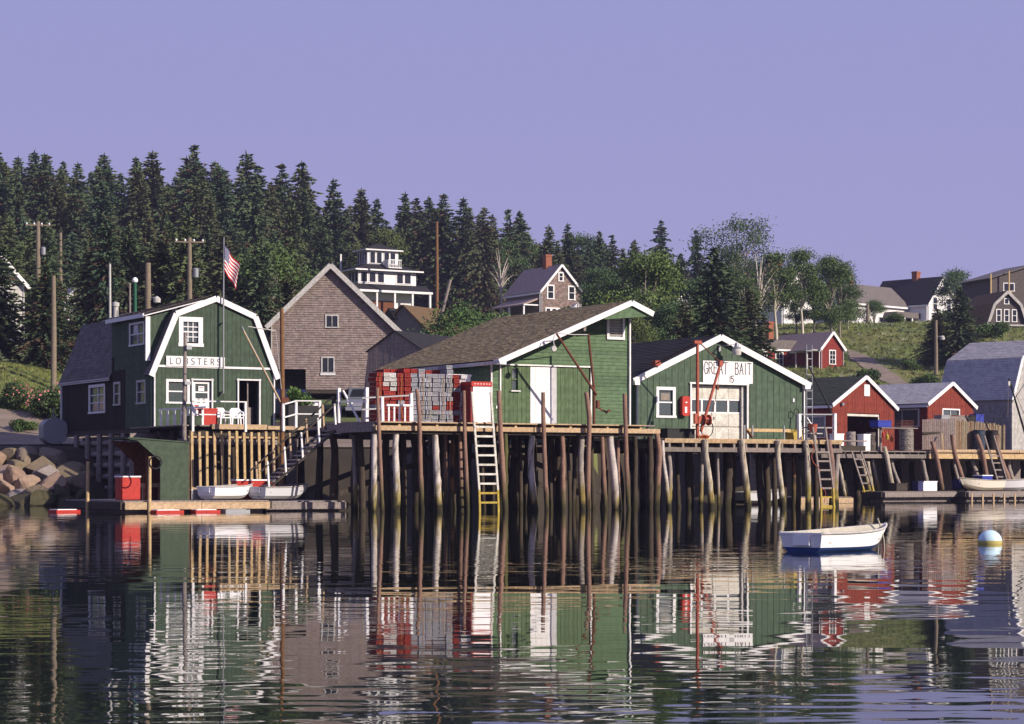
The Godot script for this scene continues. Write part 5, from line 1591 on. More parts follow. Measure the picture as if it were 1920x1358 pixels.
	for k in 12:
		var x := -1.78 + k * 0.315
		var lean := rng.randf_range(-0.01, 0.05)
		var st := Shape.new()
		st.col = tint(Color(1.15, 1.1, 1.0), 0.12)
		st.bar(Vector3(x, 3.0 + rng.randf_range(-0.03, 0.03), -12.6), Vector3(x + lean, 0.35, -12.55), 0.1, 0.07, Vector3(0, 0, 1))
		part(d, "slat", st, M.raw_post)
	for k in 9:
		var st := Shape.new()
		st.col = tint(Color(0.8, 0.75, 0.7), 0.15)  # receding slats tinted darker, their shade put into the colour
		var g := 2.0 + k * 0.13
		st.bar(Vector3(g + 0.05, 3.0, -12.7 - k * 0.42), Vector3(g + 0.07, 0.4, -12.7 - k * 0.42), 0.09, 0.07, Vector3(0, 0, 1))
		part(d, "slat", st, M.raw_post)
	bars(d, "rail", [[Vector3(-1.9, 2.78, -12.68), Vector3(1.9, 2.78, -12.68), 0.1, 0.07], [Vector3(-1.9, 0.75, -12.68), Vector3(0.4, 0.75, -12.68), 0.1, 0.08]], M.raw_wood)
	bars(d, "edge_board", [[Vector3(-0.8, 3.2, -12.92), Vector3(1.55, 3.2, -12.92), 0.06, 0.2], [Vector3(1.6, 3.18, -12.95), Vector3(4.6, 3.18, -12.95), 0.06, 0.14]], M.raw_wood)
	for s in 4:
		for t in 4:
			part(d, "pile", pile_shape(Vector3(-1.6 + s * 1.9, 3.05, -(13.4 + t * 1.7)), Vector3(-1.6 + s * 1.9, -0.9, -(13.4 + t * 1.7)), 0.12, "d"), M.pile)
	part(d, "cap_beam", Shape.new().box(Vector3(0.0, 2.6, -13.2), Vector3(4.2, 0.2, 0.2)), M.grey_wood)
	for k in 5:
		part(d, "added_back_plank", Shape.new().box(Vector3(-1.8 + k * 1.5, 1.0, -17.5), Vector3(1.46, 4.0, 0.08)), M.grey_wood)  # unseen backing wall, added to darken the space under the dock

	# log crib under the lobster shed
	var c := wharf_thing("log_crib", "dark timber crib holding up the lobster shed", "foundation", -0.9, 0.0, 19.0)
	for k in 6:
		part(c, "timber", Shape.new().tube([Vector3(-0.05, 0.2 + k * 0.5, 0.3), Vector3(0.0, 0.22 + k * 0.5, -9.8)], [0.14, 0.12], 8), M.grey_wood)
	for k in 7:
		part(c, "post", Shape.new().tube([Vector3(-0.25, -0.5, -k * 1.55), Vector3(-0.22, 3.1, -k * 1.55)], [0.14, 0.12], 8), M.grey_wood)
	for k in 6:
		part(c, "timber", Shape.new().tube([Vector3(-0.2, 0.35 + k * 0.5, 0.2), Vector3(5.4, 0.35 + k * 0.5, 0.2)], [0.13, 0.13], 8), M.grey_wood)
	part(c, "stone_fill", Shape.new().box(Vector3(2.7, 1.2, -5.2), Vector3(5.0, 3.6, 9.0)), M.stone_grey)
	part(c, "sill_beam", Shape.new().box(Vector3(-0.1, 3.12, -5.8), Vector3(0.24, 0.14, 11.6)).box(Vector3(2.7, 3.12, 0.0), Vector3(5.6, 0.14, 0.2)), M.dark_wood)


func ladder(label: String, s0: float, s1: float, t: float, top: float, lean: float, rungs: int, m: Material, low: Material, first: float, gap: float, bottom := -0.6) -> void:
	var o := thing("ladder", label, "ladder", WHARF, YAW)
	for s in [s0, s1]:
		var x: float = s - (s0 + s1) * 0.5
		part(o, "rail", Shape.new().bar(Vector3(s - lean * (top - 2.0) * 0.3, top, -t), Vector3(s + lean, 0.75, -t + lean * 0.3), 0.075, 0.06, Vector3(0, 0, 1)), m)
		part(o, "rail", Shape.new().bar(Vector3(s + lean, 0.75, -t + lean * 0.3), Vector3(s + lean * 1.25, bottom, -t + lean * 0.35), 0.075, 0.06, Vector3(0, 0, 1)), low)
	for k in rungs:
		var h := first - gap * k
		var f := (top - h) / (top - 0.75)
		var x := (s0 + s1) * 0.5 + lerpf(-lean * (top - 2.0) * 0.3, lean, f)
		part(o, "rung", Shape.new().box(Vector3(x, h, -t + 0.045), Vector3(absf(s1 - s0) + 0.06, 0.07, 0.04)), m if h > 0.75 else low)


func float_dock(label: String, s0: float, s1: float, t0: float, t1: float, h: float, log_m: Material, side_m: Material) -> Node3D:
	var o := thing("float_dock", label, "float", WHARF, YAW)
	var t := t0
	while t < t1 - 0.02:
		var st := Shape.new()
		st.col = tint(Color(0.9, 0.9, 0.9), 0.15)
		st.box(Vector3((s0 + s1) * 0.5, h - 0.02, -(t + 0.1)), Vector3(s1 - s0, 0.04, 0.19))
		part(o, "plank", st, M.grey_wood)
		t += 0.2
	var mid := lerpf(s0, s1, 0.52)
	part(o, "side_log", Shape.new().box(Vector3((s0 + mid) * 0.5, h - 0.17, -t0 + 0.06), Vector3(mid - s0 - 0.02, 0.25, 0.14)), log_m)
	part(o, "side_log", Shape.new().box(Vector3((s1 + mid) * 0.5, h - 0.17, -t0 + 0.06), Vector3(s1 - mid - 0.02, 0.24, 0.14)), log_m)
	part(o, "end_log", Shape.new().box(Vector3(s0 - 0.05, h - 0.17, -(t0 + t1) * 0.5), Vector3(0.14, 0.26, t1 - t0)), side_m)
	part(o, "end_log", Shape.new().box(Vector3(s1 + 0.05, h - 0.17, -(t0 + t1) * 0.5), Vector3(0.14, 0.26, t1 - t0)), side_m)
	part(o, "billet", Shape.new().box(Vector3((s0 + s1) * 0.5, -0.1, -(t0 + t1) * 0.5), Vector3(s1 - s0 - 0.3, 0.5, t1 - t0 - 0.4)), M.grey_wood)
	return o


func make_floats() -> void:
	rng.seed = 22
	float_dock("long float dock with a sunlit log edge under the green plywood shelter", -8.3, -3.0, 2.35, 8.2, 0.4, M.raw_wood, M.dark_wood)
	float_dock("short float dock below the gangway with skiffs on it", -2.95, 0.2, 2.9, 6.4, 0.36, M.grey_wood, M.dark_wood)
	float_dock("grey float dock below the far wharf with a fish box on it", 36.2, 40.9, 16.6, 18.0, 0.5, M.grey_wood, M.dark_wood)
	var o := float_dock("slatted float dock with two white skiffs below the far wharf", 41.0, 49.0, 15.9, 17.8, 0.5, M.grey_wood, M.dark_wood)
	for k in 11:
		part(o, "drop_post", Shape.new().box(Vector3(41.2 + k * 0.72, 0.12, 15.78 * -1.0), Vector3(0.09, 0.5, 0.08)), M.raw_wood)
	float_dock("small weathered float between the lower wharf poles", 27.0, 30.2, 11.6, 13.2, 0.3, M.raw_wood, M.dark_wood)
	# gangway from the wharf down to the float
	var g := thing("gangway", "steep wooden gangway from the wharf down to the float", "gangway", WHARF, YAW)
	var top := Vector3(0.15, 3.08, 0)
	var low := Vector3(-3.1, 0.5, 0)
	for t in [3.05, 4.05]:
		part(g, "stringer", Shape.new().bar(top + Vector3(0, 0, -t), low + Vector3(0, 0, -t), 0.06, 0.2, Vector3(0, 0, 1)), M.dark_wood)
		part(g, "handrail", Shape.new().bar(top + Vector3(0, 0.95, -t), low + Vector3(0.1, 0.9, -t), 0.05, 0.07, Vector3(0, 0, 1)), M.dark_wood)
		for k in 5:
			var f := 0.08 + k * 0.2
			var p := top.lerp(low, f)
			part(g, "rail_post", Shape.new().bar(p + Vector3(0.03, -0.05, -t), p + Vector3(-0.04, 0.95, -t), 0.07, 0.06), M.white if t < 3.5 else M.raw_wood)
	for k in 17:
		var p := top.lerp(low, (k + 0.5) / 17.0)
		part(g, "tread", Shape.new().box(p + Vector3(0, 0.03, -3.55), Vector3(0.2, 0.035, 0.98), Basis(Vector3(0, 0, 1), 0.2)), M.grey_wood)
	ladder("long white ladder with yellowed lower rungs on the main wharf", 3.72, 4.48, -0.32, 4.22, 0.16, 11, M.cream, M.yellow_wood, 2.98, 0.335)
	ladder("weathered ladder between orange rope hung poles on the lower wharf", 20.35, 20.98, 1.68, 3.2, 0.25, 8, M.grey_wood, M.yellow_wood, 2.2, 0.36)
	ladder("thin grey ladder leaning below the white fish boxes", 35.45, 36.05, 18.1, 2.7, 0.55, 5, M.grey_wood, M.yellow_wood, 2.1, 0.4, 0.3)
	ladder("thin grey ladder leaning against the far wharf beneath the board fence", 44.3, 44.95, 18.0, 3.35, 0.6, 6, M.grey_wood, M.yellow_wood, 2.3, 0.36, 0.3)


# an open skiff: bow towards +x, keel at y = 0
func skiff(o: Node3D, length: float, beam: float, high: float, outside: Color, boot: Color, inside: Color, line: float) -> void:
	var n := 14
	var rows := []
	for k in n + 1:
		var f := float(k) / n
		var x := length * (f - 0.5)
		var b := beam * 0.5 * (lerpf(0.78, 1.0, smoothstep(0.0, 0.45, f)) * (1.0 - pow(maxf(0.0, (f - 0.42) / 0.58), 2.4)))
		b = maxf(b, 0.012)
		var sheer := high * (1.0 + 0.32 * pow(f, 2.4) + 0.04 * pow(1.0 - f, 2.0))
		var keel := high * (0.62 * pow(maxf(0.0, (f - 0.55) / 0.45), 2.2) + 0.06 * pow(1.0 - f, 2.0))
		var rake := length * 0.07 * pow(f, 3.0)
		var sect := []
		for q in [[0.0, 0.0], [0.62, 0.06], [0.8, 0.22], [0.885, line], [0.95, 0.68], [1.0, 1.0]]:
			sect.append(Vector3(x + rake * q[1] * 1.6 - 0.05 * (1.0 - f) * q[1], lerpf(keel, sheer, q[1]), b * q[0]))
		rows.append(sect)
	var hull := Shape.new()
	var inner := Shape.new()
	for side in [1.0, -1.0]:
		for k in n:
			for j in 5:
				var A: Vector3 = rows[k][j] * Vector3(1, 1, side)
				var B: Vector3 = rows[k + 1][j] * Vector3(1, 1, side)
				var C: Vector3 = rows[k + 1][j + 1] * Vector3(1, 1, side)
				var D: Vector3 = rows[k][j + 1] * Vector3(1, 1, side)
				hull.col = boot if j < 3 else outside
				inner.col = inside
				var u := Vector3(0, 0.022, -side * 0.016)
				if side > 0:
					hull.quad(A, B, C, D)
					inner.quad(D + u, C + u, B + u, A + u)
				else:
					hull.quad(D, C, B, A)
					inner.quad(A + u, B + u, C + u, D + u)
	# transom
	var tr := Shape.new()
	for j in 5:
		tr.col = boot if j < 3 else outside
		var a: Vector3 = rows[0][j]
		var b: Vector3 = rows[0][j + 1]
		for q in [0.0, 0.035]:
			var s := Vector3(q, 0, 0)
			tr.quad(a * Vector3(1, 1, -1) + s, a + s, b + s, b * Vector3(1, 1, -1) + s)
	var top: Vector3 = rows[0][5]
	tr.col = outside
	tr.box(Vector3(top.x + 0.018, top.y + 0.008, 0), Vector3(0.06, 0.03, top.z * 2.04))
	tr.box(Vector3(top.x - 0.012, top.y - 0.1, 0.02), Vector3(0.03, 0.16, 0.3))
	part(o, "hull", hull, M.gloss)
	part(o, "lining", inner, M.paint)
	part(o, "transom", tr, M.gloss)
	for side in [1.0, -1.0]:
		var pts := []
		for k in n + 1:
			pts.append(rows[k][5] * Vector3(1, 1, side) + Vector3(0, 0.012, 0.008 * side))
		var g := Shape.new()
		g.col = outside.lerp(Color(0.45, 0.4, 0.32), 0.5)
		part(o, "gunwale", g.tube(pts, [0.022], 6), M.paint)
	for f in [0.2, 0.48, 0.76]:
		var k := int(f * n)
		var r: Vector3 = rows[k][4]
		var th := Shape.new()
		th.col = inside
		part(o, "thwart", th.box(Vector3(r.x, r.y - 0.03, 0), Vector3(0.22, 0.025, r.z * 1.94)), M.paint)
	var st := Shape.new()
	st.col = outside
	var bow: Vector3 = rows[n][5]
	part(o, "stem", st.bar(rows[n][1] + Vector3(0.01, -0.02, 0), bow + Vector3(0.01, 0.03, 0), 0.045, 0.05), M.paint)


func crate_shape(w: float, h: float, d: float, c: Color) -> ArrayMesh:
	var st := Shape.new()
	st.col = c
	st.box(Vector3(0, h * 0.5, -d * 0.5), Vector3(w - 0.07, h - 0.012, d - 0.07))
	st.col = c
	for k in 3:
		st.box(Vector3(0, h * (0.16 + k * 0.34), -d * 0.5), Vector3(w - 0.012, h * 0.2, d - 0.012))
	for x in [-1.0, 1.0]:
		for z in [0.0, 1.0]:
			st.box(Vector3(x * (w * 0.5 - 0.018), h * 0.5, lerpf(-0.014, -d + 0.014, z)), Vector3(0.03, h - 0.006, 0.03))
	return st.mesh()


func make_crates() -> void:
	rng.seed = 31
	var tones := {"r": [Color(0.36, 0.036, 0.026), "dull red"], "g": [Color(0.44, 0.44, 0.47), "grey"], "w": [Color(0.76, 0.76, 0.76), "white"], "b": [Color(0.5, 0.04, 0.026), "bright red"]}
	var meshes := {}
	for k in tones:
		meshes[k] = []
		for j in 4:
			meshes[k].append(crate_shape(0.245, 0.152, 0.6, tint(tones[k][0], 0.22)))
	var columns := ["rrrgrrrrrrr", "rrrrrrrrwww", "rrrrrrrwwww", "rrrrgrrrrrr", "rrrrrrrrrrrb", "gggggggggggb", "gggggggggggg", "ggggggggggg", "gggrggggggg", "ggggggggggg", "gggrrgggggggg", "rrgrrrrgrrr", "wwwwwwwwwww"]
	var ranks := ["thirteenth", "twelfth", "eleventh", "tenth", "ninth", "eighth", "seventh", "sixth", "fifth", "fourth", "third", "second", "first"]
	for k in columns.size():
		var s := 1.15 + k * 0.285
		for j in columns[k].length():
			var c: String = columns[k][j]
			var o := part(self, "lobster_crate", meshes[c][rng.randi() % 4], M.paint)
			tag(o, "%s lobster crate in the %s stack counted from the wharf shed" % [tones[c][1], ranks[k]], "crate", "%s crates, %s stack" % [tones[c][1], ranks[k]])
			o.position = at(s + rng.randf_range(-0.015, 0.015), 3.14 + j * 0.165, 2.05 + rng.randf_range(-0.05, 0.05))
			o.rotation.y = YAW + rng.randf_range(-0.07, 0.07)
		if k in [0, 3, 6, 7, 9, 10]:
			var line := Shape.new()
			line.col = [Color(0.45, 0.2, 0.04), Color(0.5, 0.42, 0.28), Color(0.6, 0.55, 0.5)][k % 3]
			var pts := []
			for q in 9:
				pts.append(Vector3(rng.randf_range(-0.03, 0.03), 1.75 - q * 0.2, 0.07 + rng.randf_range(-0.01, 0.01)))
			var rope := wharf_thing("tie_rope", "rope hanging down the %s crate stack from the wharf shed" % ranks[k], "rope", s, 3.14, 2.05)
			part(rope, "rope", line.tube(pts, [0.013], 5), M.paint)
	for k in 9:
		var c := "b" if k % 3 else "r"
		for j in 12:
			var o := part(self, "lobster_crate", meshes[c][rng.randi() % 4], M.paint)
			tag(o, "%s lobster crate in the back row behind the front crate stacks" % tones[c][1], "crate", "%s crates in the back row" % tones[c][1])
			o.position = at(1.8 + k * 0.285, 3.14 + j * 0.165, 2.75)
			o.rotation.y = YAW
	# the big white bin with a red rim
	var b := wharf_thing("fish_bin", "tall white fish bin with red rim beside the wharf shed door", "bin", 4.95, 3.14, 1.35)
	part(b, "body", Shape.new().box(Vector3(0, 0.68, -0.4), Vector3(0.72, 1.36, 0.8)), M.white_plastic)
	part(b, "side_panel", Shape.new().box(Vector3(-0.4, 0.7, -0.42), Vector3(0.1, 1.4, 0.8)), M.red_dull)
	part(b, "rim", Shape.new().box(Vector3(-0.02, 1.44, -0.4), Vector3(0.86, 0.17, 0.88)), M.red_plastic)
	for k in 6:
		part(b, "bolt", Shape.new().box(Vector3(-0.3 + k * 0.12, 1.44, 0.042), Vector3(0.05, 0.025, 0.006)), M.white_plastic)
	for x in [-0.25, 0.1, 0.28]:
		part(b, "foot", Shape.new().box(Vector3(x, 0.03, 0.0), Vector3(0.1, 0.06, 0.06)), M.red_plastic)
	var b2 := wharf_thing("fish_bin", "shorter white fish bin behind the red rimmed bin", "bin", 4.75, 3.14, 2.7)
	part(b2, "body", Shape.new().box(Vector3(0, 0.88, -0.35), Vector3(0.95, 1.76, 0.7)), M.white_plastic)
	part(b2, "lid", Shape.new().box(Vector3(0, 1.8, -0.35), Vector3(1.0, 0.08, 0.75)), M.white_plastic)


func box_crate(label: String, s: float, h: float, t: float, size: Vector3, m: Material, m2: Material, turn := 0.0, cat := "crate") -> Node3D:
	var o := wharf_thing("fish_box", label, cat, s, h, t, "", turn)
	var st := Shape.new()
	var w := 0.03
	st.box(Vector3(0, w * 0.5, 0), Vector3(size.x, w, size.z))
	for k in [-1.0, 1.0]:
		st.box(Vector3(k * (size.x - w) * 0.5, size.y * 0.5, 0), Vector3(w, size.y, size.z - 2 * w - 0.004))
		st.box(Vector3(0, size.y * 0.5, k * (size.z - w) * 0.5), Vector3(size.x, size.y - 0.002, w))
	part(o, "body", st, m)
	var rim := Shape.new()
	for k in [-1.0, 1.0]:
		rim.box(Vector3(k * size.x * 0.5, size.y - 0.02, 0), Vector3(0.045, 0.05, size.z + 0.05))
		rim.box(Vector3(0, size.y - 0.021, k * size.z * 0.5), Vector3(size.x - 0.05, 0.046, 0.045))
	part(o, "rim", rim, m2)
	part(o, "lid", Shape.new().box(Vector3(0, size.y - 0.03, 0), Vector3(size.x - 0.06, 0.02, size.z - 0.06)), m2)
	return o


func barrel(label: String, s: float, h: float, t: float, r: float, high: float, c: Color, group := "") -> void:
	var o := wharf_thing("barrel", label, "barrel", s, h, t, group)
	var prof := [Vector2(0.0, 0.0), Vector2(r * 0.93, 0.0), Vector2(r * 0.95, 0.03), Vector2(r, high * 0.3), Vector2(r * 1.03, high * 0.32), Vector2(r, high * 0.34), Vector2(r, high * 0.64), Vector2(r * 1.03, high * 0.66), Vector2(r, high * 0.68), Vector2(r * 0.96, high * 0.97), Vector2(r * 0.98, high)]
	var st := Shape.new()
	var cols := []
	for k in prof.size():
		cols.append(tint(c, 0.12))
	part(o, "drum", st.lathe(prof, 18, Transform3D.IDENTITY, cols), M.stained)
	var l := Shape.new()
	l.col = c * 0.8
	part(o, "lid", l.lathe([Vector2(r * 0.98, high), Vector2(r * 0.9, high + 0.02), Vector2(0.0, high - 0.01)], 18), M.stained)


func railing(label: String, pts: Array, high: float, rails: Array, m: Material, size := 0.09) -> void:
	var o := thing("railing", label, "railing", WHARF, YAW)
	for p in pts:
		part(o, "post", Shape.new().bar(p + Vector3(rng.randf_range(-0.02, 0.02), high, 0), p, size, size, Vector3(0, 0, 1)), m)
	for r in rails:
		for k in pts.size() - 1:
			part(o, "rail", Shape.new().bar(pts[k] + Vector3(0, high * r, size * 0.55), pts[k + 1] + Vector3(0, high * r, size * 0.55), size * 0.6, size * 0.5), m)


func pole(label: String, x: float, d: float, top: float, r: float, kind: String, m: Material, group := "") -> Node3D:
	var y := ground(x, -d) - 0.3
	var o := thing("utility_pole", label, "pole", Vector3(x, y, -d), 0.2, group)
	part(o, "shaft", Shape.new().tube([Vector3.ZERO, Vector3(0.02, (top - y) * 0.5, 0), Vector3(0, top - y, 0)], [r * 1.15, r, r * 0.8], 10), m)
	var h := top - y
	if "x" in kind:
		part(o, "crossarm", Shape.new().box(Vector3(0, h - 0.3, 0.1), Vector3(1.9, 0.1, 0.1)), m)
		for k in 4:
			part(o, "insulator", Shape.new().lathe([Vector2(0.05, 0.0), Vector2(0.07, 0.08), Vector2(0.03, 0.14)], 8, Transform3D(Basis.IDENTITY, Vector3(-0.85 + k * 0.567, h - 0.25, 0.1))), M.white_plastic)
	if "t" in kind:
		part(o, "transformer", Shape.new().lathe([Vector2(0.0, 0.0), Vector2(0.19, 0.02), Vector2(0.2, 0.55), Vector2(0.14, 0.62), Vector2(0.0, 0.65)], 12, Transform3D(Basis.IDENTITY, Vector3(0.4, h - 2.6, 0.1))), M.steel)
		part(o, "bracket", Shape.new().box(Vector3(0.2, h - 2.3, 0.05), Vector3(0.4, 0.08, 0.08)), M.steel)
	if "l" in kind:
		part(o, "lamp_head", Shape.new().lathe([Vector2(0.05, 0.2), Vector2(0.22, 0.05), Vector2(0.2, -0.16), Vector2(0.0, -0.2)], 10, Transform3D(Basis.IDENTITY, Vector3(0.5, h * 0.75, 0.2))), M.white_old)
		part(o, "lamp_arm", Shape.new().bar(Vector3(0, h * 0.75 + 0.1, 0.05), Vector3(0.5, h * 0.75 + 0.15, 0.2), 0.05, 0.05), M.steel)
	return o


func truck(label: String, x: float, d: float, turn: float, c: Color) -> void:
	var o := thing("pickup_truck", label, "truck", Vector3(x, ground(x, -d), -d), turn)
	# the front faces +z; nose, cab and bed as one bent body, then glass, grille, lamps, wheels
	var side := PackedVector2Array([Vector2(0.0, 0.45), Vector2(0.02, 0.85), Vector2(0.1, 1.08), Vector2(1.35, 1.18), Vector2(1.95, 1.72), Vector2(2.25, 1.8), Vector2(3.2, 1.8), Vector2(3.45, 1.74), Vector2(3.6, 1.2), Vector2(5.2, 1.2), Vector2(5.25, 0.5), Vector2(4.5, 0.42), Vector2(0.4, 0.4)])
	var body := Shape.new()
	body.col = c
	body.prism(side, -0.88, 0.88, plane(Vector3.ZERO, Vector3(0, 0, -1), Vector3.UP))
	part(o, "body", body, M.gloss)
	var glass := plane(Vector3(0, 1.2, -1.38), Vector3(1, 0, 0), Vector3(0, 0.52, -0.58))
	part(o, "windscreen", Shape.new().prism(PackedVector2Array([Vector2(-0.78, 0.04), Vector2(0.78, 0.04), Vector2(0.66, 0.7), Vector2(-0.66, 0.7)]), 0.0, 0.03, glass), M.dark_pane)
	for k in [-1.0, 1.0]:
		part(o, "side_window", Shape.new().box(Vector3(k * 0.885, 1.45, -2.7), Vector3(0.02, 0.42, 1.1)), M.dark_pane)
		part(o, "headlight", Shape.new().box(Vector3(k * 0.66, 0.86, 0.0), Vector3(0.34, 0.17, 0.06)), M.white_plastic)
		part(o, "mirror", Shape.new().box(Vector3(k * 1.0, 1.3, -1.75), Vector3(0.2, 0.16, 0.08)), M.chrome)
		for z in [-0.95, -4.2]:
			var w := part(o, "wheel", Shape.new().lathe([Vector2(0.0, -0.11), Vector2(0.36, -0.11), Vector2(0.38, 0.0), Vector2(0.36, 0.11), Vector2(0.0, 0.11)], 16, Transform3D(Basis(Vector3(0, 0, 1), PI / 2), Vector3(k * 0.8, 0.38, z))), M.black)
			part(w, "rim", Shape.new().lathe([Vector2(0.0, -0.12), Vector2(0.2, -0.12), Vector2(0.2, 0.12), Vector2(0.0, 0.12)], 12, Transform3D(Basis(Vector3(0, 0, 1), PI / 2), Vector3(k * 0.8, 0.38, z))), M.steel)
	part(o, "grille", Shape.new().box(Vector3(0, 0.86, 0.0), Vector3(0.95, 0.24, 0.05)).box(Vector3(0, 0.7, 0.01), Vector3(1.7, 0.08, 0.05)), M.chrome)
	part(o, "bumper", Shape.new().box(Vector3(0, 0.52, 0.06), Vector3(1.84, 0.2, 0.16)), M.chrome)


func flag_image() -> ImageTexture:
	var im := Image.create(390, 200, false, Image.FORMAT_RGB8)
	for k in 13:
		im.fill_rect(Rect2i(0, int(k * 200 / 13.0), 390, 16), Color(0.66, 0.07, 0.1) if k % 2 == 0 else Color(0.86, 0.85, 0.84))
	im.fill_rect(Rect2i(0, 0, 156, 108), Color(0.12, 0.14, 0.34))
	for r in 9:
		for q in 6 - r % 2:
			im.fill_rect(Rect2i(10 + q * 25 + (12 if r % 2 else 0), 7 + r * 11, 8, 7), Color(0.9, 0.9, 0.9))
	return ImageTexture.create_from_image(im)


func make_things() -> void:
	rng.seed = 41
	# moored skiff and mooring ball
	var sk := thing("skiff", "white skiff with blue bottom moored alone on open water", "boat", Vector3(5.42, -0.055, -36.2), 0.9)
	skiff(sk, 2.45, 1.0, 0.33, Color(0.8, 0.8, 0.8), Color(0.035, 0.07, 0.2), Color(0.62, 0.58, 0.47), 0.34)
	var rope := Shape.new()
	rope.col = Color(0.6, 0.55, 0.42)
	part(sk, "painter", rope.tube([Vector3(1.24, 0.56, 0), Vector3(1.3, 0.4, 0.03), Vector3(1.36, 0.2, 0.05), Vector3(1.38, -0.1, 0.06)], [0.014], 5), M.paint)
	var ball := thing("mooring_ball", "pale blue round mooring ball with a yellow weed ring", "buoy", Vector3(8.6, 0.0, -39.5), 0.4)
	var prof := []
	var cols := []
	for k in 25:
		var a := -PI / 2 + PI * k / 24
		prof.append(Vector2(cos(a) * 0.216, sin(a) * 0.216 + 0.035))
		var y := sin(a) * 0.216 + 0.035
		cols.append(Color(0.42, 0.36, 0.12) if y > -0.03 and y < 0.04 else Color(0.5, 0.68, 0.74))
	part(ball, "sphere", Shape.new().lathe(prof, 28, Transform3D.IDENTITY, cols), M.gloss)
	part(ball, "eye_bolt", Shape.new().tube([Vector3(-0.02, 0.245, 0), Vector3(-0.02, 0.28, 0), Vector3(0.02, 0.28, 0), Vector3(0.02, 0.245, 0)], [0.007], 6), M.steel)
	# skiffs on the floats
	var a1 := wharf_thing("skiff", "grey sided skiff with bright white transom on the float by the red box", "boat", -4.2, 0.42, 3.15, "", 0.5)
	skiff(a1, 2.3, 1.05, 0.42, Color(0.72, 0.72, 0.76), Color(0.5, 0.48, 0.44), Color(0.4, 0.36, 0.3), 0.3)
	var a2 := wharf_thing("skiff", "grey skiff with dark gunwale below the gangway foot", "boat", -2.0, 0.4, 3.6, "", 0.45)
	skiff(a2, 2.5, 1.1, 0.42, Color(0.5, 0.5, 0.52), Color(0.35, 0.35, 0.36), Color(0.22, 0.15, 0.12), 0.3)
	var a3 := wharf_thing("skiff", "stained white skiff with rusty streaks on the far float", "boat", 42.6, 0.5, 16.7, "", PI + 0.25)
	skiff(a3, 3.0, 1.3, 0.5, Color(0.6, 0.55, 0.46), Color(0.5, 0.44, 0.34), Color(0.5, 0.46, 0.4), 0.3)
	var a4 := wharf_thing("skiff", "clean pale skiff behind the stained one on the far float", "boat", 44.9, 0.5, 17.2, "", -0.25)
	skiff(a4, 3.2, 1.3, 0.5, Color(0.55, 0.54, 0.55), Color(0.5, 0.49, 0.5), Color(0.5, 0.46, 0.4), 0.3)
	var a5 := wharf_thing("skiff", "grey skiff seen between the lower wharf poles", "boat", 24.5, 0.0, 11.0, "", 0.35)
	skiff(a5, 3.2, 1.3, 0.5, Color(0.5, 0.5, 0.52), Color(0.1, 0.09, 0.08), Color(0.3, 0.28, 0.26), 0.3)
	# boxes on the left float
	box_crate("red lobster box with white edges standing on end on the float", -7.7, 0.42, 3.6, Vector3(0.72, 0.82, 0.5), M.red_plastic, M.white_plastic, 0.0)
	box_crate("red box with white lid between the two skiffs", -2.85, 0.4, 4.1, Vector3(1.4, 0.72, 0.7), M.red_plastic, M.white_plastic, -0.1)
	box_crate("grey fish tote standing beside the green shelter", -5.35, 0.42, 3.3, Vector3(0.5, 0.36, 0.4), M.steel, M.white_old, 0.1)
	for q in [[-9.6, 4.6, 0.95, 0.25, "half sunk red lobster crate afloat near the riprap"], [-6.9, 1.95, 1.0, 0.05, "red and white lobster crate afloat beside the sunlit log"], [-5.5, 2.0, 0.9, 0.0, "second red and white crate afloat along the float edge"], [-4.4, 2.02, 0.9, 0.0, "grey lobster crate afloat along the float edge"]]:
		var fc := wharf_thing("floating_crate", q[4], "crate", q[0], -0.1, q[1], "", q[3])
		var grey_one: bool = "grey" in q[4]
		part(fc, "body", Shape.new().box(Vector3(0, 0.08, 0), Vector3(q[2], 0.2, 0.5)), M.steel if grey_one else M.red_plastic)
		part(fc, "lid", Shape.new().box(Vector3(-0.06, 0.19, 0), Vector3(q[2] * 0.8, 0.03, 0.5)), M.steel if grey_one else M.white_plastic)
	for q in [[-8.45, 5.6, 1.75, "thin bare post standing at the float end near the rocks"], [-7.45, 2.2, 1.9, "post with coiled hose standing in front of the red box"]]:
		var po := wharf_thing("mooring_post", q[3], "post", q[0], -0.8, q[1])
		part(po, "shaft", Shape.new().tube([Vector3.ZERO, Vector3(0.02, q[2] + 0.8, 0)], [0.07, 0.055], 8), M.raw_post)
		if "hose" in q[3]:
			var ring := []
			for k in 13:
				ring.append(Vector3(0.2 + cos(k * TAU / 12) * 0.22, q[2] + 0.6 + sin(k * TAU / 12) * 0.22, 0.06))
			part(po, "hose", Shape.new().tube(ring, [0.025], 6), M.black)
	var bench := wharf_thing("work_bench", "small raw wood bench under the green shelter", "bench", -6.6, 0.4, 4.2)
	part(bench, "top", Shape.new().box(Vector3(0, 0.52, 0), Vector3(0.8, 0.14, 0.4)), M.raw_wood)
	for x in [-0.3, 0.3]:
		part(bench, "leg", Shape.new().box(Vector3(x, 0.22, 0), Vector3(0.1, 0.46, 0.1)), M.raw_wood)
	# green plywood shelter
	var gs := wharf_thing("plywood_shelter", "dull green plywood shelter with a slanted cut side on the float", "shelter", -8.2, 0.4, 3.0)
	part(gs, "side_panel", Shape.new().prism(PackedVector2Array([Vector2(1.45, 0.0), Vector2(2.5, 0.0), Vector2(2.5, 1.97), Vector2(0.15, 2.12), Vector2(0.62, 2.05), Vector2(1.45, 1.36)]), -0.04, 0.0), M.green_ply)
	part(gs, "far_panel", Shape.new().prism(PackedVector2Array([Vector2(1.2, 0.0), Vector2(2.5, 0.0), Vector2(2.5, 2.0), Vector2(0.35, 2.06), Vector2(0.5, 1.96), Vector2(1.2, 1.3)]), -1.9, -1.86), M.orange_ply)
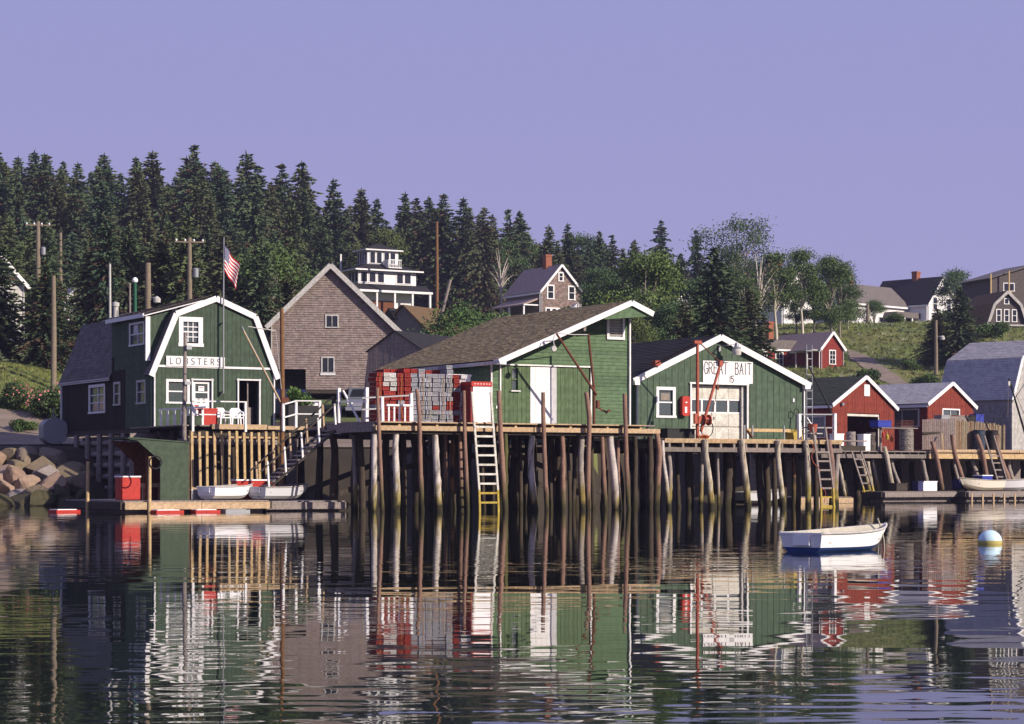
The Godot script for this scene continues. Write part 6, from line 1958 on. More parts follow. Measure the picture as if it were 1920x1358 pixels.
	part(gs, "roof_panel", Shape.new().prism(PackedVector2Array([Vector2(0.3, 2.12), Vector2(2.55, 1.98), Vector2(2.55, 2.02), Vector2(0.3, 2.17)]), -1.95, 0.03), M.green_ply)
	part(gs, "back_panel", Shape.new().box(Vector3(2.52, 1.0, -0.95), Vector3(0.04, 1.96, 1.8)), M.orange_ply)
	part(gs, "brace", Shape.new().bar(Vector3(1.3, 0.0, -0.9), Vector3(1.3, 1.9, -0.9), 0.06, 0.06), M.orange_ply)
	# things on the lobster dock
	railing("white railing with two rails around the plastic chairs", [Vector3(-1.62, 3.0, -12.9), Vector3(0.62, 3.0, -12.9)], 1.22, [0.98, 0.55], M.white)
	var pf := thing("picket_rail", "white picket rail sloping down beside the lobster shed corner", "railing", WHARF, YAW)
	for k in 7:
		var x := -0.85 + k * 0.17
		part(pf, "picket", Shape.new().bar(Vector3(x, 3.25, -18.4 + k * 0.35), Vector3(x, 4.0, -18.4 + k * 0.35), 0.09, 0.03, Vector3(0, 0, 1)), M.white)
	part(pf, "rail", Shape.new().bar(Vector3(-0.9, 4.02, -18.5), Vector3(0.25, 4.08, -16.1), 0.06, 0.06), M.white)
	var cooler := wharf_thing("red_cooler", "red chest cooler standing beside the white plastic chairs", "cooler", 0.6, 3.26, 16.8)
	part(cooler, "body", Shape.new().box(Vector3(0, 0.36, 0), Vector3(0.66, 0.72, 0.5)), M.red_plastic)
	part(cooler, "lid", Shape.new().box(Vector3(0, 0.75, 0), Vector3(0.69, 0.07, 0.53)), M.red_plastic)
	part(cooler, "handle", Shape.new().box(Vector3(0.12, 0.12, 0.26), Vector3(0.2, 0.04, 0.03)), M.black)
	for k in 2:
		var ch := wharf_thing("plastic_chair", ["white plastic armchair next to the red cooler", "white plastic armchair next to the open doorway"][k], "chair", 1.18 + k * 0.62, 3.26, 16.6, "plastic chairs on the lobster dock", 0.2 - k * 0.3)
		part(ch, "seat", Shape.new().box(Vector3(0, 0.4, 0), Vector3(0.46, 0.04, 0.44)), M.white_plastic)
		part(ch, "backrest", Shape.new().prism(PackedVector2Array([Vector2(-0.24, 0.42), Vector2(0.24, 0.42), Vector2(0.25, 0.7), Vector2(0.16, 0.82), Vector2(-0.16, 0.82), Vector2(-0.25, 0.7)]), -0.24, -0.2), M.white_plastic)
		for x in [-0.23, 0.23]:
			part(ch, "arm", Shape.new().bar(Vector3(x, 0.62, 0.2), Vector3(x * 1.05, 0.68, -0.2), 0.06, 0.04), M.white_plastic)
			for z in [-0.2, 0.2]:
				part(ch, "leg", Shape.new().bar(Vector3(x * 1.1, 0, z), Vector3(x, 0.62 if z > 0 else 0.42, z), 0.06, 0.05), M.white_plastic)
	var bin := wharf_thing("green_tub", "dark green tub under the lobster dock railing", "tub", -0.2, 3.26, 16.4)
	part(bin, "tub", Shape.new().lathe([Vector2(0.0, 0.0), Vector2(0.3, 0.0), Vector2(0.36, 0.42), Vector2(0.39, 0.43), Vector2(0.34, 0.45), Vector2(0.3, 0.3), Vector2(0.0, 0.3)], 16), M.green_ply)
	var lp := wharf_thing("dock_pole", "bare dock pole with a floodlight before the LOBSTERS sign", "pole", -1.88, 0.0, 13.1)
	part(lp, "shaft", Shape.new().tube([Vector3(0, -0.6, 0), Vector3(-0.02, 3.0, 0), Vector3(0.02, 6.9, 0)], [0.1, 0.09, 0.06], 10), M.grey_wood)
	part(lp, "floodlight", Shape.new().box(Vector3(0.12, 6.3, 0.1), Vector3(0.22, 0.16, 0.2)).box(Vector3(0.05, 6.5, 0.02), Vector3(0.08, 0.3, 0.06)), M.steel)
	part(lp, "socket_box", Shape.new().box(Vector3(0.08, 4.9, 0.1), Vector3(0.26, 0.12, 0.12)), M.steel)
	var fp := wharf_thing("flagpole", "thin grey staff with the flag on the gambrel shed front", "flagpole", 2.1, 4.75, 18.75)
	part(fp, "staff", Shape.new().tube([Vector3(0, 0, 0), Vector3(0.0, 3.5, 0.0), Vector3(0.02, 6.65, 0)], [0.035, 0.035, 0.025], 8), M.steel)
	part(fp, "bracket", Shape.new().box(Vector3(0, 3.0, -0.15), Vector3(0.06, 0.06, 0.3)).box(Vector3(0, 0.06, -0.12), Vector3(0.07, 0.1, 0.2)), M.steel)
	var fl := wharf_thing("flag", "red white and blue striped flag drooping from the staff", "flag", 2.13, 11.05, 18.75)
	var cloth := Shape.new()
	var P := func(u: float, v: float) -> Vector3:
		var q := Vector3(u * 0.62 + 0.05 * sin(u * 9.0 + v * 3.0) * u - v * 0.1 * u, -v * 1.1 - u * 0.62 - u * u * 0.15, 0.16 * sin(u * 7.5 + v * 1.5) * u + 0.05)
		return q
	for i in 18:
		for j in 10:
			var u0 := i / 18.0
			var u1 := (i + 1) / 18.0
			var v0 := j / 10.0
			var v1 := (j + 1) / 10.0
			var m: Vector3 = (P.call(u1, v0) - P.call(u0, v0)).cross(P.call(u0, v0) - P.call(u0, v1)).normalized()
			for q in [[u0, v0], [u1, v0], [u1, v1], [u0, v0], [u1, v1], [u0, v1]]:
				cloth.vert(P.call(q[0], q[1]), m, Vector2(q[0], q[1]))
	var fm := StandardMaterial3D.new()
	fm.resource_name = "flag_cloth"
	fm.albedo_texture = flag_image()
	fm.roughness = 0.9
	part(fl, "cloth", cloth, fm)
	# black planter with a bush, trucks, mast and boom
	var pl := wharf_thing("planter_box", "black timber planter box beside the lobster shed", "planter", 5.1, 3.2, 18.6)
	part(pl, "side", Shape.new().box(Vector3(0.6, 0.5, 0), Vector3(1.7, 1.15, 0.9)), M.black)
	part(pl, "soil", Shape.new().box(Vector3(0.6, 1.08, 0), Vector3(1.6, 0.03, 0.8)), M.dark_wood)
	var bu := wharf_thing("clipped_bush", "bright green rounded bush in the black planter", "bush", 5.55, 4.2, 18.6)
	part(bu, "foliage", bush_shape(0.8, 0.85, 1800, Color(0.07, 0.13, 0.025), 0.1), M.leaf)
	truck("dark blue pickup truck with chrome bumper below the shingled barn", -11.4, 121.0, 0.5, Color(0.012, 0.02, 0.075))
	truck("grey pickup truck parked behind the white wharf railing", -8.4, 123.0, 0.0, Color(0.12, 0.13, 0.15))
	var mast := wharf_thing("hoist_mast", "rusty steel hoist mast rising before the shingled barn", "mast", 0.9, 0.0, 10.0)
	part(mast, "mast", Shape.new().tube([Vector3(0, -0.5, 0), Vector3(0.03, 4.4, 0), Vector3(0.0, 7.75, 0)], [0.1, 0.09, 0.075], 10), M.rust_bright)
	part(mast, "boom", Shape.new().tube([Vector3(-0.15, 4.2, 0.1), Vector3(-1.75, 6.95, 0.2)], [0.05, 0.035], 8), M.steel)
	part(mast, "boom_pole", Shape.new().tube([Vector3(-0.12, 4.1, 0.15), Vector3(-1.7, 6.8, 0.25)], [0.03, 0.025], 6), M.raw_post)
	part(mast, "spar", Shape.new().tube([Vector3(-1.45, 6.98, 0.1), Vector3(-0.3, 6.86, 0.1)], [0.022, 0.022], 6), M.white_old)
	part(mast, "rope", Shape.new().tube([Vector3(-0.3, 6.86, 0.1), Vector3(-0.06, 4.6, 0.1)], [0.012], 5), M.white_old)
	part(mast, "winch", Shape.new().box(Vector3(0.05, 4.15, 0.1), Vector3(0.3, 0.25, 0.25)).box(Vector3(0.0, 3.8, 0.05), Vector3(0.16, 0.5, 0.16)), M.rust)
	railing("white post railing between the lobster dock and main wharf", [Vector3(0.35, 2.95, -8.6), Vector3(1.0, 3.1, -8.9), Vector3(1.9, 3.1, -8.7)], 1.05, [0.98, 0.5], M.white)
	railing("tall white gate posts at the head of the gangway", [Vector3(0.02, 3.14, -3.0), Vector3(0.62, 3.14, -2.0)], 1.25, [0.6], M.white, 0.11)
	var br := thing("gate_brace", "slanted white board leaning at the gangway head", "board", WHARF, YAW)
	part(br, "board", Shape.new().bar(Vector3(0.1, 4.3, -2.85), Vector3(0.5, 3.16, -2.3), 0.1, 0.04), M.white)
	var gt := thing("deck_rail", "low white slatted rail in front of the red crates", "railing", WHARF, YAW)
	for k in 5:
		part(gt, "slat", Shape.new().bar(Vector3(0.72 + k * 0.21, 3.15, -0.45), Vector3(0.72 + k * 0.21, 3.68, -0.45), 0.06, 0.04, Vector3(0, 0, 1)), M.white)
	bars(gt, "rail", [[Vector3(0.62, 3.72, -0.43), Vector3(1.66, 3.72, -0.43), 0.08, 0.07]], M.white)
	bars(gt, "post", [[Vector3(1.64, 3.15, -0.5), Vector3(1.62, 4.15, -0.5), 0.11, 0.1], [Vector3(0.5, 3.15, -0.5), Vector3(0.48, 4.0, -0.5), 0.1, 0.1]], M.white)
	bars(gt, "pipe_rail", [[Vector3(-0.3, 3.95, -0.5), Vector3(1.62, 4.08, -0.52), 0.05, 0.05], [Vector3(-0.3, 3.55, -0.5), Vector3(0.5, 3.6, -0.52), 0.05, 0.05]], M.steel)
	# davit on the wharf shed
	var dv := wharf_thing("wall_davit", "rusty pipe davit with hanging block before the white door", "crane", 9.35, 3.14, 0.75)
	part(dv, "mast", Shape.new().tube([Vector3(-0.1, 0.0, 0.2), Vector3(-0.1, 1.3, 0.2), Vector3(-0.22, 3.35, 0.0)], [0.05, 0.05, 0.045], 8), M.rust)
	part(dv, "boom", Shape.new().tube([Vector3(-0.02, 1.1, 0.25), Vector3(-1.78, 3.3, 0.3)], [0.05, 0.04], 8), M.rust)
	part(dv, "chain", Shape.new().tube([Vector3(-0.22, 3.33, 0.0), Vector3(-1.0, 3.3, 0.15), Vector3(-1.75, 3.32, 0.3)], [0.018], 6), M.white_old)
	part(dv, "block", Shape.new().lathe([Vector2(0.0, -0.05), Vector2(0.1, -0.05), Vector2(0.11, 0.0), Vector2(0.1, 0.05), Vector2(0.0, 0.05)], 14, Transform3D(Basis(Vector3.RIGHT, PI / 2), Vector3(-1.9, 2.75, 0.3))).tube([Vector3(-1.86, 3.25, 0.3), Vector3(-1.92, 3.1, 0.3), Vector3(-1.88, 2.85, 0.3)], [0.02], 6), M.white_old)
	part(dv, "chain_hoist", Shape.new().box(Vector3(0.06, 0.75, 0.2), Vector3(0.1, 0.3, 0.12)).box(Vector3(0.25, 0.55, 0.2), Vector3(0.3, 0.06, 0.05), Basis(Vector3(0, 0, 1), -0.4)).box(Vector3(0.5, 0.5, 0.2), Vector3(0.22, 0.08, 0.06), Basis(Vector3(0, 0, 1), 0.5)), M.rust)
	# orange crane before the bait shed
	var cr := wharf_thing("deck_crane", "red oxide deck crane with winch before the garage door", "crane", 15.66, 2.7, 3.1)
	part(cr, "mast", Shape.new().tube([Vector3(0, 0, 0), Vector3(0.0, 3.85, 0)], [0.075, 0.06], 10), M.red_oxide)
	part(cr, "boom", Shape.new().tube([Vector3(0.1, 0.3, 0.1), Vector3(1.0, 3.0, 0.15)], [0.065, 0.05], 10), M.red_oxide)
	part(cr, "head", Shape.new().box(Vector3(0, 3.82, 0), Vector3(0.34, 0.12, 0.14)).box(Vector3(1.0, 3.0, 0.15), Vector3(0.16, 0.22, 0.14)), M.red_oxide)
	part(cr, "stay", Shape.new().tube([Vector3(0.1, 3.8, 0), Vector3(1.0, 3.05, 0.12)], [0.025], 6), M.rust)
	part(cr, "stay", Shape.new().tube([Vector3(-0.1, 3.8, 0), Vector3(-0.45, 3.1, -2.1)], [0.025], 6), M.rust)
	part(cr, "stay_plate", Shape.new().box(Vector3(-0.45, 3.08, -2.25), Vector3(0.26, 0.2, 0.3)), M.red_oxide)
	part(cr, "winch", Shape.new().lathe([Vector2(0.0, -0.15), Vector2(0.22, -0.15), Vector2(0.22, -0.12), Vector2(0.12, -0.11), Vector2(0.12, 0.11), Vector2(0.22, 0.12), Vector2(0.22, 0.15), Vector2(0.0, 0.15)], 16, Transform3D(Basis(Vector3(0, 0, 1), PI / 2), Vector3(0.32, 0.75, 0.12))).box(Vector3(0.1, 0.75, 0.05), Vector3(0.3, 0.3, 0.2)).box(Vector3(-0.16, 0.8, 0.1), Vector3(0.14, 0.4, 0.1)), M.red_oxide)
	var loop := []
	for k in 13:
		loop.append(Vector3(0.28 + cos(k * TAU / 12) * 0.3, 0.42 + sin(k * TAU / 12) * 0.34, 0.25))
	part(cr, "hose", Shape.new().tube(loop, [0.02], 6), M.black)
	part(cr, "fall_rope", Shape.new().tube([Vector3(1.0, 2.9, 0.15), Vector3(0.75, 1.5, 0.15), Vector3(0.5, 0.8, 0.15)], [0.014], 5), M.rust)
	part(cr, "hook_block", Shape.new().box(Vector3(0.86, 2.05, 0.15), Vector3(0.1, 0.18, 0.08)), M.rust)
	# clutter on the lower wharf
	var dk := box_crate("black open crate standing beside the crane foot", 15.2, 2.7, 3.9, Vector3(1.3, 0.42, 0.7), M.black, M.black)
	var rg := wharf_thing("orange_net", "small heap of orange net at the crane foot", "net", 15.55, 2.7, 2.5)
	part(rg, "heap", bush_shape(0.3, 0.16, 400, Color(0.5, 0.12, 0.02), 0.05), M.needle)
	var sw := wharf_thing("trestle", "steel trestle carrying a long raw plank by the bait shed", "trestle", 19.3, 2.7, 4.6)
	part(sw, "plank", Shape.new().box(Vector3(0.9, 0.42, 0), Vector3(2.2, 0.13, 0.2)), M.raw_post)
	for x in [-0.35, 0.05, 1.65]:
		part(sw, "leg", Shape.new().bar(Vector3(x, 0, 0.12), Vector3(x, 0.62, 0.12), 0.045, 0.045), M.steel)
	part(sw, "curved_board", Shape.new().bar(Vector3(-0.2, 0.4, 0.1), Vector3(0.05, 0.12, 0.1), 0.14, 0.05), M.orange_ply)
	var tot := box_crate("yellow tipped tote beside the white corner post", 21.6, 2.7, 4.6, Vector3(0.62, 0.42, 0.4), M.yellow_wood, M.yellow_wood, 0.3)
	tot.rotation.z = 0.25
	var sh := wharf_thing("shovel", "long handled shovel leaning on the bait shed wall", "shovel", 22.25, 2.72, 5.35)
	part(sh, "handle", Shape.new().tube([Vector3(-0.12, 0.0, 0.1), Vector3(-0.03, 1.05, 0.02)], [0.022], 6), M.black)
	var grip := []
	for k in 9:
		grip.append(Vector3(-0.02 + cos(k * TAU / 8) * 0.13, 1.2 + sin(k * TAU / 8) * 0.15, 0.02))
	part(sh, "grip", Shape.new().tube(grip, [0.02], 6), M.black)
	var wr := thing("post_railing", "white posts with grey rails at the end of the lower wharf", "railing", WHARF, YAW)
	bars(wr, "post", [[Vector3(20.3, 2.7, -2.6), Vector3(20.28, 3.75, -2.6), 0.14, 0.12], [Vector3(21.85, 2.2, -2.3), Vector3(21.85, 3.78, -2.3), 0.13, 0.12]], M.white)
	bars(wr, "rail", [[Vector3(20.28, 3.73, -2.62), Vector3(21.85, 3.74, -2.32), 0.05, 0.05], [Vector3(20.28, 3.2, -2.62), Vector3(21.85, 3.2, -2.32), 0.05, 0.05]], M.steel)
	var bk := wharf_thing("orange_bucket", "orange bucket with a brush standing on the lower wharf ladder top", "bucket", 20.75, 2.98, 2.3)
	part(bk, "pail", Shape.new().lathe([Vector2(0.0, 0.0), Vector2(0.14, 0.0), Vector2(0.19, 0.34), Vector2(0.2, 0.36), Vector2(0.17, 0.34), Vector2(0.0, 0.3)], 14), M.red_oxide)
	part(bk, "brush", Shape.new().bar(Vector3(-0.05, 0.3, 0), Vector3(-0.3, 0.62, 0), 0.05, 0.04), M.white)
	var bst := part(self, "bucket_stand", Shape.new().box(Vector3(0, -0.02, 0), Vector3(0.6, 0.04, 0.5)).box(Vector3(0, -0.15, 0), Vector3(0.1, 0.25, 0.3)), M.white_old)
	bst.position = at(20.75, 2.975, 2.3)
	bst.rotation.y = YAW
	tag(bst, "small white stand under the orange bucket", "stand")
	var orope := []
	for k in 20:
		orope.append(Vector3(20.05 + sin(k * 0.9) * 0.1 + k * 0.045, 2.6 - k * 0.13 + sin(k * 1.7) * 0.05, -1.62 + sin(k) * 0.03))
	var rr := thing("orange_rope", "thin orange rope looped down the lower wharf pole", "rope", WHARF, YAW)
	part(rr, "rope", Shape.new().tube(orope, [0.016], 5), M.red_oxide)
	# far wharf clutter
	box_crate("white fish box standing on the far wharf edge", 35.0, 2.52, 18.75, Vector3(0.5, 0.85, 0.5), M.white_plastic, M.white_plastic)
	box_crate("white fish box between the rusty drum and the dark bay", 36.85, 2.52, 18.9, Vector3(0.42, 0.85, 0.5), M.white_plastic, M.white_plastic)
	barrel("white drum blotched with rust between two white boxes", 36.1, 2.52, 19.0, 0.24, 0.95, Color(0.55, 0.48, 0.42))
	barrel("dirty dark drum standing inside the open bay", 38.2, 2.52, 20.0, 0.26, 0.95, Color(0.22, 0.18, 0.16))
	barrel("tall pale weathered drum piled with rope gear", 39.6, 2.52, 18.9, 0.36, 1.12, Color(0.42, 0.36, 0.31))
	barrel("blue grey plastic drum behind the leaning ladder", 45.3, 2.62, 19.8, 0.34, 1.05, Color(0.07, 0.1, 0.16))
	barrel("black plastic drum at the fence end", 46.4, 2.62, 20.0, 0.32, 1.05, Color(0.03, 0.03, 0.032))
	var gr := wharf_thing("gear_table", "trap gear heaped on a plank table by the red shed", "table", 39.4, 2.52, 19.9)
	part(gr, "table_top", Shape.new().box(Vector3(0.3, 1.2, 0), Vector3(2.4, 0.05, 0.8)), M.grey_wood)
	for x in [-0.8, 1.3]:
		part(gr, "leg", Shape.new().bar(Vector3(x, 0, 0.2), Vector3(x, 1.2, 0.2), 0.08, 0.08), M.grey_wood)
	var bt := box_crate("bright blue tote on the gear table", 38.75, 3.75, 19.9, Vector3(0.95, 0.36, 0.6), M.blue_plastic, M.blue_plastic, 0.1)
	var tr := wharf_thing("lobster_trap", "brown wire lobster trap on the gear table", "trap", 40.25, 3.75, 19.8)
	var wire := Shape.new()
	for k in 6:
		wire.bar(Vector3(-0.4 + k * 0.16, 0.02, 0.2), Vector3(-0.4 + k * 0.16, 0.36, 0.2), 0.02, 0.02)
		wire.bar(Vector3(-0.4 + k * 0.16, 0.36, 0.2), Vector3(-0.4 + k * 0.16, 0.36, -0.2), 0.02, 0.02)
	for y in [0.02, 0.13, 0.24, 0.36]:
		wire.bar(Vector3(-0.4, y, 0.2), Vector3(0.4, y, 0.2), 0.02, 0.02)
		wire.bar(Vector3(-0.4, y, -0.2), Vector3(0.4, y, -0.2), 0.02, 0.02)
	part(tr, "cage", wire, M.rust)
	part(tr, "bait_board", Shape.new().box(Vector3(0, 0.03, 0), Vector3(0.78, 0.04, 0.38)), M.grey_wood)
	var buoys := [Color(0.5, 0.05, 0.03), Color(0.55, 0.45, 0.05), Color(0.5, 0.18, 0.04)]
	for k in 3:
		var by := wharf_thing("trap_buoy", ["red lobster buoy hanging below the blue tote", "yellow lobster buoy hanging below the blue tote", "orange lobster buoy hanging below the blue tote"][k], "buoy", 38.5 + k * 0.28, 3.2 - k * 0.1, 19.4)
		var bs := Shape.new()
		bs.col = buoys[k]
		part(by, "float_body", bs.lathe([Vector2(0.0, 0.0), Vector2(0.07, 0.03), Vector2(0.08, 0.22), Vector2(0.03, 0.3)], 10), M.paint)
		part(by, "spindle", Shape.new().bar(Vector3(0, 0.28, 0), Vector3(0, 0.46, 0), 0.02, 0.02), M.raw_wood)
	# board fence on the far wharf
	var fn := thing("board_fence", "weathered upright board fence on the far wharf", "fence", WHARF, YAW)
	for k in 17:
		var st := Shape.new()
		st.col = tint(Color(1.0, 0.92, 0.95), 0.15)
		var x := 42.0 + k * 0.11
		st.box(Vector3(x, 3.42 + 0.004 * k + rng.randf_range(-0.02, 0.02), -20.4 + k * 0.03), Vector3(0.105, 1.6, 0.025))
		part(fn, "board", st, M.grey_wood)
	for k in 40:
		var st := Shape.new()
		st.col = tint(Color(1.05, 0.85, 0.62), 0.3)
		var x := 43.9 + k * 0.1
		st.bar(Vector3(x, 2.62, -20.0 - k * 0.015), Vector3(x + rng.randf_range(-0.02, 0.02), 4.24 - 0.006 * k + rng.randf_range(-0.07, 0.05), -20.0 - k * 0.015), rng.randf_range(0.05, 0.085), 0.05, Vector3(0, 0, 1))
		part(fn, "paling", st, M.grey_wood)
	bars(fn, "rail", [[Vector3(41.9, 3.5, -20.3), Vector3(43.4, 3.55, -20.1), 0.06, 0.1]], M.dark_wood)
	box_crate("bright blue tote hanging at the barn end of the fence", 46.5, 4.07, 21.3, Vector3(0.55, 0.5, 0.5), M.blue_plastic, M.blue_plastic)
	for k in 4:
		box_crate(["grey tote showing over the board fence beside the red shed window", "wire trap pile showing over the fence middle", "dull brown tote showing over the palings", "dark tote next to the blue one over the palings"][k], 44.1 + k * 0.58, 4.07, 21.3, Vector3(0.62, 0.42, 0.6), [M.steel, M.grey_wood, M.grey_wood, M.black][k], [M.steel, M.rust, M.grey_wood, M.black][k])
	var tk := part(self, "tote_shelf", Shape.new().box(Vector3(0, 0.72, 0), Vector3(3.2, 1.44, 0.7)), M.dark_wood)
	tk.position = at(45.4, 2.62, 21.3)
	tk.rotation.y = YAW
	tag(tk, "dark shelf behind the board fence that carries the totes", "shelf")
	var st2 := wharf_thing("prop_stick", "short raw stick propped on the board fence", "stick", 42.75, 2.62, 19.6)
	part(st2, "stick", Shape.new().bar(Vector3(-0.08, 0, 0), Vector3(0.12, 0.85, -0.3), 0.06, 0.05), M.raw_post)
	box_crate("white box with blue end and oarlocks on the grey float", 39.4, 0.5, 17.1, Vector3(0.85, 0.5, 0.6), M.white_plastic, M.white_plastic, -0.15)
	box_crate("blue end tote standing against the white box on the grey float", 38.75, 0.5, 17.0, Vector3(0.3, 0.5, 0.55), M.navy, M.navy, -0.15)
	box_crate("bright blue tote with white label in the stained skiff", 43.6, 0.85, 17.6, Vector3(0.75, 0.46, 0.6), M.blue_plastic, M.white_plastic, 0.1)
	box_crate("dark blue tote next to the labelled one behind the stained skiff", 42.2, 0.6, 17.7, Vector3(0.7, 0.5, 0.5), M.navy, M.navy, 0.0)
	box_crate("dark net crate on the grey float by the pole feet", 37.9, 0.5, 17.5, Vector3(0.7, 0.4, 0.6), M.dark_wood, M.dark_wood)
	# boom crane at the gambrel barn
	var gc := wharf_thing("barn_boom", "dark boom with a hanging block before the gambrel barn", "crane", 47.2, 2.62, 19.2)
	part(gc, "boom", Shape.new().tube([Vector3(0.6, 0.9, 0.2), Vector3(-0.9, 3.75, 0.6)], [0.06, 0.045], 8), M.black)
	part(gc, "mast", Shape.new().tube([Vector3(1.1, -0.2, 0), Vector3(1.15, 4.6, 0)], [0.1, 0.08], 8), M.black)
	part(gc, "stay", Shape.new().tube([Vector3(1.15, 4.0, 0), Vector3(-0.75, 1.4, -0.4)], [0.02], 6), M.black)
	part(gc, "stay", Shape.new().tube([Vector3(-0.9, 3.75, 0.6), Vector3(1.15, 1.2, 0)], [0.012], 6), M.black)
	part(gc, "block", Shape.new().box(Vector3(-0.92, 3.5, 0.6), Vector3(0.12, 0.24, 0.1)), M.white_old)
	part(gc, "fall_rope", Shape.new().tube([Vector3(-0.95, 3.4, 0.6), Vector3(-0.98, 1.7, 0.6)], [0.012], 5), M.grey_wood)
	var bc := wharf_thing("slim_boom", "thin black boom above the red shed roof", "crane", 34.3, 2.52, 19.5)
	part(bc, "boom", Shape.new().tube([Vector3(1.2, 1.3, 0.2), Vector3(-0.7, 4.2, 0.3)], [0.045, 0.035], 8), M.black)
	part(bc, "mast", Shape.new().tube([Vector3(-0.6, 0, 0), Vector3(-0.62, 5.3, 0)], [0.03], 6), M.steel)
	part(bc, "mast", Shape.new().tube([Vector3(-0.25, 0, 0), Vector3(-0.27, 5.3, 0)], [0.03], 6), M.steel)
	for k in 12:
		part(bc, "rung", Shape.new().box(Vector3(-0.43, 0.6 + k * 0.4, 0), Vector3(0.36, 0.035, 0.035)), M.steel)
	# oil tank, poles
	var ot := thing("oil_tank", "grey upright oval oil tank on legs by the gravel road", "tank", Vector3(-21.0, 2.5, -101.0), 0.35)
	var oval := PackedVector2Array()
	for k in 24:
		var a := TAU * k / 24
		oval.append(Vector2(cos(a) * 0.55, 0.82 + sin(a) * 0.4 + signf(sin(a)) * 0.2))
	part(ot, "shell", Shape.new().prism(oval, -1.6, 0.0), M.steel)
	for k in 4:
		part(ot, "leg", Shape.new().bar(Vector3(-0.28 if k % 2 else 0.28, -0.2, -0.2 if k < 2 else -1.4), Vector3(-0.28 if k % 2 else 0.28, 0.32, -0.2 if k < 2 else -1.4), 0.05, 0.05), M.rust)
	bars(ot, "fill_pipe", [[Vector3(-0.05, 1.35, -0.3), Vector3(-0.05, 1.85, -0.3)], [Vector3(0.1, 1.35, -0.6), Vector3(0.1, 1.6, -0.6)]], M.steel, 0.05, 0.05)
	pole("tall utility pole with crossarm and transformer before the spruces", -36.7, 170, 21.0, 0.2, "xt", M.pole_wood)
	pole("slim bare pole beside the crossarm pole", -38.05, 185, 21.8, 0.16, "", M.pole_wood)
	pole("short bare pole behind the flowering rose bush", -25.06, 120, 12.2, 0.15, "", M.pole_wood)
	pole("thin pale pole behind the stove pipe", -19.6, 107, 11.6, 0.07, "", M.white_old)
	pole("thin dark pole left of the green post", -22.63, 130, 12.7, 0.07, "", M.grey_wood)
	var gp := pole("green post with a white ball on top", -20.26, 118, 11.7, 0.11, "", M.green_paint)
	part(gp, "ball", Shape.new().lathe([Vector2(0.0, -0.15), Vector2(0.14, -0.06), Vector2(0.16, 0.05), Vector2(0.1, 0.16), Vector2(0.0, 0.2)], 12, Transform3D(Basis.IDENTITY, Vector3(0, 11.75 - gp.position.y, 0))), M.white_plastic)
	pole("leaning utility pole with a meter box behind the dormer", -20.73, 125, 13.4, 0.2, "l", M.pole_wood)
	pole("utility pole with crossarm and lamp behind the LOBSTERS gable", -20.86, 142, 16.7, 0.17, "xt", M.pole_wood)
	pole("lone brown utility pole beside the tiered house", -7.94, 232, 28.2, 0.17, "", M.rust_bright)
	pole("pale utility pole in the field before the farmhouse", 40.82, 252, 21.0, 0.2, "", M.pole_wood)
	pole("utility pole with a lamp beside the dark field spruce", 35.91, 186, 14.5, 0.16, "l", M.pole_wood)
	# leaning boom behind the tiered house porch
	var lb := thing("leaning_spar", "long dark spar leaning up behind the shingled barn", "spar", Vector3(-6.3, 8.4, -150), 0.0)
	part(lb, "spar", Shape.new().tube([Vector3(0, -2, 0), Vector3(2.1, 6.3, 0)], [0.16, 0.1], 8), M.grey_wood)


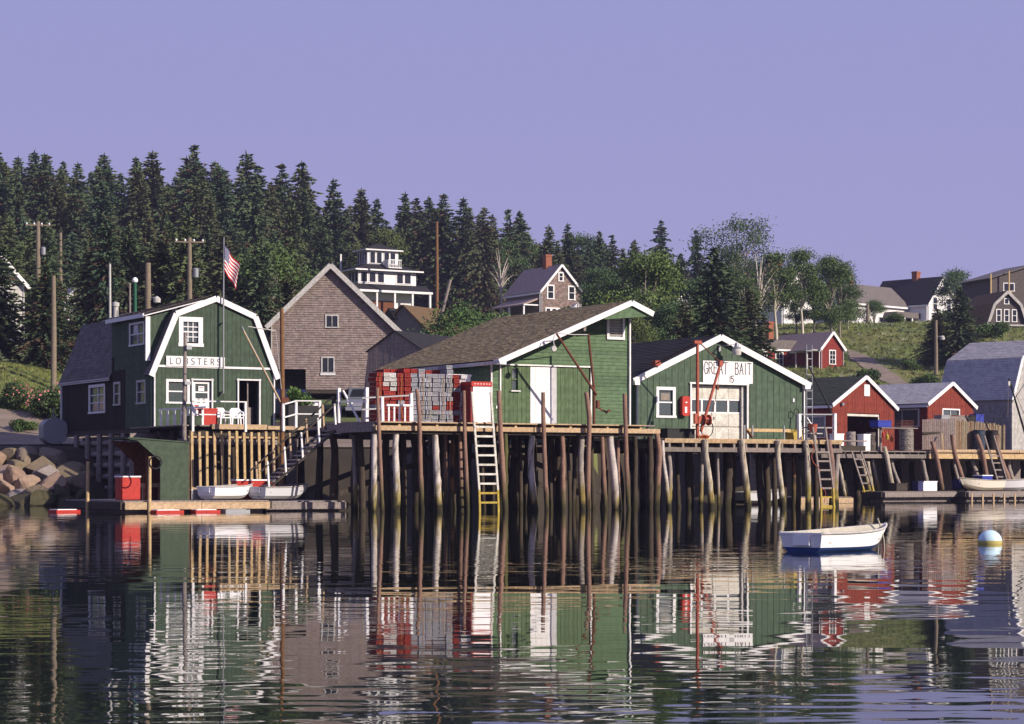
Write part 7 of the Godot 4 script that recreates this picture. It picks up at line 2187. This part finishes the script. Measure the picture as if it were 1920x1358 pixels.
func make_rocks() -> void:
	rng.seed = 51
	var shapes := []
	for k in 7:
		var st := Shape.new()
		var ico := SphereMesh.new()
		ico.radial_segments = 26
		ico.rings = 14
		ico.radius = 1.0
		ico.height = 2.0
		# cut a sphere with random planes: broken granite faces
		var planes := []
		for i in 15:
			planes.append([Vector3(rng.randfn(), rng.randfn() * 0.8, rng.randfn()).normalized(), rng.randf_range(0.45, 0.72)])
		var arr := ico.get_mesh_arrays()
		var vs: PackedVector3Array = arr[Mesh.ARRAY_VERTEX]
		var ix: PackedInt32Array = arr[Mesh.ARRAY_INDEX]
		for i in vs.size():
			for q in planes:
				var d: float = vs[i].dot(q[0]) - q[1]
				if d > 0:
					vs[i] -= q[0] * d
			vs[i] *= Vector3(1.15, 0.85, 1.0)
		for i in range(0, ix.size(), 3):
			st.tri(vs[ix[i]], vs[ix[i + 2]], vs[ix[i + 1]])
		shapes.append(st)
	var tones := [Color(0.36, 0.25, 0.18), Color(0.42, 0.3, 0.22), Color(0.28, 0.22, 0.16), Color(0.33, 0.29, 0.26), Color(0.24, 0.19, 0.12)]
	var meshes := []
	for s in shapes:
		for c in tones:
			for k in s.c.size():
				s.c[k] = c
			meshes.append(s.mesh())
	var dark := []
	for s in shapes:
		for k in s.c.size():
			s.c[k] = Color(0.085, 0.075, 0.04)
		dark.append(s.mesh())
	for row in 6:
		for k in 9:
			var r := rng.randf_range(0.5, 0.95) * (1.15 if row in [2, 3] else 1.0)
			var y := -0.15 + row * 0.42 + rng.randf_range(-0.1, 0.1)
			var x := -25.4 + k * 0.98 + (row % 2) * 0.45 + rng.randf_range(-0.2, 0.2)
			if x > -17.6 - row * 0.3:
				continue
			var z := -(91.0 + row * 0.95 + (x + 25.0) * 0.12 + rng.randf_range(-0.2, 0.2))
			var weedy := row == 0 or (row == 1 and rng.randf() < 0.4)
			var o := part(self, "rock", dark[rng.randi() % dark.size()] if weedy else meshes[rng.randi() % meshes.size()], M.stone)
			o.position = Vector3(x, y, z)
			o.rotation = Vector3(rng.randf() * 0.6, rng.randf() * TAU, rng.randf() * 0.6)
			o.scale = Vector3.ONE * r
			if weedy:
				tag(o, "weed darkened boulder at the foot of the shore riprap", "rock", "weedy boulders at the waterline")
			else:
				tag(o, "tan granite boulder in the shore riprap", "rock", "granite boulders of the riprap")


func _ready() -> void:
	var cam := Camera3D.new()
	cam.name = "camera"
	add_child(cam)
	cam.position = Vector3(0, 1.2, 0)
	cam.set_frustum(0.1 * 1358.0 / 4118.0, Vector2(0, 0.1 * 216.0 / 4118.0), 0.1, 1500.0)
	cam.current = true
	var env := Environment.new()
	env.background_mode = Environment.BG_SKY
	var sky := ProceduralSkyMaterial.new()
	sky.sky_top_color = Color(0.166, 0.184, 0.392).linear_to_srgb()
	sky.sky_horizon_color = Color(0.235, 0.219, 0.358).linear_to_srgb()
	sky.sky_curve = 0.16
	sky.ground_bottom_color = Color(0.02, 0.03, 0.03).linear_to_srgb()
	sky.ground_horizon_color = Color(0.235, 0.219, 0.358).linear_to_srgb()
	sky.sun_angle_max = 1.0
	env.sky = Sky.new()
	env.sky.sky_material = sky
	env.tonemap_mode = Environment.TONE_MAPPER_LINEAR
	env.tonemap_exposure = 1.65
	env.fog_enabled = true
	env.fog_density = 0.00018
	env.fog_light_color = Color(0.62, 0.62, 0.76)
	env.sdfgi_enabled = true
	env.ssao_enabled = true
	env.ssil_enabled = true
	var we := WorldEnvironment.new()
	we.name = "environment"
	we.environment = env
	add_child(we)
	var sun := DirectionalLight3D.new()
	sun.name = "sun"
	sun.light_color = Color(1.0, 0.945, 0.88)
	sun.light_energy = 1.25
	sun.light_angular_distance = 0.5
	sun.shadow_enabled = true
	add_child(sun)
	sun.look_at_from_position(Vector3(0.765, 0.43, 0.48) * 10.0, Vector3.ZERO)

	make_materials()
	make_land()
	make_water()
	lobster_shed()
	wharf_shed()
	bait_shed()
	hill_houses()
	make_wharves()
	make_floats()
	make_crates()
	make_things()
	make_rocks()
	make_trees()
